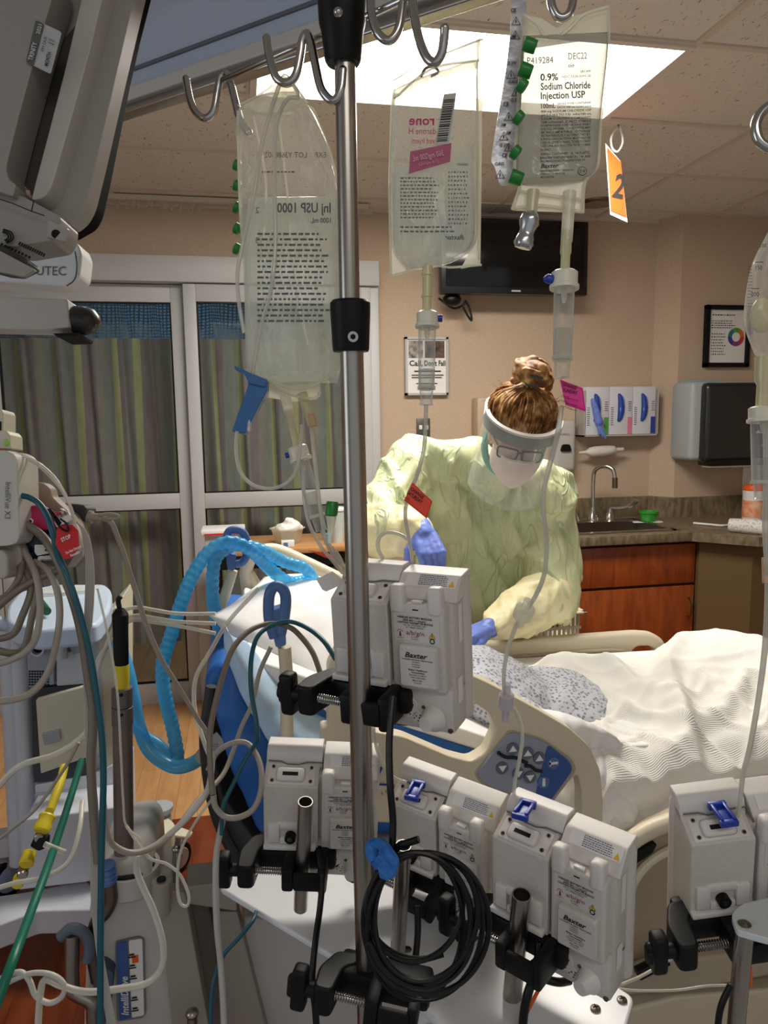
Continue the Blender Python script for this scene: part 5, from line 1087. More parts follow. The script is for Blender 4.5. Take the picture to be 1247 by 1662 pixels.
while y < 74: h_ = rg.choice((1, 1.4, 2.2)); x0 = 3+y*.10; m.prism3([F2 @ V(p) for p in ((x0, y, .0004), (x0+17, y+2.5, .0004), (x0+17, y+2.5+h_, .0004), (x0, y+h_, .0004))], -FW*.0001); y += h_+rg.choice((1.2, 1.8, 2.6))
m.build('barcode', M_ink, bc)
letters([("GALAXY", 741-623.5, 831-269, 6, 1, 1, 20), ("Baxter", 722-623.5, 831-389, 11, 1, 1, 32)], F, M_inkg, t, mirror=True, bars=micro(650-623.5, 831-286, 66, 70, 12, .95, 8)+micro(728-623.5, 831-276, 36, 90, 13, .95, 9)+micro(650-623.5, 831-365, 100, 14, 2, .9, 10))
m = MB(); m.lathe(P(694, 432, DN), P(693, 510, DN), [(0, .0048), (.15, .0048), (.16, .006), (.2, .006), (.21, .0046), (.6, .0046), (.61, .0058), (.65, .0058), (.66, .0046), (1, .0044)], 16); m.build('outlet_port', M_port, t)
t = thing('drip_set', 'clear drip chamber with ivory cap under the pink printed bag', 'drip chamber', tuple(P(693, 650, DN)))
drip(t, (694, 506), (692, 657), DN, cap=.0105, r=.0082, level=.3, vside=-1)
# ---- one litre bag, twisted, left of the pole
DL = .84
t = thing('iv_bag', 'large wrinkled litre bag with mirrored print hanging left of the pole', 'IV bag', tuple(P(475, 640, DL)))
bag_shell([(440, 150), (386, 180), (386, 260), (388, 350), (395, 430), (398, 540), (402, 600), (430, 618)], [(478, 148), (496, 165), (520, 205), (546, 285), (553, 380), (552, 480), (556, 570), (548, 622)], DL, .026, seed=9, wr=.006, nv=60).build('film', M_bag, t, angle=180)
bag_shell([(404, 320), (400, 350), (398, 430), (400, 540), (406, 600), (440, 624)], [(552, 318), (551, 360), (552, 420), (551, 500), (553, 572), (540, 618)], DL, .024, seed=9, wr=.004, nv=50).build('fluid', M_fluid, t, angle=180)
m = MB()
for L in (((386, 172), (420, 155), (455, 128), (465, 120), (478, 140), (500, 168)), ((392, 175), (440, 185), (500, 172), (520, 205), (545, 280), (553, 380)), ((386, 180), (387, 260), (390, 350)), ((430, 612), (470, 640), (515, 645), (518, 625)), ((398, 600), (440, 618), (490, 632), (556, 600)), ((452, 190), (468, 330), (480, 470), (500, 560)), ((412, 190), (432, 300), (425, 420))): m.tube(sm([P(x, y, DL-.012) for x, y in L], 5), .0013, 6)
m.build('crease_line', M_seam, t)
m = MB(); m.prism3([P(x, y, DL) for x, y in ((386, 178), (400, 162), (440, 148), (462, 125), (472, 125), (500, 168), (470, 186), (420, 182))], FW*.001); m.prism3([P(x, y, DL) for x, y in ((432, 612), (520, 618), (514, 648), (476, 652), (434, 645))], FW*.001); m.build('hanger_flap', M_seam, t)
F = FR(623.5, 831, DL-.030)
letters([("Inj USP 1000", 450-623.5, 831-345, 22, 1, 0, 88), ("EXP    LOT Y3688602", 430-623.5, 831-256, 13, 0, 0, 100), ("1000 mL", 505-623.5, 831-362, 12, 1, 0, 34)], F, M_inkg, t, mirror=True, bars=micro(418-623.5, 831-375, 128, 150, 17, .95, 21)+micro(425-623.5, 831-276, 60, 6, 1, .9, 22))
letters([("1", 415-623.5, 831-300, 14), ("2", 415-623.5, 831-346, 14), ("3", 415-623.5, 831-395, 14)], F, mat('teal_ink', S(70, 110, 120), .6), t, mirror=True)
for a, b, mt, nm in (((463, 640), (476, 700), M_seam, 'outlet_port'), ((490, 638), (506, 690), M_port, 'medication_port')):
    m = MB(); m.lathe(P(*a, DL), P(*b, DL), [(0, .0062), (.5, .0058), (.55, .0050), (1, .0050)], 16); m.build(nm, mt, t)
m = MB(); m.lathe(P(504, 672, DL), P(509, 692, DL), [(0, .0058), (1, .006)], 16); m.build('rubber_tip', mat('rubber_tip', S(196, 164, 120), .6), t)
t = thing('drip_set', 'slanted clear drip chamber below the large litre bag', 'drip chamber', tuple(P(520, 840, DL)))
m = MB(); m.lathe(P(468, 665, DL), P(484, 735, DL), [(0, .0046), (.6, .0046), (1, .0042)], 14); m.build('spike', M_port, t)
drip(t, (482, 724), (522, 862), DL, cap=.0115, r=.0088, level=.42, vside=1)
for i, y in enumerate((268, 301, 337, 371, 404)):
    m = MB(); m.lathe(P(380, y-2, DL+.012), P(391, y+3, DL+.012), [(0, .004), (.15, .0065), (.7, .0062), (1, .003)], 14)
    tag(m.build('disinfecting_cap', M_green, None), 'green cap behind the left edge of the litre bag, ' + ('topmost', 'second from top', 'the middle one', 'fourth from top', 'lowest')[i], 'cap', 'green caps behind the litre bag')
# roller clamp, blue
t = thing('roller_clamp', 'steel blue roller clamp on tubing beside the litre bag', 'clamp', tuple(P(392, 700, .80)))
pxp([(404, 606), (434, 616), (434, 632), (398, 704), (376, 700), (380, 688), (402, 628)], .80, .014, 3).build('body', M_roller, t, bev=.002)
pxp([(381, 592), (404, 604), (434, 616), (430, 628), (404, 622), (396, 606), (380, 598)], .797, .018, 2).build('flange', M_roller, t, bev=.001)
m = MB(); m.cyl(P(428, 640, .802), P(428, 640, .816), .006, 20); m.build('roller_wheel', M_seam, t)
# tubing
cable('iv_tubing', 'clear tubing looping over the hook and down the litre bag to the blue clamp', 'tubing', [(404, 700, .80), (410, 610, .81), (424, 530, .81), (440, 470, .80), (447, 400, .80), (446, 300, .80), (446, 240, .80), (452, 190, .80), (468, 160, .80), (484, 158, .80), (478, 140, .80), (463, 124, .80), (455, 135, .80), (440, 180, .80), (424, 240, .80), (412, 320, .80), (398, 380, .81), (386, 440, .81), (388, 490, .82), (396, 540, .82)], .0022, M_iv)
cable('iv_tubing', 'clear tubing hanging in a wide loop below the blue roller clamp', 'tubing', [(385, 700, .80), (383, 730, .80), (390, 765, .80), (410, 787, .80), (440, 793, .80), (466, 783, .80), (482, 760, .81), (488, 720, .82), (490, 690, .83)], .0021, M_iv)
cable('iv_tubing', 'clear tubing running from slanted drip chamber down to the top pump', 'tubing', [(522, 862, DL), (530, 880, .85), (545, 895, .86), (556, 915, .87), (560, 935, .88)], .0021, M_iv)
cable('iv_tubing', 'thin clear line passing behind the slanted drip chamber to the pump', 'tubing', [(505, 690, DL), (510, 740, .83), (516, 790, .83), (522, 840, .83), (530, 880, .84), (548, 910, .86), (566, 930, .87)], .0021, M_iv)
cable('iv_tubing', 'outermost clear line curving left of the slanted drip chamber', 'tubing', [(492, 760, .84), (494, 810, .84), (502, 850, .84), (520, 885, .85), (540, 910, .86), (556, 930, .88)], .0021, M_iv)
t = thing('capped_port', 'green capped clear port beside the slanted drip chamber', 'port', tuple(P(536, 870, .83)))
m = MB(); m.lathe(P(540, 814, .83), P(538, 838, .83), [(0, .006), (.15, .0072), (.9, .0068), (1, .005)], 18); m.build('cap', M_green, t); m = MB(); m.lathe(P(538, 838, .83), P(536, 882, .83), [(0, .006), (.3, .0045), (.6, .003), (1, .0026)], 14); m.build('connector', M_seam, t)
cable('iv_tubing', 'clear tubing from the middle bag down behind the red-orange label', 'tubing', [(692, 655, DN), (691, 690, .73), (688, 730, .74), (676, 775, .76), (664, 800, .78), (658, 835, .81), (664, 875, .85), (669, 905, .88), (668, 930, .90)], .0021, M_iv)
cable('iv_tubing', 'short white tubing arch above the top pump', 'tubing', [(666, 878, .88), (650, 868, .89), (630, 864, .90), (616, 872, .90), (614, 890, .90), (622, 908, .90), (626, 925, .90)], .0024, M_iv)
cable('iv_tubing', 'long clear line from the saline drip chamber across the nurse to a pump', 'tubing', [(912, 660, .66), (906, 700, .66), (895, 745, .68), (884, 790, .69), (882, 830, .70), (887, 880, .72), (884, 930, .74), (868, 970, .77), (848, 996, .79), (836, 1020, .80), (823, 1060, .82), (818, 1100, .84), (822, 1140, .86), (838, 1155, .88), (848, 1190, .89), (844, 1230, .90), (836, 1270, .91), (832, 1320, .92)], .0024, M_iv)
def card(name, label, quad, d, material, lines_, ang, ink=M_ink, bend=.0):
    t = thing(name, label, 'label', tuple(P(quad[3][0], quad[3][1], d)))
    m = MB(); A, B, C, D = [P(x, y, d) for x, y in quad]
    m.grid(lambda u, v: A.lerp(B, u).lerp(D.lerp(C, u), v)-FW*bend*math.sin(u*math.pi*2)+UP*.0, 12, 6); o = m.build('card', material, t, angle=180); s_ = o.modifiers.new('s', 'SOLIDIFY'); s_.thickness = .0004
    letters(lines_, FR(quad[0][0], quad[0][1], d-.0012-bend, ang), ink, t)
card('date_label', 'orange-red label reading Change Saturday on the middle tubing', [(670, 783), (702, 814), (693, 842), (656, 812)], .76, M_redor, [("CHANGE", 3, -12, 8, 1, 0, 26), ("SATURDAY", 2, -20, 8, 1, 0, 30), ("DATE", 0, -28, 5), ("TIME", -2, -35, 5), ("INITIALS", -4, -42, 5)], -36)
o = [x for x in bpy.data.objects if x.name.startswith('date_label')][-1]
card('date_label', 'bright pink label reading Change Sunday below the saline drip chamber', [(909, 616), (946, 630), (951, 668), (918, 657)], .645, M_pink, [("CHANGE", 6, -9, 8, 1, 0, 24), ("SUNDAY", 9, -17, 8, 1, 0, 24), ("DATE", 9, -27, 5), ("TIME", 10, -35, 5), ("INITIALS", 11, -43, 5)], -14)
letters([], FR(909, 616, .643, -14), M_ink, bpy.data.objects[[x.name for x in bpy.data.objects if x.name.startswith('date_label')][-1]], bars=[(17, -27, 21, .9), (19, -35, 19, .9), (26, -43, 13, .9)])
card('date_label', 'red-orange label lying against the bed rail left of the pole', [(500, 893), (540, 900), (556, 914), (528, 905)], 1.0, M_redor, [], 0)
def clicker(pts, r, mt, name, label):
    t = thing(name, label, 'connector', tuple(P(*pts[0])))
    a, b = P(*pts[0]), P(*pts[1]); m = MB(); m.lathe(a, b, [(0, r*.45), (.25, r*.5), (.3, r), (.62, r), (.66, r*.5), (1, r*.45)], 22); m.build('body', mt, t); return t
clicker([(858, 975, .775), (842, 1015, .80)], .0105, M_seam, 'check_valve', 'round clear check valve on the long saline line')
clicker([(824, 1110, .845), (820, 1170, .865)], .0088, clear('lilac_clear', (.88, .86, .9, 1), .5, .1, S(206, 200, 210)), 'y_site', 'pale clear injection port on the long line over the bed rail')
cable('iv_tubing', 'clear line running down the right edge to the right pump', 'tubing', [(1243, 640, .62), (1245, 760, .64), (1243, 860, .66), (1247, 940, .68), (1243, 1040, .72), (1232, 1130, .76), (1218, 1210, .80), (1206, 1260, .82), (1200, 1310, .84), (1192, 1330, .85), (1172, 1328, .86), (1160, 1322, .87)], .0028, M_iv)
# ---- half empty bag at the right edge
DR = .60
t = thing('iv_bag', 'nearly empty bag marked 150 and 200 at the right edge', 'IV bag', tuple(P(1240, 560, DR)))
bag_shell([(1262, 350), (1240, 390), (1222, 430), (1212, 480), (1210, 520), (1222, 555), (1242, 580)], [(1330, 350), (1340, 390), (1340, 430), (1335, 480), (1325, 520), (1290, 560), (1262, 582)], DR, .018, seed=12, wr=.003).build('film', M_bag, t, angle=180)
F = FR(623.5, 831, DR-.018); letters([("150", 1225-623.5, 831-438, 10, 0, 0, 12), ("200", 1219-623.5, 831-481, 10, 0, 0, 13), ("100", 1232-623.5, 831-402, 9, 0, 0, 12)], F, M_ink, t, bars=[(1226-623.5, 831-426, 13, 1), (1219-623.5, 831-469, 14, 1)]+micro(1214-623.5, 831-430, 8, 70, 14, 1, 31))
m = MB(); m.ell(P(1237, 512, DR-.002), (.010, .006, .014)); m.build('air_bubble', M_port, t)
t = thing('drip_set', 'drip chamber cut off by the right picture edge', 'drip chamber', tuple(P(1240, 840, DR)))
m = MB(); m.lathe(P(1243, 580, DR), P(1238, 670, DR), [(0, .008), (.4, .0075), (.5, .0055), (1, .0055)], 18); m.build('spike', M_port, t)
drip(t, (1240, 660), (1240, 810), DR, cap=.0115, r=.0095, level=.4); m = MB(); m.lathe(P(1245, 905, .68), P(1246, 946, .68), [(0, .0045), (1, .0045)], 14); m.build('beige_sleeve', mat('beige_sleeve', S(214, 172, 140), .5), t)
t = thing('hook_ring', 'steel hook curl at the right picture edge', 'hook', tuple(P(1240, 245, DR)))
m = MB(); m.tube(sm([P(x, y, DR) for x, y in ((1275, 168), (1250, 172), (1234, 186), (1227, 205), (1232, 228), (1248, 240), (1275, 244))]), .0042, 12); m.tube(sm([P(x, y, DR) for x, y in ((1275, 168), (1320, 160), (1400, 170), (1500, 185))], 5), .0042, 12); m.build('ring', M_chrome, t)

# ================================================================ INFUSION PUMPS
def pump():
    t = thing('infusion_pump', '-', 'infusion pump')
    B = lambda *a, **k: MB()
    m = MB(); m.prism3([V((.0, y, z)) for y, z in rpoly([(-.002, .035), (-.002, .146), (.032, .166), (.045, .166), (.045, .035)], .002)], V((.074, 0, 0))); m.build('rear_housing', M_pump, t, True, bev=.003)
    m = MB(); m.box(-.003, .156, .040, .060, -.004, .176, .010, seg=3); m.build('front_shell', M_pump, t, True)
    m = MB(); m.prism3([V((0, y, z)) for y, z in rpoly([(.026, .156), (.031, .173), (.040, .182), (.060, .182), (.060, .165), (.03, .155)], .003)], V((.077, 0, 0))); m.build('flip_cover', M_pump2, t, True, bev=.002)
    m = MB(); m.prism3([V((.079, y, z)) for y, z in rpoly([(.010, .150), (.016, .160), (.032, .176), (.060, .179), (.060, .160), (.03, .150)], .004)], V((.074, 0, 0))); m.build('top_deck', M_pump2, t, True, bev=.002)
    m = MB(); m.box(.060, .150, .002, .045, -.003, .052, .005); m.box(.072, .150, .012, .045, .04, .155, .004); m.build('lower_housing', M_pump, t, True)
    # battery module
    m = MB(); m.box(.0785, .1445, -.004, .03, .047, .150, .004, seg=3); bt = m.build('battery_module', M_pump, t, True)
    m = MB(); m.box(.090, .1375, -.011, .0, .053, .104, .004, seg=3); m.build('raised_block', M_pump, bt, True)
    for x in (.0875, .1335):
        m = MB(); m.box(x-.0085, x+.0085, -.0065, .010, .138, .171, .0045, seg=3); m.build('antenna', M_pump2, bt, True)
    m = MB(); m.box(.104, .117, .0, .006, .150, .153, .001); m.build('latch', M_pump2, bt, True)
    m = MB(); m.box(.107, .114, -.0043, .0, .143, .1445, 0); m.build('latch_slot', M_hole, bt, True)
    Fm = lambda x, y, z: Matrix((V((1, 0, 0)), V((0, 0, 1)), V((0, -1, 0)))).transposed().to_4x4()
    def FF(x, y, z): M = Fm(0, 0, 0); M.translation = V((x, y, z)); return M
    m = MB(); m.prism([(.0835, .107), (.1390, .107), (.1390, .140), (.0835, .140)], .0042, .0046, Fm(0, 0, 0), r=.002); lb = m.build('module_label', mat('label_offwhite', S(206, 202, 197), .5), bt, True)
    F = FF(0, -.0048, 0)
    letters([("WIRELESS BATTERY MODULE", .0885, .1335, .0034, 1, 0, .042), ("(IEEE 802.11 a/b/g/n)", .095, .1305, .0028, 1, 0, .028), ("CONTAINS TRANSMITTER MODULE", .0885, .1275, .0031, 1, 0, .043), ("FCC ID: WYB-PRPD1WV", .0955, .1248, .0026, 0, 0, .028), ("IC: 10846A-SDMAC", .0985, .1223, .0026, 0, 0, .022), ("p/n 35223", .104, .1115, .0022), ("Rx ONLY", .105, .1088, .0022), ("DIN 0052 C", .0865, .1095, .0018)], F, M_ink, lb, local=True)
    letters([("a/b/g/n", .0985, .1145, .0072, 0, 0, .022)], F, mat('wine_ink', S(140, 24, 70), .5), lb, local=True)
    m = MB(); m.prism3([V((.0895, -.0049, .1115)), V((.0925, -.0049, .1115)), V((.0915, -.0049, .1175)), V((.0905, -.0049, .1175))], V((0, .0002, 0))); m.tube([V((.091+.003*math.cos(a*.5), -.0049, .1175+.002*math.sin(a*.5))) for a in range(-1, 8)], .0003, 4); m.build('antenna_symbol', mat('wine_ink', S(140, 24, 70), .5), lb, True)
    m = MB(); m.prism3([V((.1265, -.0049, .1128)), V((.1335, -.0049, .1128)), V((.130, -.0049, .1188))], V((0, .0003, 0))); m.build('warning_triangle', mat('amber', S(232, 180, 50), .5), lb, True)
    m = MB(); m.tube([V((.1263, -.0050, .1126)), V((.1337, -.0050, .1126)), V((.130, -.0050, .1192))], .0003, 4, True); m.cyl(V((.130, -.0051, .1140)), V((.130, -.0051, .1172)), .0003, 5); m.tube([V((.130+.0026*math.cos(a), -.0050, .1095+.0026*math.sin(a))) for a in [q*.42 for q in range(15)]], .0006, 4, True); m.build('symbol_outline', M_ink, lb, True)
    m = MB(); m.prism([(.0925, .0565), (.1355, .0565), (.1355, .100), (.0925, .100)], .0111, .0115, Fm(0, 0, 0), r=.002); l2 = m.build('maker_label', mat('label_offwhite', S(206, 202, 197), .5), bt, True)
    F = FF(0, -.0117, 0)
    letters([("Baxter", .0985, .0905, .0085, 1, 1, .028), ("Compatible with Baxter infusion pumps", .0945, .0875, .0022, 1, 0, .038), ("35700BAX", .107, .0845, .0022), ("35700BAX2", .1065, .0818, .0022), ("35700ABB", .107, .0791, .0022), ("Baxter Healthcare", .1025, .0752, .0027, 1, 0, .023), ("Corporation", .106, .0722, .0027, 1, 0, .016), ("Deerfield, IL 60015", .103, .0692, .0026, 0, 0, .021), ("1-800-356-3454", .104, .0662, .0026, 0, 0, .019), ("Made in USA", .107, .0630, .0022, 1), ("P/N 35723", .108, .0600, .0022)], F, M_ink, l2, local=True)
    # top details
    sv = V((0, .034, .020)).normalized(); MD = Matrix((V((1, 0, 0)), sv, V((1, 0, 0)).cross(sv))).transposed().to_4x4(); MD.translation = V((0, -.002, .146))
    m = MB(); m.box(.005, .069, .003, .032, -.001, .0012, .001, M=MD); m.build('tray_deck', M_pump2, t, True)
    m = MB(); m.box(.016, .055, .006, .026, .0, .0075, .005, M=MD, seg=4); tr = m.build('key_dock', M_pump2, t, True)
    m = MB(); m.box(.025, .046, .013, .018, .0075, .0080, M=MD); m.build('dock_slot', M_hole, tr, True)
    for x, y in ((.011, .008), (.063, .008), (.011, .027), (.063, .027)):
        m = MB(); m.cyl(MD @ V((x, y, .001)), MD @ V((x, y, .0022)), .0024, 14); s_ = m.build('screw', M_dullsteel, t, True); m = MB(); m.cyl(MD @ V((x, y, .0022)), MD @ V((x, y, .0026)), .0013, 6); m.build('screw_socket', M_hole, s_, True)
    m = MB(); m.tube([V((.003, .027, .1655)), V((.02, .027, .1650)), V((.03, .024, .1630)), V((.045, .024, .1630)), V((.056, .027, .1650)), V((.077, .027, .1650)), V((.0785, .012, .156))], .0010, 6); m.build('cover_seam', mat('seam_grey', S(110, 110, 112), .5), t, True)
    m = MB(); m.box(.0745, .0775, .002, .03, .0, .17); m.build('panel_gap', mat('gap_dark', S(50, 48, 46), .8), t, True) if 0 else None
    m = MB(); m.cyl(V((.0835, .0085, .1490)), V((.0835, .0080, .1492)), .0022, 14); m.build('red_mark', M_inkr, t, True)
    m = MB(); m.prism3([V((.088, .0195, .1641)), V((.150, .0195, .1641)), V((.150, .0315, .1760)), V((.088, .0315, .1760))], V((0, -.0002, .0004))); sk = m.build('top_sticker', M_label, t, True)
    Ms = Matrix((V((1, 0, 0)), V((0, .012, .0119)).normalized(), V((0, -.0119, .012)).normalized())).transposed().to_4x4(); Ms.translation = V((.088, .0191, .1646))
    letters([], Ms, mat('blue_ink', S(50, 60, 110), .6), sk, local=True, bars=micro(.016, .0155, .036, .014, 6, 1, 41))
    m = MB(); m.prism3([Ms @ V((.053, .002, .0002)), Ms @ V((.060, .002, .0002)), Ms @ V((.0565, .009, .0002))], V((0, 0, .0003))); m.build('sticker_triangle', mat('amber', S(232, 180, 50), .5), sk, True)
    # rear left bracket with socket knob
    m = MB(); m.box(.006, .022, -.007, .0, .058, .088, .002); m.box(.052, .068, -.007, .0, .058, .088, .002); m.box(.022, .052, -.0065, .0, .056, .066, .002); m.box(.018, .056, -.005, .0, .078, .090, .003); m.build('key_bracket', M_pump2, t, True)
    m = MB(); m.cyl(V((.037, 0, .068)), V((.037, -.011, .068)), .0075, 24); kb = m.build('fastener', M_black, t, True)
    m = MB(); m.cyl(V((.037, -.011, .068)), V((.037, -.0115, .068)), .0035, 16); m.build('hex_insert', M_chrome, kb, True)
    m = MB(); m.box(.0, .072, -.010, .0, .048, .055, .0015); m.build('ledge', M_pump2, t, True)
    # speaker grilles, cord knob
    for (cx, cz, r_, n_) in ((.092, .024, .0135, 12), (.106, .012, .0075, 6)):
        m = MB(); m.cyl(V((cx, .003, cz)), V((cx, .001, cz)), r_, 28); g_ = m.build('speaker_grille', M_pump2, t, True)
        m = MB(); rg = random.Random(n_)
        for q in range(n_): a = q*2.4; rr = r_*.78*math.sqrt((q+.5)/n_); m.cyl(V((cx+rr*math.cos(a), .0012, cz+rr*math.sin(a))), V((cx+rr*math.cos(a), .0007, cz+rr*math.sin(a))), .0009, 8)
        m.build('grille_holes', M_hole, g_, True)
    m = MB(); m.lathe(V((.124, .004, .013)), V((.121, -.014, .013)), [(0, .016), (.15, .0155), (.4, .012), (1, .0085)], 26); m.build('cord_knob', M_pump2, t, True)
    m = MB(); m.cyl(V((.145, .001, .002)), V((.145, .0045, .002)), .003, 16); m.build('screw', M_dullsteel, t, True)
    m = MB(); m.cyl(V((.113, .001, .026)), V((.113, .0045, .026)), .0022, 16); m.build('screw', M_dullsteel, t, True)
    m = MB(); m.prism3([V((.1505, .024, .10)), V((.1505, .034, .10)), V((.1505, .034, .145)), V((.1505, .024, .145))], V((.0004, 0, 0))); m.build('side_barcode_label', M_label, t, True)
    m = MB(); m.prism3([V((.1505, .016, .03)), V((.1505, .030, .03)), V((.1505, .030, .06)), V((.1505, .016, .06))], V((.0004, 0, 0))); m.build('side_label', M_label, t, True)
    # pole clamp
    cp_ = MB(); cp_.box(-.012, .100, -.012, .030, .018, .048, .006); cp_.build('clamp_bar', M_black, t, True)
    m = MB(); m.prism3([V((x, y, .014)) for x, y in rpoly([(-.030, -.045), (-.008, -.045), (-.004, -.006), (.012, .004), (.012, .022), (-.018, .018), (-.032, -.012)], .008)], V((0, 0, .036))); m.build('clamp_arm', M_black, t, True, bev=.003)
    m = MB(); m.cyl(V((-.062, -.030, .032)), V((-.024, -.030, .032)), .0085, 18); kn = m.build('knob_shaft', M_black, t, True)
    m = MB(); m.box(-.058, -.040, -.040, -.020, .006, .058, .005, seg=3); m.box(-.064, -.038, -.036, -.024, .018, .046, .005, seg=3); m.build('clamp_knob', M_black, kn, True)
    m = MB(); p_ = [V((-.010+.0006*q, -.030, .032)) for q in range(72)]; m.tube(p_, [.0046+.0011*math.sin(q*1.25) for q in range(72)], 14); m.build('threaded_rod', M_chrome, t, True)
    m = MB(); m.box(.030, .046, -.048, -.010, .014, .050, .004); m.box(.046, .082, -.050, -.043, .018, .046, .003); m.box(.078, .090, -.048, -.0, .012, .052, .004); m.build('clamp_jaw', M_black, t, True)
    return t
def copy_tree(o, parent=None):
    c = o.copy(); COL.objects.link(c); c.parent = parent
    for ch in list(o.children): copy_tree(ch, c)
    return c
def slim(yaw, tilt, roll):
    return (Matrix.Rotation(R(yaw), 3, 'Z') @ Matrix.Rotation(R(tilt), 3, 'X') @ Matrix.Rotation(R(roll), 3, 'Y')).to_euler()
poses = [((.107, .858, 1.143), (-37.5, 3.9, -.4), 'white infusion pump clamped high on the IV pole, in front of the pillow'),
         ((.013, .981, .868), (-12.2, 10, 2.9), 'white infusion pump left of the IV pole, beside the blue bed skirt'),
         ((.197, .987, .826), (-43.5, 12, 5.8), 'white infusion pump behind the black cable coil'),
         ((.288, .804, .853), (-51.6, 3.9, 1.7), 'white infusion pump standing right of the cable coil, nearest the bed foot rail gap'),
         ((.500, .721, .874), (-7.7, 9.9, -5.5), 'white infusion pump at the right edge above the pale shelf')]
pm = pump(); PUMPS = []
for i, (lo, ro, lb) in enumerate(poses):
    o = pm if i == 0 else copy_tree(pm)
    o.location = lo; o.rotation_euler = slim(*ro); o['label'] = lb; o['group'] = 'infusion pumps clamped to poles'; PUMPS.append(o)
# clamp below the shelf
t = thing('pole_clamp', 'lowest black pole clamp under the white shelf, left of the IV pole', 'clamp', tuple(P(560, 1625, .88)), tuple(slim(-22, 0, 6)))
for ch in list(pm.children):
    if ch.name.split('.')[0] in ('clamp_bar', 'clamp_arm', 'knob_shaft', 'threaded_rod', 'clamp_jaw'): copy_tree(ch, t)
def local_tag_slide(i, lx, ly, lz, name, label, yaw=0):
    M = wm(PUMPS[i]) @ Matrix.Translation(V((lx, ly, lz))) @ Matrix.Rotation(R(yaw), 4, 'Z'); t = thing(name, label, 'slide clamp', M.translation, M.to_euler())
    m = MB(); m.box(-.006, .006, -.016, .016, .0, .004, .001); m.box(-.010, .010, .010, .016, -.001, .008, .001); m.box(-.010, .010, -.018, -.012, -.001, .006, .001); m.box(-.009, -.005, -.014, .014, .003, .008, .001); m.box(.005, .009, -.014, .014, .003, .008, .001); m.build('body', M_slide, t, True)
local_tag_slide(2, .036, .012, .168, 'slide_clamp', 'blue slide clamp seated in the pump behind the cable coil', 10)
local_tag_slide(3, .030, .022, .178, 'slide_clamp', 'blue slide clamp on the tall line above the pump right of the coil', 10)
local_tag_slide(4, .040, .010, .172, 'slide_clamp', 'blue slide clamp seated in the right edge pump', 0)

# ================================================================ STUB POLES, SHELVES
def zplate(name, label, poly, z, th, r, material, bev=.003):
    pts = rpoly(poly, r); m = MB(); m.prism3([PZ(x, y, z) for x, y in pts], V((0, 0, -th))); o = m.build(name, material, bev=bev, angle=50); return tag(o, label, 'shelf')
shelf = zplate('white_shelf', 'white gloss shelf plate carrying the pump poles at the bottom', [(353, 1438), (376, 1412), (520, 1392), (760, 1470), (1002, 1600), (1030, 1618), (1010, 1690), (760, 1700), (685, 1636), (607, 1592)], .80, .010, 12, M_whiteg)
for (x, y) in ((613, 1541), (661, 1541), (1010, 1623), (967, 1637)):
    c = PZ(x, y, .801); m = MB(); m.lathe(c, c+V((0, 0, .0025)), [(0, .0062), (.5, .0058), (1, .003)], 18); s_ = m.build('screw', M_dullsteel, shelf)
    m = MB(); m.box(c.x-.0035, c.x+.0035, c.y-.0007, c.y+.0007, c.z+.0024, c.z+.003); m.box(c.x-.0007, c.x+.0007, c.y-.0035, c.y+.0035, c.z+.0024, c.z+.003); m.build('screw_cross', M_hole, s_)
zplate('pale_shelf', 'small pale shelf plate over a stub pole at the right edge', [(1187, 1482), (1205, 1466), (1247, 1456), (1300, 1450), (1300, 1530), (1247, 1523), (1196, 1509)], .955, .008, 8, mat('pale_blue_white', S(206, 212, 212), .3))
c = PZ(1209, 1499, .956); m = MB(); m.lathe(c, c+V((0, 0, .003)), [(0, .007), (1, .003)], 18); m.build('screw', M_dullsteel, bpy.data.objects['pale_shelf'])
pxp([(655, 1580), (700, 1600), (700, 1690), (650, 1690)], 1.0, .004, 2).build('tmp_x', M_label) if 0 else None
def stub(top, bot, d0, d1, r, label, hollow=True):
    a, b = P(*top, d0), P(*bot, d1); t = thing('stub_pole', label, 'pole', tuple(b)); u = (a-b).normalized()
    m = MB(); m.lathe(b, a, [(0, r), (1, r), (1.0, r*.86), (.96, r*.84)], 28) if hollow else m.cyl(b, a, r, 28); m.build('tube', M_brushed, t)
    if hollow: m = MB(); m.cyl(a-u*.012, a-u*.006, r*.84, 24); m.build('tube_mouth', M_hole, t)
stub((496, 1301), (488, 1474), .955, 1.03, .0098, 'hollow steel stub pole in front of the left pump', True)
stub((655, 1372), (645, 1560), .90, .97, .0098, 'steel stub pole behind the cable coil')
stub((847, 1452), (822, 1720), .85, .93, .0112, 'hollow steel stub pole in front of the pump right of the coil')
stub((1209, 1512), (1192, 1700), .80, .86, .0095, 'steel stub pole under the pale shelf at right', False)

# ---- cord coil
t = thing('cable_coil', 'coiled black power cord hung on the IV pole with a blue strap', 'cable coil', tuple(P(690, 1640, .80)))
rg = random.Random(11); pts = []
for k in range(150):
    a = k/20*2*math.pi+2.3; lap = k/20; rx = 84+9*math.sin(lap*1.9)+(14 if 3 < lap < 4 else 0); ry = 102+17*math.sin(lap*1.3+1)+(26 if 3 < lap < 4.2 else 0)
    pts.append(P(682+rx*math.cos(a)+9*math.sin(lap*2.1), 1484-ry*math.sin(a)+(ry-100)*1.0, .76+.012*math.sin(lap*2.7)+.006*math.sin(a)))
MB().tube(sm(pts, 3), .0030, 8).build('cord', M_blackrub, t)
m = MB(); m.tube(sm([P(x, y, d) for x, y, d in ((638, 1130, .80), (634, 1170, .79), (632, 1220, .78), (634, 1280, .77), (638, 1330, .77), (638, 1380, .765), (650, 1372, .76), (680, 1362, .755))]), .0038, 10); m.build('cord_tail', M_blackrub, t)
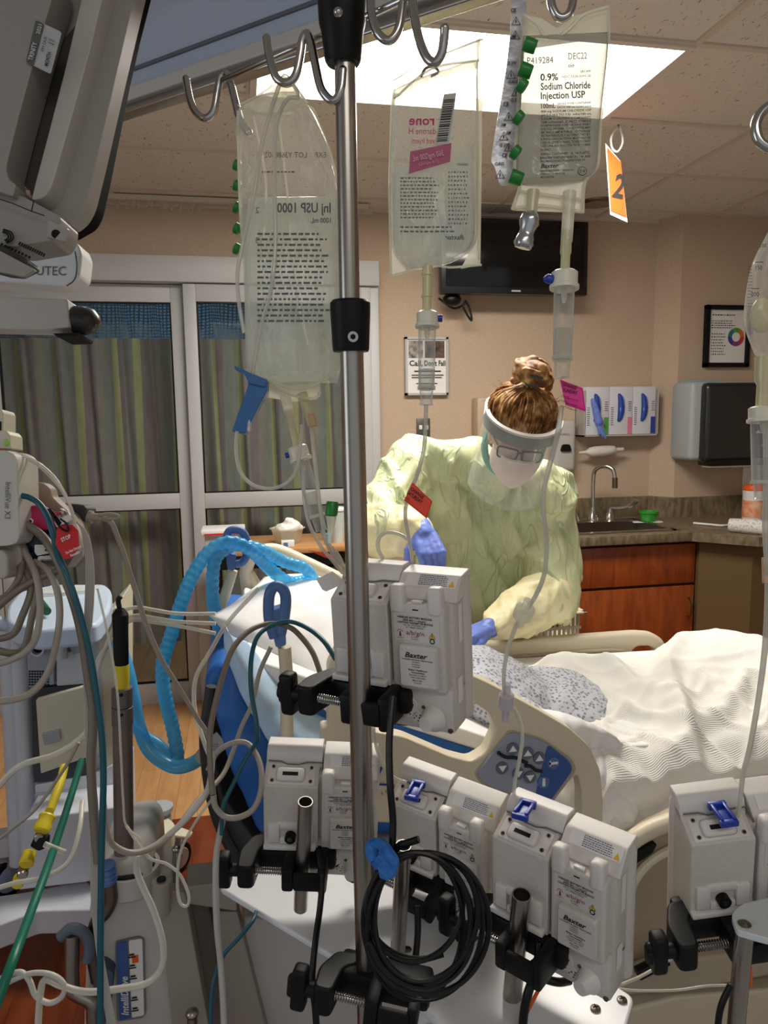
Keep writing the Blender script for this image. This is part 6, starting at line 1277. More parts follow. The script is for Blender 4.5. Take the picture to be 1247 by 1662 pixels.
m = MB(); q = [(608, 1392), (602, 1376), (612, 1370), (622, 1374), (630, 1384), (638, 1398), (632, 1412), (622, 1410)]
m.tube(sm([P(x, y, .755+.012*math.sin(i)) for i, (x, y) in enumerate(q)], 6, True), .0065, 8, True); m.tube(sm([P(614, 1388, .748), P(626, 1400, .746), P(630, 1416, .75)], 4), .010, 8); m.build('blue_strap', noisy(mat('blue_strap', S(40, 110, 190), .8), 90, S(30, 96, 176), S(60, 130, 206), bs=.4, bd=.002), t)
def blk(pts, r, label): return cable('power_cord', label, 'cord', pts, r, M_blackrub)
blk([(515, 1380, 1.0), (523, 1420, .98), (520, 1470, .96), (512, 1530, .95), (507, 1590, .93), (512, 1640, .92), (516, 1700, .92)], .0042, 'black power cord hanging down between the left stub pole and the IV pole')
blk([(678, 1470, .92), (678, 1520, .91), (672, 1580, .90), (668, 1640, .90), (668, 1700, .90)], .0042, 'black power cord hanging behind the coil beside the second stub pole')
blk([(876, 1530, .86), (872, 1570, .85), (858, 1610, .84), (850, 1650, .84), (846, 1720, .84)], .0052, 'black power cord beside the lowest right stub pole')
blk([(866, 1560, .87), (880, 1585, .87), (905, 1594, .87), (925, 1592, .88)], .0048, 'short black cord looping to the knob of the pump right of the coil')
blk([(640, 1168, .89), (655, 1172, .88), (668, 1170, .88), (676, 1162, .89)], .0045, 'short black cord bend below the top pump')
blk([(1186, 1600, .80), (1172, 1630, .80), (1166, 1662, .80), (1164, 1720, .80)], .0035, 'black cord left of the right stub pole')
for i, (pp, lb) in enumerate((([(886, 1585, .855), (870, 1615, .85), (852, 1650, .85)], 'orange zip tie hanging from the pump right of the coil'), ([(648, 1160, .88), (625, 1166, .875), (600, 1174, .875)], 'orange zip tie beneath the top pump'), ([(1218, 1570, .86), (1219, 1600, .86)], 'orange strip behind the right stub pole'))):
    tag(MB().tube(sm([P(*p) for p in pp], 4), .0022, 6).build('zip_tie', M_orange), lb, 'zip tie')
# hanging card with thin outline beside the top pump
tag(pxp([(513, 940), (540, 927), (562, 945), (548, 952), (530, 960), (524, 958)], .93, .0008).build('paper_tag', M_label), 'white paper tag on the tubing left of the top pump', 'tag')
# label sheet below the shelf
o = pxp([(660, 1600), (704, 1622), (704, 1700), (660, 1700)], 1.02, .004, 2).build('device_plate', M_label); tag(o, 'white plate with black lettering showing under the shelf', 'plate')
letters([("RUB", 0, 0, 26, 1, 0, 40), ("40-5R", 10, -26, 12, 1)], FR(674, 1700, 1.018, 90), M_ink, o)
# white lines by the foot rail
cable('iv_tubing', 'thin white line stretched across the bottom right behind the pump', 'tubing', [(1005, 1605, .95), (1040, 1608, .95), (1100, 1607, .95), (1150, 1600, .95), (1200, 1599, .95)], .0016, M_iv)
cable('iv_tubing', 'thin white line rising from pump to the foot rail at bottom right', 'tubing', [(1004, 1600, .98), (1040, 1585, 1.0), (1080, 1562, 1.05), (1110, 1545, 1.1)], .0022, M_iv)
cable('iv_tubing', 'white line descending between the IV pole and the third pump', 'tubing', [(606, 1180, .95), (612, 1215, .97), (625, 1245, .98), (640, 1262, 1.0), (660, 1270, 1.0)], .0024, M_iv)

# ================================================================ UPPER LEFT: BOOM ARMS AND MONITOR
# blue-grey beam crossing the top left
ZB = 2.10
A, B2 = PZ(150, 174, ZB), PZ(600, 18, ZB); ax = (B2-A).normalized(); sd = V((-ax.y, ax.x, 0)); A = A-ax*.15
t = thing('ceiling_boom_arm', 'long blue-grey metal beam crossing the top left behind IV pole', 'boom arm', tuple(A)); B2 = B2+ax*.9
m = MB(); m.prism3([A+sd*y+V((0, 0, z)) for y, z in rpoly([(0, .006), (0, .12), (.02, .165), (.05, .165), (.03, .006)], .006)], B2-A); m.build('beam', mat('beam_paint', S(176, 188, 206), .38), t)
m = MB(); m.prism3([A+sd*y+V((0, 0, z)) for y, z in ((-.004, .036), (-.004, .042), (.004, .042), (.004, .036))], B2-A); m.build('groove', mat('groove_grey', S(96, 100, 108), .5), t)
m = MB(); m.prism3([A+sd*y+V((0, 0, z)) for y, z in rpoly([(-.008, -.014), (-.008, .010), (.03, .010), (.03, -.014)], .004)], B2-A); m.build('rail', M_grey2, t)
m = MB(); m.prism3([A+sd*y+V((0, 0, z)) for y, z in rpoly([(-.006, -.034), (-.006, -.022), (.02, -.022), (.02, -.034)], .004)], B2-A); m.prism3([A+sd*y+V((0, 0, z)) for y, z in ((.004, -.024), (.004, -.01), (.014, -.01), (.014, -.024))], B2-A); m.build('lower_rail', M_brushed, t)
# white lamp head with lettering
t = thing('boom_head', 'white boxy boom head with grey lettering under the patient monitor', 'boom head', tuple(P(60, 474, 1.25)))
pxp([(-80, 392), (118, 398), (146, 412), (152, 428), (148, 462), (134, 474), (118, 477), (-80, 466)], 1.25, .05, 5, back=1).build('housing', M_whiteg, t, bev=.012)
m = MB(); m.tube(sm([P(x-16, y-8, 1.246) for x, y in ((138, 416), (141, 440), (137, 462), (124, 472))], 4), .0012, 6); m.build('edge_line', M_inkg, t)
letters([("UTEC", 62, 0, 21, 0, 0, 49)], FR(-4, 446, 1.249, -.5), M_inkg, t)
t = thing('support_arm', 'white support arm with dark rounded end cap, left of glass door', 'support arm', tuple(P(60, 545, 1.2)))
pxp([(-80, 488), (126, 496), (130, 541), (90, 545), (-80, 541)], 1.2, .04, 4, back=1).build('arm', M_grey2, t, bev=.006)
m = MB(); c = P(128, 520, 1.2)+FW*.04; m.lathe(P(122, 520, 1.225), P(163, 522, 1.225), [(0, .0235), (.4, .0235), (.75, .019), (.93, .010), (1, .001)], 26); m.build('end_cap', mat('cap_dark', S(48, 46, 44), .35), t)
m = MB(); m.prism3([P(x, y, 1.195) for x, y in rpoly([(86, 541), (128, 540), (126, 545), (92, 546)], 1)], FW*.06); m.build('lower_seam', M_hole, t)
# patient monitor from behind
DM = .80
t = thing('patient_monitor', 'large grey patient monitor seen from behind at the top left corner', 'monitor', tuple(P(60, 400, DM)))
M_mon = mat('monitor_shell', S(150, 146, 138), .4); M_mon2 = mat('monitor_edge_shell', S(160, 156, 148), .38)
pxp([(262, -60), (246, 0), (228, 70), (212, 140), (196, 220), (180, 300), (168, 355), (158, 374), (128, 391), (90, 380), (150, -60)], DM+.036, .026, [4, 2, 2, 2, 2, 2, 10, 10, 4, 2, 2], back=1).build('front_bezel', mat('bezel_black', S(6, 6, 7), .7, spec=.08), t, bev=.002)
pxp([(248, -60), (237, 0), (204, 140), (172, 280), (156, 345), (144, 366), (128, 378), (70, 366), (60, 200), (140, -60)], DM+.008, .028, [2, 2, 2, 2, 12, 12, 4, 2, 2, 2], back=1).build('rim_shell', M_mon2, t, bev=.006)
pxp([(192, -60), (190, 0), (166, 100), (136, 210), (104, 322), (92, 340), (72, 344), (78, 318), (96, 250), (122, 150), (150, 30), (158, -60)], DM-.02, .030, [2, 2, 2, 2, 10, 10, 6, 2, 2, 2, 2, 2], back=1).build('handle_ridge', mat('monitor_light', S(186, 182, 174), .34), t, bev=.009)
pxp([(154, 20), (146, 70), (120, 170), (90, 280), (75, 314), (60, 320), (44, 306), (52, 260), (90, 130), (104, 76)], DM+.002, .008, 5, back=1).build('handle_recess', mat('recess_grey', S(66, 62, 54), .5), t)
pxp([(-90, -60), (100, -60), (119, 8), (118, 16), (90, 110), (60, 220), (40, 300), (44, 318), (56, 326), (51, 344), (-90, 300)], DM-.04, .040, [2, 2, 8, 8, 2, 2, 10, 8, 4, 3, 2], back=1).build('rear_cover', M_mon, t, bev=.007)
pxp([(-90, 318), (0, 322), (72, 348), (128, 378), (126, 396), (118, 414), (60, 424), (-90, 420)], DM-.03, .045, [2, 2, 2, 6, 6, 10, 2, 2], back=1).build('lower_housing', M_mon, t, bev=.007)
m = MB(); m.tube([P(x, y, DM-.0405) for x, y in ((-20, 317), (20, 330), (51, 343), (72, 350))], .0006, 5); m.tube([P(x, y, DM-.041) for x, y in ((55, 326), (51, 343))], .0006, 5); m.build('seam', M_ink, t)
F = FR(0, 0, DM-.046)
st = pxp(rpoly([(58, 32), (100, 52), (82, 120), (42, 100)], 4), DM-.0425, .001).build('service_sticker', mat('sticker_silver', S(178, 178, 178), .5), t)
pxp(rpoly([(58, 32), (72, 39), (54, 107), (42, 100)], 3), DM-.0432, .0005).build('sticker_band', mat('sticker_band', S(86, 88, 84), .5), st)
letters([("TRINITY", 0, 0, 11, 0, 0, 30), ("2021", 44, 0, 9)], FR(53, 99, DM-.044, 75), M_label, st)
letters([("MONTH:", 0, 0, 9, 1, 0, 24), ("PM DUE", 22, 12, 7), ("11", 34, -2, 15, 0, 1, 10)], FR(78, 108, DM-.044, 77), M_ink, st)
sk = pxp([(78, 357), (110, 370), (104, 392), (76, 384)], DM-.033, .004, 3).build('socket_plate', M_mon2, t); m = MB(); m.cyl(P(91, 380, DM-.034), P(91, 380, DM-.030), .0045, 20); m.build('socket', M_hole, sk)
for i in range(12):
    x, y = 32+i*3.6, 392+i*1.7; MB().prism3([P(a, b, DM-.0345) for a, b in ((x, y), (x+2, y+.8), (x-1, y+6), (x-3, y+5.2))], FW*.001).build('vent', M_hole, t)
for i in range(9):
    x, y = 2+i*5.6, 394+i*2.6; MB().prism3([P(a, b, DM-.0345) for a, b in ((x, y), (x+3, y+1.2), (x+1, y+5), (x-2, y+3.6))], FW*.001).build('vent', M_hole, t)
for k in range(3): MB().tube(sm([P(2+(12+k*4)*math.cos(a), 384+(7+k*2.5)*math.sin(a), DM-.034) for a in (-1.4, -.7, 0, .6, 1.1)], 3), .0008, 5).build('speaker_slot', M_hole, t)
br = pxp([(-80, 404), (0, 400), (64, 434), (66, 442), (42, 454), (20, 452), (-80, 425)], DM-.045, .03, 4, back=1).build('mount_bracket', M_dark, t, bev=.004)
pxp([(-80, 410), (0, 407), (56, 437), (38, 449), (0, 441), (-80, 425)], DM-.050, .006, 3).build('bracket_face', M_mon, t)

# ================================================================ LEFT: MODULE RACK AND CABLES
DX = .82
t = thing('measurement_module', 'rounded light grey monitoring module with sideways lettering at the left edge', 'monitor module', tuple(P(5, 885, DX)))
pxp([(-90, 728), (10, 731), (24, 738), (28, 750), (31, 870), (27, 882), (12, 886), (-90, 890)], DX, .05, [2, 2, 8, 4, 4, 6, 2, 2]).build('housing', M_grey2, t, bev=.008)
Mx = FR(11, 782, DX-.001, -91); letters([("IntelliVue X3", 0, -2, 13.5, 0, 0, 60)], Mx, M_inkg, t)
t = thing('module_holder', 'stepped grey holder below the rounded monitoring module', 'holder', tuple(P(10, 920, DX)))
pxp([(-80, 880), (28, 880), (34, 894), (35, 912), (30, 919), (-80, 926)], DX+.015, .04, 5).build('upper_step', M_cabl, t, bev=.004)
pxp([(-80, 892), (4, 893), (12, 904), (12, 934), (6, 940), (-80, 940)], DX-.005, .03, 5).build('lower_step', mat('holder_grey', S(176, 170, 158), .45), t, bev=.004)
t = thing('small_module', 'small cream module with green mark above the rounded monitoring module', 'module', tuple(P(5, 728, .85)))
pxp([(-60, 698), (10, 699), (16, 706), (17, 728), (-60, 730)], .85, .03, 2).build('body', mat('module_cream', S(200, 196, 176), .45), t, bev=.002); pxp([(-60, 664), (2, 664), (5, 670), (5, 700), (-60, 700)], .86, .03, 2).build('upper_body', mat('module_cream', S(200, 196, 176), .45), t, bev=.002)
MB().ell(P(11, 718, .848), (.003, .002, .004)).build('green_mark', mat('green_mark', S(150, 200, 90), .5), t); pxp([(-2, 684), (1.5, 684), (1.5, 700), (-2, 700)], .858, .001).build('dark_slot', M_hole, t); MB().cyl(P(-4, 729, .846), P(4, 733, .846), .002).build('red_connector', M_inkr, t)
t = thing('cable_hanger', 'large taupe plastic cable hanger arm behind the red stop tag', 'hanger', tuple(P(90, 930, .87)))
pxp([(20, 784), (50, 784), (58, 782), (70, 784), (80, 792), (84, 806), (96, 818), (118, 836), (132, 856), (140, 890), (132, 908), (116, 922), (100, 924), (60, 915), (20, 915)], .88, .02, 4).build('arm', mat('hanger_taupe', S(150, 134, 118), .45), t, bev=.005)
pxp([(96, 824), (112, 834), (124, 852), (134, 880), (134, 900), (118, 920), (108, 922), (122, 900), (124, 878), (112, 850)], .872, .008, 3).build('pale_edge', M_grey2, t)
t = thing('pink_connector', 'pink cable connector block beside the rounded grey module', 'connector', tuple(P(60, 865, .85)))
pxp([(27, 822), (60, 820), (72, 828), (82, 850), (78, 860), (55, 860), (32, 846)], .85, .02, 3).build('block', mat('pink_conn', S(200, 40, 100), .4), t, bev=.002); pxp([(74, 830), (98, 830), (104, 838), (96, 856), (84, 856)], .862, .015, 3).build('rear_block', mat('pink_conn_b', S(186, 70, 90), .4), t, bev=.002)
m = MB(); m.cyl(P(49, 846, .849), P(49, 846, .846), .0034, 18); m.build('heart_button', M_label, t); MB().ell(P(49, 846, .8455), (.0018, .001, .0018)).build('heart_symbol', M_ink, t)
t = thing('dark_sensor_head', 'round navy sensor head with white label left of the stop tag', 'sensor', tuple(P(60, 915, .86)))
m = MB(); m.ell(P(62, 884, .865), (.024, .012, .020)); m.ell(P(50, 896, .865), (.020, .012, .017)); m.build('head', mat('navy_plastic', S(16, 18, 34), .3), t)
pxp([(56, 884), (86, 884), (90, 896), (60, 902), (56, 896)], .850, .001, 2).build('label', M_label, t); pxp([(62, 903), (92, 900), (90, 911), (60, 910)], .850, .001, 2).build('label', M_label, t)
letters([("2", 2, 2, 11, 1), ("BS 1/30", 0, -7, 5)], FR(70, 896, .848), M_ink, t, bars=[(-4+k*2.2, -15.5, 1.1, 4) for k in range(12)])
t = thing('stop_tag', 'red octagonal tag reading STOP Do Not Discard Reusable', 'tag', tuple(P(108, 908, .83)))
oc = [(92, 858), (100, 851), (118, 852), (127, 861), (128, 888), (118, 905), (104, 908), (90, 884)]
pxp(oc, .812, .001, 1).build('tag_face', M_stop, t)
letters([("STOP", -9, 0, 9, 1, 0, 17), ("Do Not Discard", -11, -21, 6, 1, 0, 27), ("Reusable", -6, -28, 6, 1, 0, 17)], FR(109, 876, .811, 25), M_label, t)
cl = MB(); cl.tube(sm([P(x, y, .808) for x, y in ((80, 828), (88, 842), (98, 856), (110, 862), (108, 850), (98, 842))], 5), .0012, 6); cl.build('tie_loop', M_black, t)
pxp([(76, 826), (82, 825), (100, 848), (96, 854)], .810, .001).build('tie_end', M_black, t)
t = thing('barcode_tag', 'white barcode strip on the cable behind the stop tag', 'tag', tuple(P(100, 850, .845)))
pxp([(86, 842), (108, 830), (120, 842), (92, 856)], .845, .001, 1).build('strip', M_label, t); letters([], FR(88, 846, .844, 27), M_ink, t, bars=[(k*2.3, 0, 1+.5*(k % 3 == 0), 8) for k in range(12)])
t = thing('plug_adapter', 'black adapter block with cream plug on the cable hanger', 'adapter', tuple(P(118, 850, .90)))
pxp([(92, 816), (136, 820), (141, 826), (136, 848), (124, 848), (100, 830)], .90, .03, 2).build('block', M_dark, t, bev=.002); m = MB(); m.lathe(P(136, 838, .91), P(166, 841, .91), [(0, .0085), (.45, .008), (.5, .0055), (1, .0045)], 16); m.build('plug', M_cabl, t)
MB().tube(sm([P(x, y, .905) for x, y in ((160, 836), (178, 834), (192, 837), (190, 841), (172, 842))], 5), .0022, 8).build('strain_loop', M_cabl, t)
C_ = lambda label, pts, r, mt, nm='cable': cable(nm, label, 'cable', pts, r, mt)
C_('grey cable from the cream plug sweeping down right across the blue hoses', [(164, 841, .91), (180, 848, .91), (194, 880, .92), (206, 915, .93), (222, 965, .95), (238, 1015, .97), (262, 1070, 1.0), (290, 1115, 1.04), (320, 1165, 1.08), (338, 1195, 1.1), (342, 1240, 1.1)], .0036, M_cabl)
C_('thick taupe cable falling left of the grey ribbon', [(28, 846, .84), (50, 856, .84), (72, 874, .84), (92, 905, .83), (108, 945, .83), (122, 985, .83), (134, 1035, .83), (142, 1090, .83), (150, 1140, .83), (151, 1180, .83), (148, 1240, .83), (152, 1320, .83), (160, 1400, .83)], .0052, M_cablt)
C_('dark teal cable running from the module down the full left side', [(28, 804, .83), (44, 806, .83), (62, 816, .83), (76, 836, .825), (86, 866, .82), (96, 905, .825), (108, 930, .825), (120, 965, .82), (134, 1010, .82), (146, 1060, .82), (156, 1120, .82), (165, 1190, .82), (168, 1260, .82), (166, 1340, .82), (164, 1440, .82), (163, 1560, .82), (163, 1720, .82)], .0036, M_teal)
C_('pair of clear white leads arching over the module toward the ribbon', [(4, 734, .84), (30, 737, .84), (56, 748, .84), (82, 768, .84), (100, 792, .84), (116, 826, .84), (124, 860, .84), (134, 890, .84)], .0018, M_iv)
C_('second clear white lead arching just under the first over the module', [(4, 733, .845), (34, 742, .845), (60, 754, .845), (84, 776, .845), (104, 802, .845), (118, 835, .845), (122, 862, .845), (133, 894, .845)], .0018, M_iv)
t = thing('ribbon_cable', 'flat grey ribbon of five bonded wires hanging at left', 'ribbon cable', tuple(P(165, 1700, .84)))
for k in range(5):
    o_ = (k-2)*1.0
    q = [(112+o_*.2, 838+o_*1.4, .86), (124+o_, 846+o_*1.5, .85), (136+o_*1.6, 862+o_, .85), (143+o_*2.4, 890, .85), (146+o_*3, 930, .845), (145+o_*3, 980, .84), (141+o_*2.4, 1040, .84), (139+o_*1.2, 1090, .84), (139+o_*.9, 1150, .84), (144+o_*1.6, 1230, .84), (152+o_*2.8, 1300, .84), (154+o_*3.2, 1400, .84), (156+o_*3.2, 1470, .84), (160+o_*2.0, 1530, .84), (172+o_*2.6, 1610, .84), (188+o_*3.2, 1700, .84)]
    MB().tube(sm([P(*p) for p in q], 6), .0011, 6).build('wire', M_rib, t)
loops = [([(28, 880, .85), (45, 905, .84), (60, 940, .83), (65, 985, .82), (60, 1030, .81), (44, 1056, .80), (20, 1070, .80), (-20, 1082, .80)], 'outer'),
         ([(34, 905, .85), (50, 925, .84), (62, 950, .83), (52, 1000, .82), (40, 1050, .82), (20, 1060, .81), (-20, 1052, .8)], 'middle'),
         ([(32, 912, .85), (44, 930, .84), (50, 960, .83), (36, 1000, .82), (20, 1030, .82), (-20, 1040, .81)], 'inner'),
         ([(36, 912, .84), (30, 940, .83), (12, 965, .83), (-20, 985, .82)], 'short upper'),
         ([(100, 925, .84), (76, 933, .84), (50, 945, .83), (20, 965, .82), (-20, 1000, .82)], 'crossing'),
         ([(56, 912, .85), (76, 925, .84), (92, 955, .83), (97, 1000, .82), (90, 1050, .82), (76, 1095, .82), (50, 1125, .81), (20, 1136, .80), (-20, 1138, .8)], 'widest')]
for q, nm in loops: C_('grey-taupe sensor cable looping off the left edge, the %s loop' % nm, q, .0040, M_cabl if nm in ('outer', 'widest') else M_cablt)
C_('thin grey wire crossing straight from the ribbon to the ventilator front', [(158, 955, .9), (175, 1030, .9), (190, 1120, .9), (196, 1220, .9), (200, 1300, .9), (205, 1340, .9), (230, 1362, .9)], .0014, M_iv, 'thin_wire')
for k, (y0, y1, lb) in enumerate(((990, 996, 'top'), (1003, 1012, 'middle'), (1010, 1028, 'lowest'))):
    C_('clear gas line crossing from the ventilator to the pillow, the %s one of three' % lb, [(150, 1120-k*10, 1.5), (160, 1085-k*8, 1.5), (180, 1030+k*6, 1.5), (200, y0+4, 1.5), (222, y0-4, 1.5), (250, y0, 1.5), (290, y0+6, 1.5), (350, y1, 1.5)], .0042, M_iv, 'gas_line')
C_('pale line curving below the pillow corner to the hose clip', [(420, 955, 1.4), (370, 1010, 1.38), (340, 1060, 1.35), (318, 1100, 1.33), (316, 1150, 1.32), (330, 1200, 1.3), (345, 1240, 1.3)], .0042, M_iv, 'gas_line')
# bundle of cables looping by the bed head
C_('taupe cable arching over the blue clip rod and down beside the mattress', [(520, 1092, 1.0), (508, 1060, 1.02), (490, 1035, 1.05), (470, 1018, 1.08), (440, 1012, 1.1), (408, 1022, 1.08), (380, 1050, 1.05), (362, 1095, 1.02), (350, 1140, 1.0), (341, 1190, .98), (342, 1250, .96), (346, 1290, .95)], .0040, M_cablt)
C_('teal cable passing through the near blue clip', [(545, 1070, 1.0), (525, 1040, 1.02), (500, 1020, 1.05), (470, 1009, 1.08), (440, 1016, 1.08), (418, 1034, 1.06), (408, 1070, 1.04), (408, 1120, 1.02), (416, 1170, 1.0), (418, 1200, 1.0)], .0034, M_teal)
C_('pale grey cable loop beside the left pump', [(346, 1290, .95), (350, 1310, .95), (366, 1326, .95), (390, 1326, .95), (412, 1312, .95), (424, 1280, .96), (422, 1240, .98), (404, 1208, 1.0), (378, 1206, 1.0), (352, 1222, 1.0), (338, 1250, 1.0)], .0038, M_cabl)
C_('light grey cable dropping diagonally in front of the mattress', [(440, 1050, 1.1), (422, 1090, 1.1), (410, 1140, 1.1), (392, 1180, 1.1), (378, 1220, 1.08), (360, 1260, 1.05), (320, 1300, 1.0), (290, 1340, .96), (262, 1368, .94), (222, 1384, .92), (190, 1376, .91), (174, 1352, .9), (168, 1300, .9)], .0034, M_cabl)
C_('pale thick cable curving under the ventilator toward bed', [(346, 1220, 1.0), (338, 1280, .98), (310, 1320, .96), (280, 1350, .95), (246, 1376, .94), (210, 1384, .93), (178, 1366, .92), (168, 1335, .91)], .0042, M_grey2)
C_('white flat cable hanging down past the shelf tip', [(362, 1330, .98), (352, 1380, .97), (350, 1430, .96), (352, 1500, .95), (358, 1560, .95), (362, 1620, .94), (366, 1720, .93)], .0042, M_rib)
C_('teal line hooking below the shelf', [(366, 1280, 1.0), (360, 1300, .99), (356, 1340, .98)], .0030, M_teal) if 0 else None
C_('teal line curving from under the shelf to the bottom edge', [(416, 1480, 1.06), (410, 1495, 1.04), (390, 1520, 1.02), (362, 1552, 1.0), (348, 1590, .98), (342, 1640, .97), (346, 1720, .96)], .0030, M_teal)
C_('dark teal cable along the left pump side', [(420, 1200, 1.0), (400, 1230, .98), (380, 1270, .97), (362, 1310, .96), (360, 1355, .96)], .0028, M_teal)
C_('long green hose running diagonally to the bottom left corner', [(132, 1235, 1.6), (122, 1270, 1.5), (100, 1340, 1.35), (76, 1410, 1.2), (50, 1480, 1.1), (24, 1550, 1.0), (-10, 1640, .95)], .0072, M_green2, 'gas_hose')
C_('yellow hose ending in a yellow connector above the ventilator base', [(104, 1245, 1.5), (98, 1270, 1.45), (88, 1298, 1.4), (80, 1318, 1.35)], .0085, M_yel, 'gas_hose')
t = thing('hose_connector', 'yellow and black pneumatic connector chain at lower left', 'connector', tuple(P(50, 1420, 1.25)))
for a, b, r, mt, nm in (((78, 1322), (66, 1350), .014, M_yel, 'coupling'), ((66, 1350), (62, 1362), .008, M_chrome, 'ferrule'), ((48, 1384), (42, 1404), .012, M_yel, 'coupling'), ((40, 1406), (36, 1422), .009, M_chrome, 'ferrule'), ((32, 1424), (28, 1436), .010, M_yel, 'coupling')):
    m = MB(); m.lathe(P(*a, 1.28), P(*b, 1.26), [(0, r*.9), (.1, r), (.4, r*.85), (.6, r), (.9, r), (1, r*.8)], 18); m.build(nm, mt, t)
pxp([(56, 1356), (74, 1362), (72, 1378), (62, 1382), (48, 1374)], 1.26, .02, 3).build('valve_body', M_black, t, bev=.002); m = MB(); m.cyl(P(72, 1370, 1.26), P(106, 1384, 1.26), .005, 12); m.build('side_port', M_seam, t)
C_('clear hose loop crossing the ventilator base', [(0, 1440, 1.2), (30, 1432, 1.2), (70, 1424, 1.2), (110, 1400, 1.22), (128, 1350, 1.25), (134, 1300, 1.3)], .0042, M_iv, 'clear_hose')
C_('milky tube snaking over the powered base at bottom left', [(223, 1388, 1.0), (222, 1412, 1.0), (232, 1440, 1.0), (250, 1480, 1.0), (264, 1530, 1.0), (262, 1570, 1.0), (240, 1595, 1.0), (200, 1604, 1.0), (140, 1610, 1.0), (100, 1600, 1.0), (74, 1590, 1.0), (66, 1610, 1.0), (62, 1660, 1.0), (60, 1720, 1.0)], .0046, M_iv, 'suction_tube')
C_('grey tube loop on the dark floor at bottom left', [(-20, 1600, 1.0), (10, 1584, 1.0), (34, 1578, 1.0), (48, 1592, 1.0), (58, 1616, 1.0), (80, 1628, 1.0), (100, 1618, 1.0), (104, 1598, 1.0), (84, 1582, 1.0), (50, 1580, 1.0), (10, 1596, 1.0), (-20, 1615, 1.0)], .0038, M_grey2, 'suction_tube')
C_('thin white wire looping by the steel pin of the bed', [(205, 1340, .95), (240, 1390, .95), (270, 1402, .96), (292, 1420, .96), (306, 1452, .96), (304, 1470, .96), (292, 1464, .96), (288, 1430, .96), (294, 1380, .96), (320, 1330, .97), (350, 1290, .98)], .0020, M_iv, 'thin_wire')
C_('clear hose sweeping from the ventilator front off the left edge', [(152, 1170, 1.3), (130, 1200, 1.3), (90, 1225, 1.3), (40, 1240, 1.3), (10, 1262, 1.3), (-20, 1300, 1.3)], .0060, M_iv, 'clear_hose')
C_('thin grey lead crossing diagonally in front of the white base', [(128, 1205, 1.25), (106, 1245, 1.25), (60, 1310, 1.22), (20, 1345, 1.2), (-20, 1375, 1.2)], .0028, M_cabl)

# ================================================================ VENTILATOR CART
M_vent = mat('vent_white', S(206, 210, 218), .4); M_ventc = mat('vent_cream', S(214, 208, 186), .45); M_ventd = mat('vent_grey', S(166, 172, 180), .45)
YV = 2.2
t = thing('ventilator', 'tall white ventilator cart with tilted cream door at the left', 'ventilator', (PY(110, 1400, YV).x, YV+.2, 0))
pyp([(36, 990), (60, 1030), (140, 1030), (186, 1012), (188, 1370), (60, 1385), (50, 1200)], YV+.02, .34, 3).build('body', M_vent, t, bev=.01)
pyp([(160, 1015), (188, 985), (188, 1368), (176, 1370), (172, 1200)], YV, .36, 3).build('side_panel', M_ventc, t, bev=.008)
m = MB(); pts = [PZ(x, y, 1.0) for x, y in rpoly([(10, 985), (30, 960), (90, 948), (172, 948), (182, 958), (180, 985), (160, 1012), (60, 1022), (10, 1010)], 10)]; m.prism3(pts, (0, 0, -.055)); m.build('top_tray', mat('tray_blue', S(190, 206, 224), .35), t, bev=.01)
m = MB(); m.tube(sm([PY(x, y, YV-.02) for x, y in ((-20, 1002), (10, 1014), (60, 1020), (110, 1018), (150, 1008), (168, 990))], 6), .018, 12); m.build('tray_rim', mat('tray_blue', S(190, 206, 224), .35), t)
for (xa, xb, xc, xd) in ((8, 20, 26, 46), (22, 34, 40, 58)):
    m = MB(); m.tube([PY(xa+6, 1020, YV+.02), PY(xc+6, 1400, YV+.02)], .028, 14); m.build('column', M_vent, t)
pyp([(42, 1028), (86, 1028), (88, 1112), (46, 1116)], YV-.005, .03, 3).build('port_panel', M_ventd, t, bev=.004)
m = MB(); c = PY(64, 1050, YV-.01); m.lathe(c, c+V((0, -.03, 0)), [(0, .020), (1, .019), (1, .014), (.3, .013)], 26); m.build('breathing_port', M_vent, t)
m = MB(); m.cyl(c+V((0, -.012, 0)), c+V((0, -.014, 0)), .013, 20); m.build('port_opening', M_hole, t)
m = MB(); m.tube([PY(98, 1026, YV-.02), PY(98, 1068, YV-.02)], .018, 14); m.build('filter_post', M_vent, t)
pyp([(92, 1060), (140, 1056), (142, 1110), (92, 1114)], YV-.008, .03, 3).build('lower_panel', M_vent, t, bev=.003); pyp([(108, 1028), (140, 1026), (142, 1060), (116, 1064)], YV-.008, .03, 5).build('curved_panel', M_ventd, t, bev=.003)
m = MB()
for i in range(8):
    for j in range(6): c = PY(48+i*4.3, 1090+j*4.3, YV-.007); m.box(c.x-.0024, c.x+.0024, c.y, c.y+.002, c.z-.0024, c.z+.0024)
m.build('vent_grid', M_hole, t)
pyp([(50, 1118), (142, 1110), (146, 1260), (56, 1270)], YV-.004, .02, 2).build('bay_recess', mat('bay_dark', S(64, 66, 70), .7), t)
d = pyp([(58, 1136), (138, 1114), (142, 1250), (152, 1218), (66, 1262)], YV-.10, .02, 2)
d.bm.free(); d = pyp([(58, 1136), (138, 1114), (160, 1120), (162, 1222), (66, 1256)], YV-.07, .02, 3).build('open_door', M_ventc, t, bev=.004)
pyp([(68, 1192), (96, 1184), (98, 1202), (72, 1210)], YV-.078, .01, 2).build('door_latch', M_ventd, d, bev=.002)
pyp([(56, 1275), (150, 1258), (186, 1240), (188, 1310), (60, 1330)], YV-.01, .05, 4).build('lower_block', M_vent, t, bev=.006); pyp([(54, 1290), (120, 1282), (120, 1296), (58, 1304)], YV-.02, .02, 4).build('drawer_lip', M_ventd, t, bev=.003)
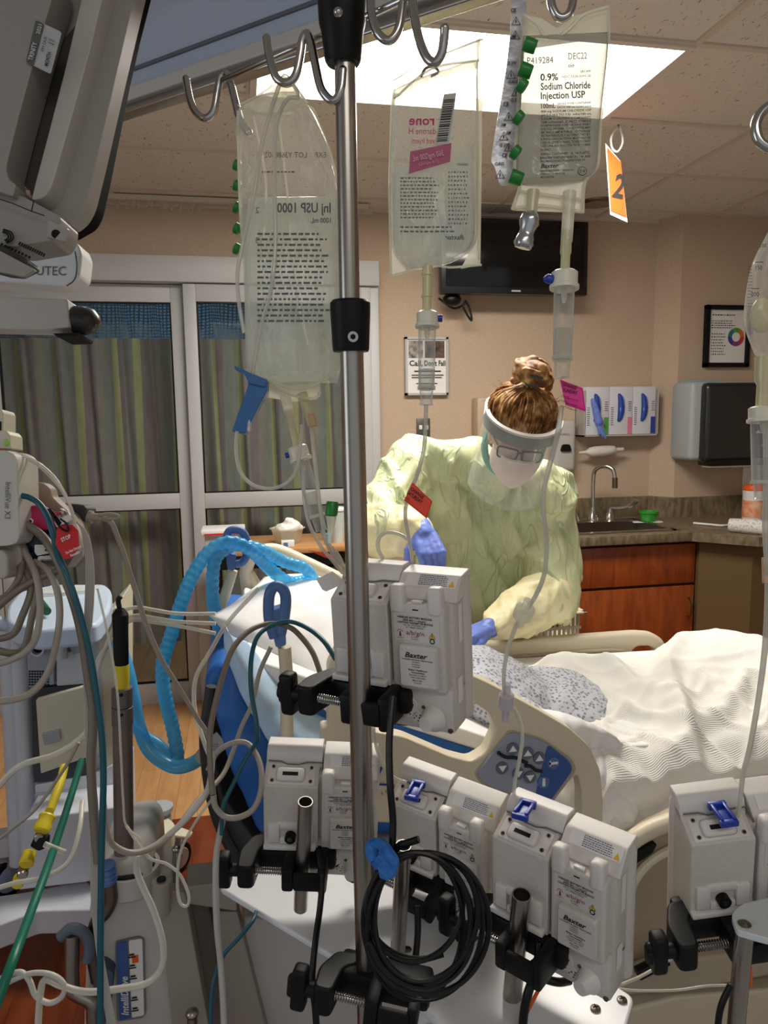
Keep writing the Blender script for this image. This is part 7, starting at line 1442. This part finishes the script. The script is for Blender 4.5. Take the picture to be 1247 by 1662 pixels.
m = MB(); m.prism3([PY(x, y, YV-.15) for x, y in rpoly([(40, 1330), (186, 1310), (190, 1420), (140, 1432), (30, 1445)], 4)], (0, .4, 0)); m.build('base_column', M_vent, t, bev=.01)
# legs and casters
m = MB(); q = [PZ(x, y, .20) for x, y in rpoly([(-60, 1462), (40, 1448), (140, 1428), (150, 1440), (150, 1476), (60, 1478), (0, 1500), (-60, 1525)], 6)]; m.prism3(q, (0, 0, -.07)); m.build('front_leg', M_vent, t, bev=.01)
m = MB(); q = [PZ(x, y, .24) for x, y in rpoly([(-60, 1350), (30, 1340), (40, 1358), (-60, 1372)], 4)]; m.prism3(q, (0, 0, -.06)); m.build('rear_leg', M_vent, t, bev=.008)
m = MB(); q = [PZ(x, y, .20) for x, y in rpoly([(186, 1334), (270, 1324), (284, 1336), (280, 1350), (186, 1372)], 4)]; m.prism3(q, (0, 0, -.06)); m.build('side_leg', M_ventc, t, bev=.008)
def caster(c, r, col, name='caster'):
    m = MB(); a = V((.75, -.66, 0)); w = .014
    m.lathe(c-a*w, c+a*w, [(0, r*.7), (.0, r*.92), (.12, r), (.88, r), (1, r*.92), (1, r*.7)], 30); o = m.build(name, M_blackrub, t)
    m = MB(); m.lathe(c-a*(w+.003), c+a*(w+.003), [(0, r*.25), (.0, r*.62), (.1, r*.70), (.9, r*.70), (1, r*.62)], 26); m.build('hub', col, o)
    m = MB(); m.tube([c+V((0, 0, r*.2)), c+V((-.01, .01, r*1.25))], [.02, .026], 14); m.build('fork', M_ventd, o)
c = PY(12, 1418, 2.08); c.z = .062; caster(V((PY(12, 1420, 2.38).x, 2.38, .064)), .062, mat('hub_blue', S(150, 172, 208), .4))
hc = PZ(290, 1416, 0); hc = V((hc.x, hc.y, .055)); caster(hc, .052, mat('hub_taupe', S(150, 136, 128), .4))
m = MB(); m.cyl(hc+V((-.05, .02, .16)), hc+V((-.05, .02, .175)), .042, 24); m.cyl(hc+V((-.035, .015, .08)), hc+V((-.045, .02, .165)), .026, 18); m.build('caster_cap', M_ventd, t)
m = MB(); m.prism3([hc+V(p) for p in ((-.06, -.03, .10), (.04, -.05, .085), (.055, -.02, .085), (-.03, .03, .10))], (0, 0, .012)); m.build('brake_pedal', M_ventc, t, bev=.004)
# packets on the tray
o = MB(); 
for k, (x, y, w, h, mt, lb) in enumerate(((84, 962, .05, .03, M_seam, 'crinkled clear packet on the ventilator top, left one'), (130, 958, .05, .035, M_seam, 'crinkled clear packet on the ventilator top, right one'))):
    c = PZ(x, y, 1.006); m = MB(); m.grid(lambda u, v: c+V(((u-.5)*2*w, (v-.5)*2*h, .006+.006*noise.noise(V((u*5, v*5, k*4))))), 14, 10); tag(m.build('plastic_packet', mt, angle=180), lb, 'packet')
c = PZ(70, 985, 1.03); m = MB(); m.cyl(PZ(64, 976, 1.02), PZ(76, 992, 1.02), .011, 14); tag(m.build('green_connector', mat('dark_green', S(24, 84, 48), .4)), 'dark green connector lying on the ventilator top tray', 'connector')
# ================================================================ POLE WITH BLACK TOP BY THE HOSES
YP = 1.50
t = thing('transport_pole', 'taupe pole with black and yellow top rising from the bed drive', 'pole', tuple(PY(200, 1462, YP)))
m = MB(); m.cyl(PY(202, 1452, YP), PY(199, 1170, YP), .0195, 22); m.build('lower_tube', mat('taupe_metal', S(122, 110, 104), .35, .4), t)
m = MB(); m.lathe(PY(199, 1175, YP), PY(198, 1116, YP), [(0, .021), (.48, .021), (.5, .018), (.52, .0205), (1, .0205)], 24); m.build('coupling', mat('coupling_grey', S(112, 106, 104), .35, .4), t)
for y in (1128, 1160): MB().cyl(PY(197, y, YP-.0215), PY(197, y, YP-.019), .004, 14).build('button_hole', M_hole, t)
m = MB(); m.lathe(PY(198, 1118, YP), PY(197, 1078, YP), [(0, .0125), (.3, .015), (1, .015)], 20); m.build('yellow_section', M_yel, t)
m = MB(); m.lathe(PY(197, 1080, YP), PY(195, 988, YP), [(0, .0145), (.6, .0150), (.9, .0160), (1, .008)], 20); m.tube(sm([PY(x, y, YP-.01) for x, y in ((195, 992), (192, 975), (196, 968))], 4), .005, 8); m.build('black_grip', M_black, t)
pyp([(186, 1430), (212, 1428), (213, 1456), (188, 1460)], YP-.02, .04, 4).build('foot_clamp', mat('taupe_metal', S(122, 110, 104), .35, .4), t, bev=.004)
# ================================================================ BLUE BREATHING HOSES
def hose(label, pts, r, corr=True):
    q = sm([PY(x, y, Y) for x, y, Y in pts], 14); L = sum((b-a).length for a, b in zip(q, q[1:])); n = int(L/.0032); out = []; acc = 0; i = 0
    cum = [0]
    for a, b in zip(q, q[1:]): cum.append(cum[-1]+(b-a).length)
    for k in range(n+1):
        d = L*k/n
        while i < len(cum)-2 and cum[i+1] < d: i += 1
        out.append(q[i].lerp(q[i+1], (d-cum[i])/max(1e-9, cum[i+1]-cum[i])))
    o = MB().tube(out, [r*(1+(.07*math.sin(k*1.25) if corr else 0)) for k in range(n+1)], 16).build('breathing_hose', M_bluehose, None, angle=180)
    return tag(o, label, 'hose')
hose('ribbed blue breathing hose arching over the far clip, left outer one', [(500, 942, 1.85), (470, 945, 1.80), (440, 925, 1.78), (410, 895, 1.72), (375, 880, 1.70), (340, 895, 1.70), (312, 935, 1.70), (292, 985, 1.70), (278, 1030, 1.70), (264, 1080, 1.70), (268, 1130, 1.70), (280, 1180, 1.70), (288, 1225, 1.70), (286, 1240, 1.70)], .0155)
hose('second ribbed blue breathing hose beside the far clip rod', [(512, 945, 1.85), (494, 922, 1.80), (462, 912, 1.78), (425, 893, 1.74), (390, 884, 1.72), (362, 894, 1.70), (348, 915, 1.69), (345, 960, 1.69), (350, 1000, 1.69), (362, 1040, 1.69)], .0145)
hose('smooth blue hose sweeping low beside the black topped pole', [(190, 1040, 1.75), (205, 1080, 1.72), (216, 1130, 1.70), (226, 1180, 1.68), (244, 1220, 1.66), (280, 1244, 1.64), (310, 1240, 1.62), (336, 1222, 1.60)], .0150, False)
hose('thin lower blue hose joining the sweep near the floor', [(196, 1130, 1.78), (206, 1165, 1.76), (228, 1190, 1.74), (256, 1206, 1.72), (280, 1230, 1.70)], .0115, False)
t = thing('hose_fitting', 'clear fitting with white label on the blue hose by the bed', 'fitting', tuple(PY(345, 1215, 1.5)))
m = MB(); m.cyl(PY(330, 1228, 1.55), PY(350, 1204, 1.5), .018, 18); m.build('cuff', M_seam, t); pyp([(332, 1205), (352, 1188), (366, 1205), (345, 1232)], 1.46, .002, 2).build('label', M_label, t)
letters([], FY(338, 1216, 1.456), M_inkg, t, bars=micro(.0, .012, .022, .02, 4, 1, 51))
# blue clips on cream rods
def rodclip(label, rod, clip, Y, r, inner):
    t = thing('hose_holder', label, 'hose holder', tuple(PY(*rod[-1], Y)))
    m = MB(); m.tube([PY(x, y, Y) for x, y in rod], r, 14); m.build('rod', M_cream, t)
    m = MB(); q = [PY(x, y, Y-.012) for x, y in clip]; m.tube(sm(q, 6), .0095, 12); m.build('clip_loop', M_blueclip, t)
    pyp(inner, Y-.018, .03, 5).build('clip_body', M_blueclip, t, bev=.004); return t
rodclip('blue hose clip on a cream rod holding the breathing hoses', [(378, 925), (366, 965), (348, 1012)], [(368, 886), (370, 866), (378, 860), (392, 862), (400, 876), (401, 898), (394, 912), (382, 916)], 1.74, .012, [(366, 892), (376, 900), (384, 900), (382, 926), (369, 924)])
rodclip('blue oval clip on a cream rod in front of the pillow', [(462, 1050), (465, 1090), (466, 1150), (466, 1205), (470, 1420)], [(456, 1028), (462, 1000), (464, 970), (458, 955), (446, 952), (438, 964), (436, 985), (438, 1010), (446, 1034)], 1.25, .0115, [(446, 990), (462, 985), (465, 1048), (448, 1052), (443, 1030), (438, 1030), (434, 990)])

# repeats of one kind share a group
_g = {}
for o in list(COL.objects):
    if o.parent is None and 'category' in o: _g.setdefault(o.name.split('.')[0], []).append(o)
for k, v in _g.items():
    if len(v) > 1 and k != 'person':
        for o in v:
            if 'group' not in o: o['group'] = 'the %ss of the room' % k.replace('_', ' ')
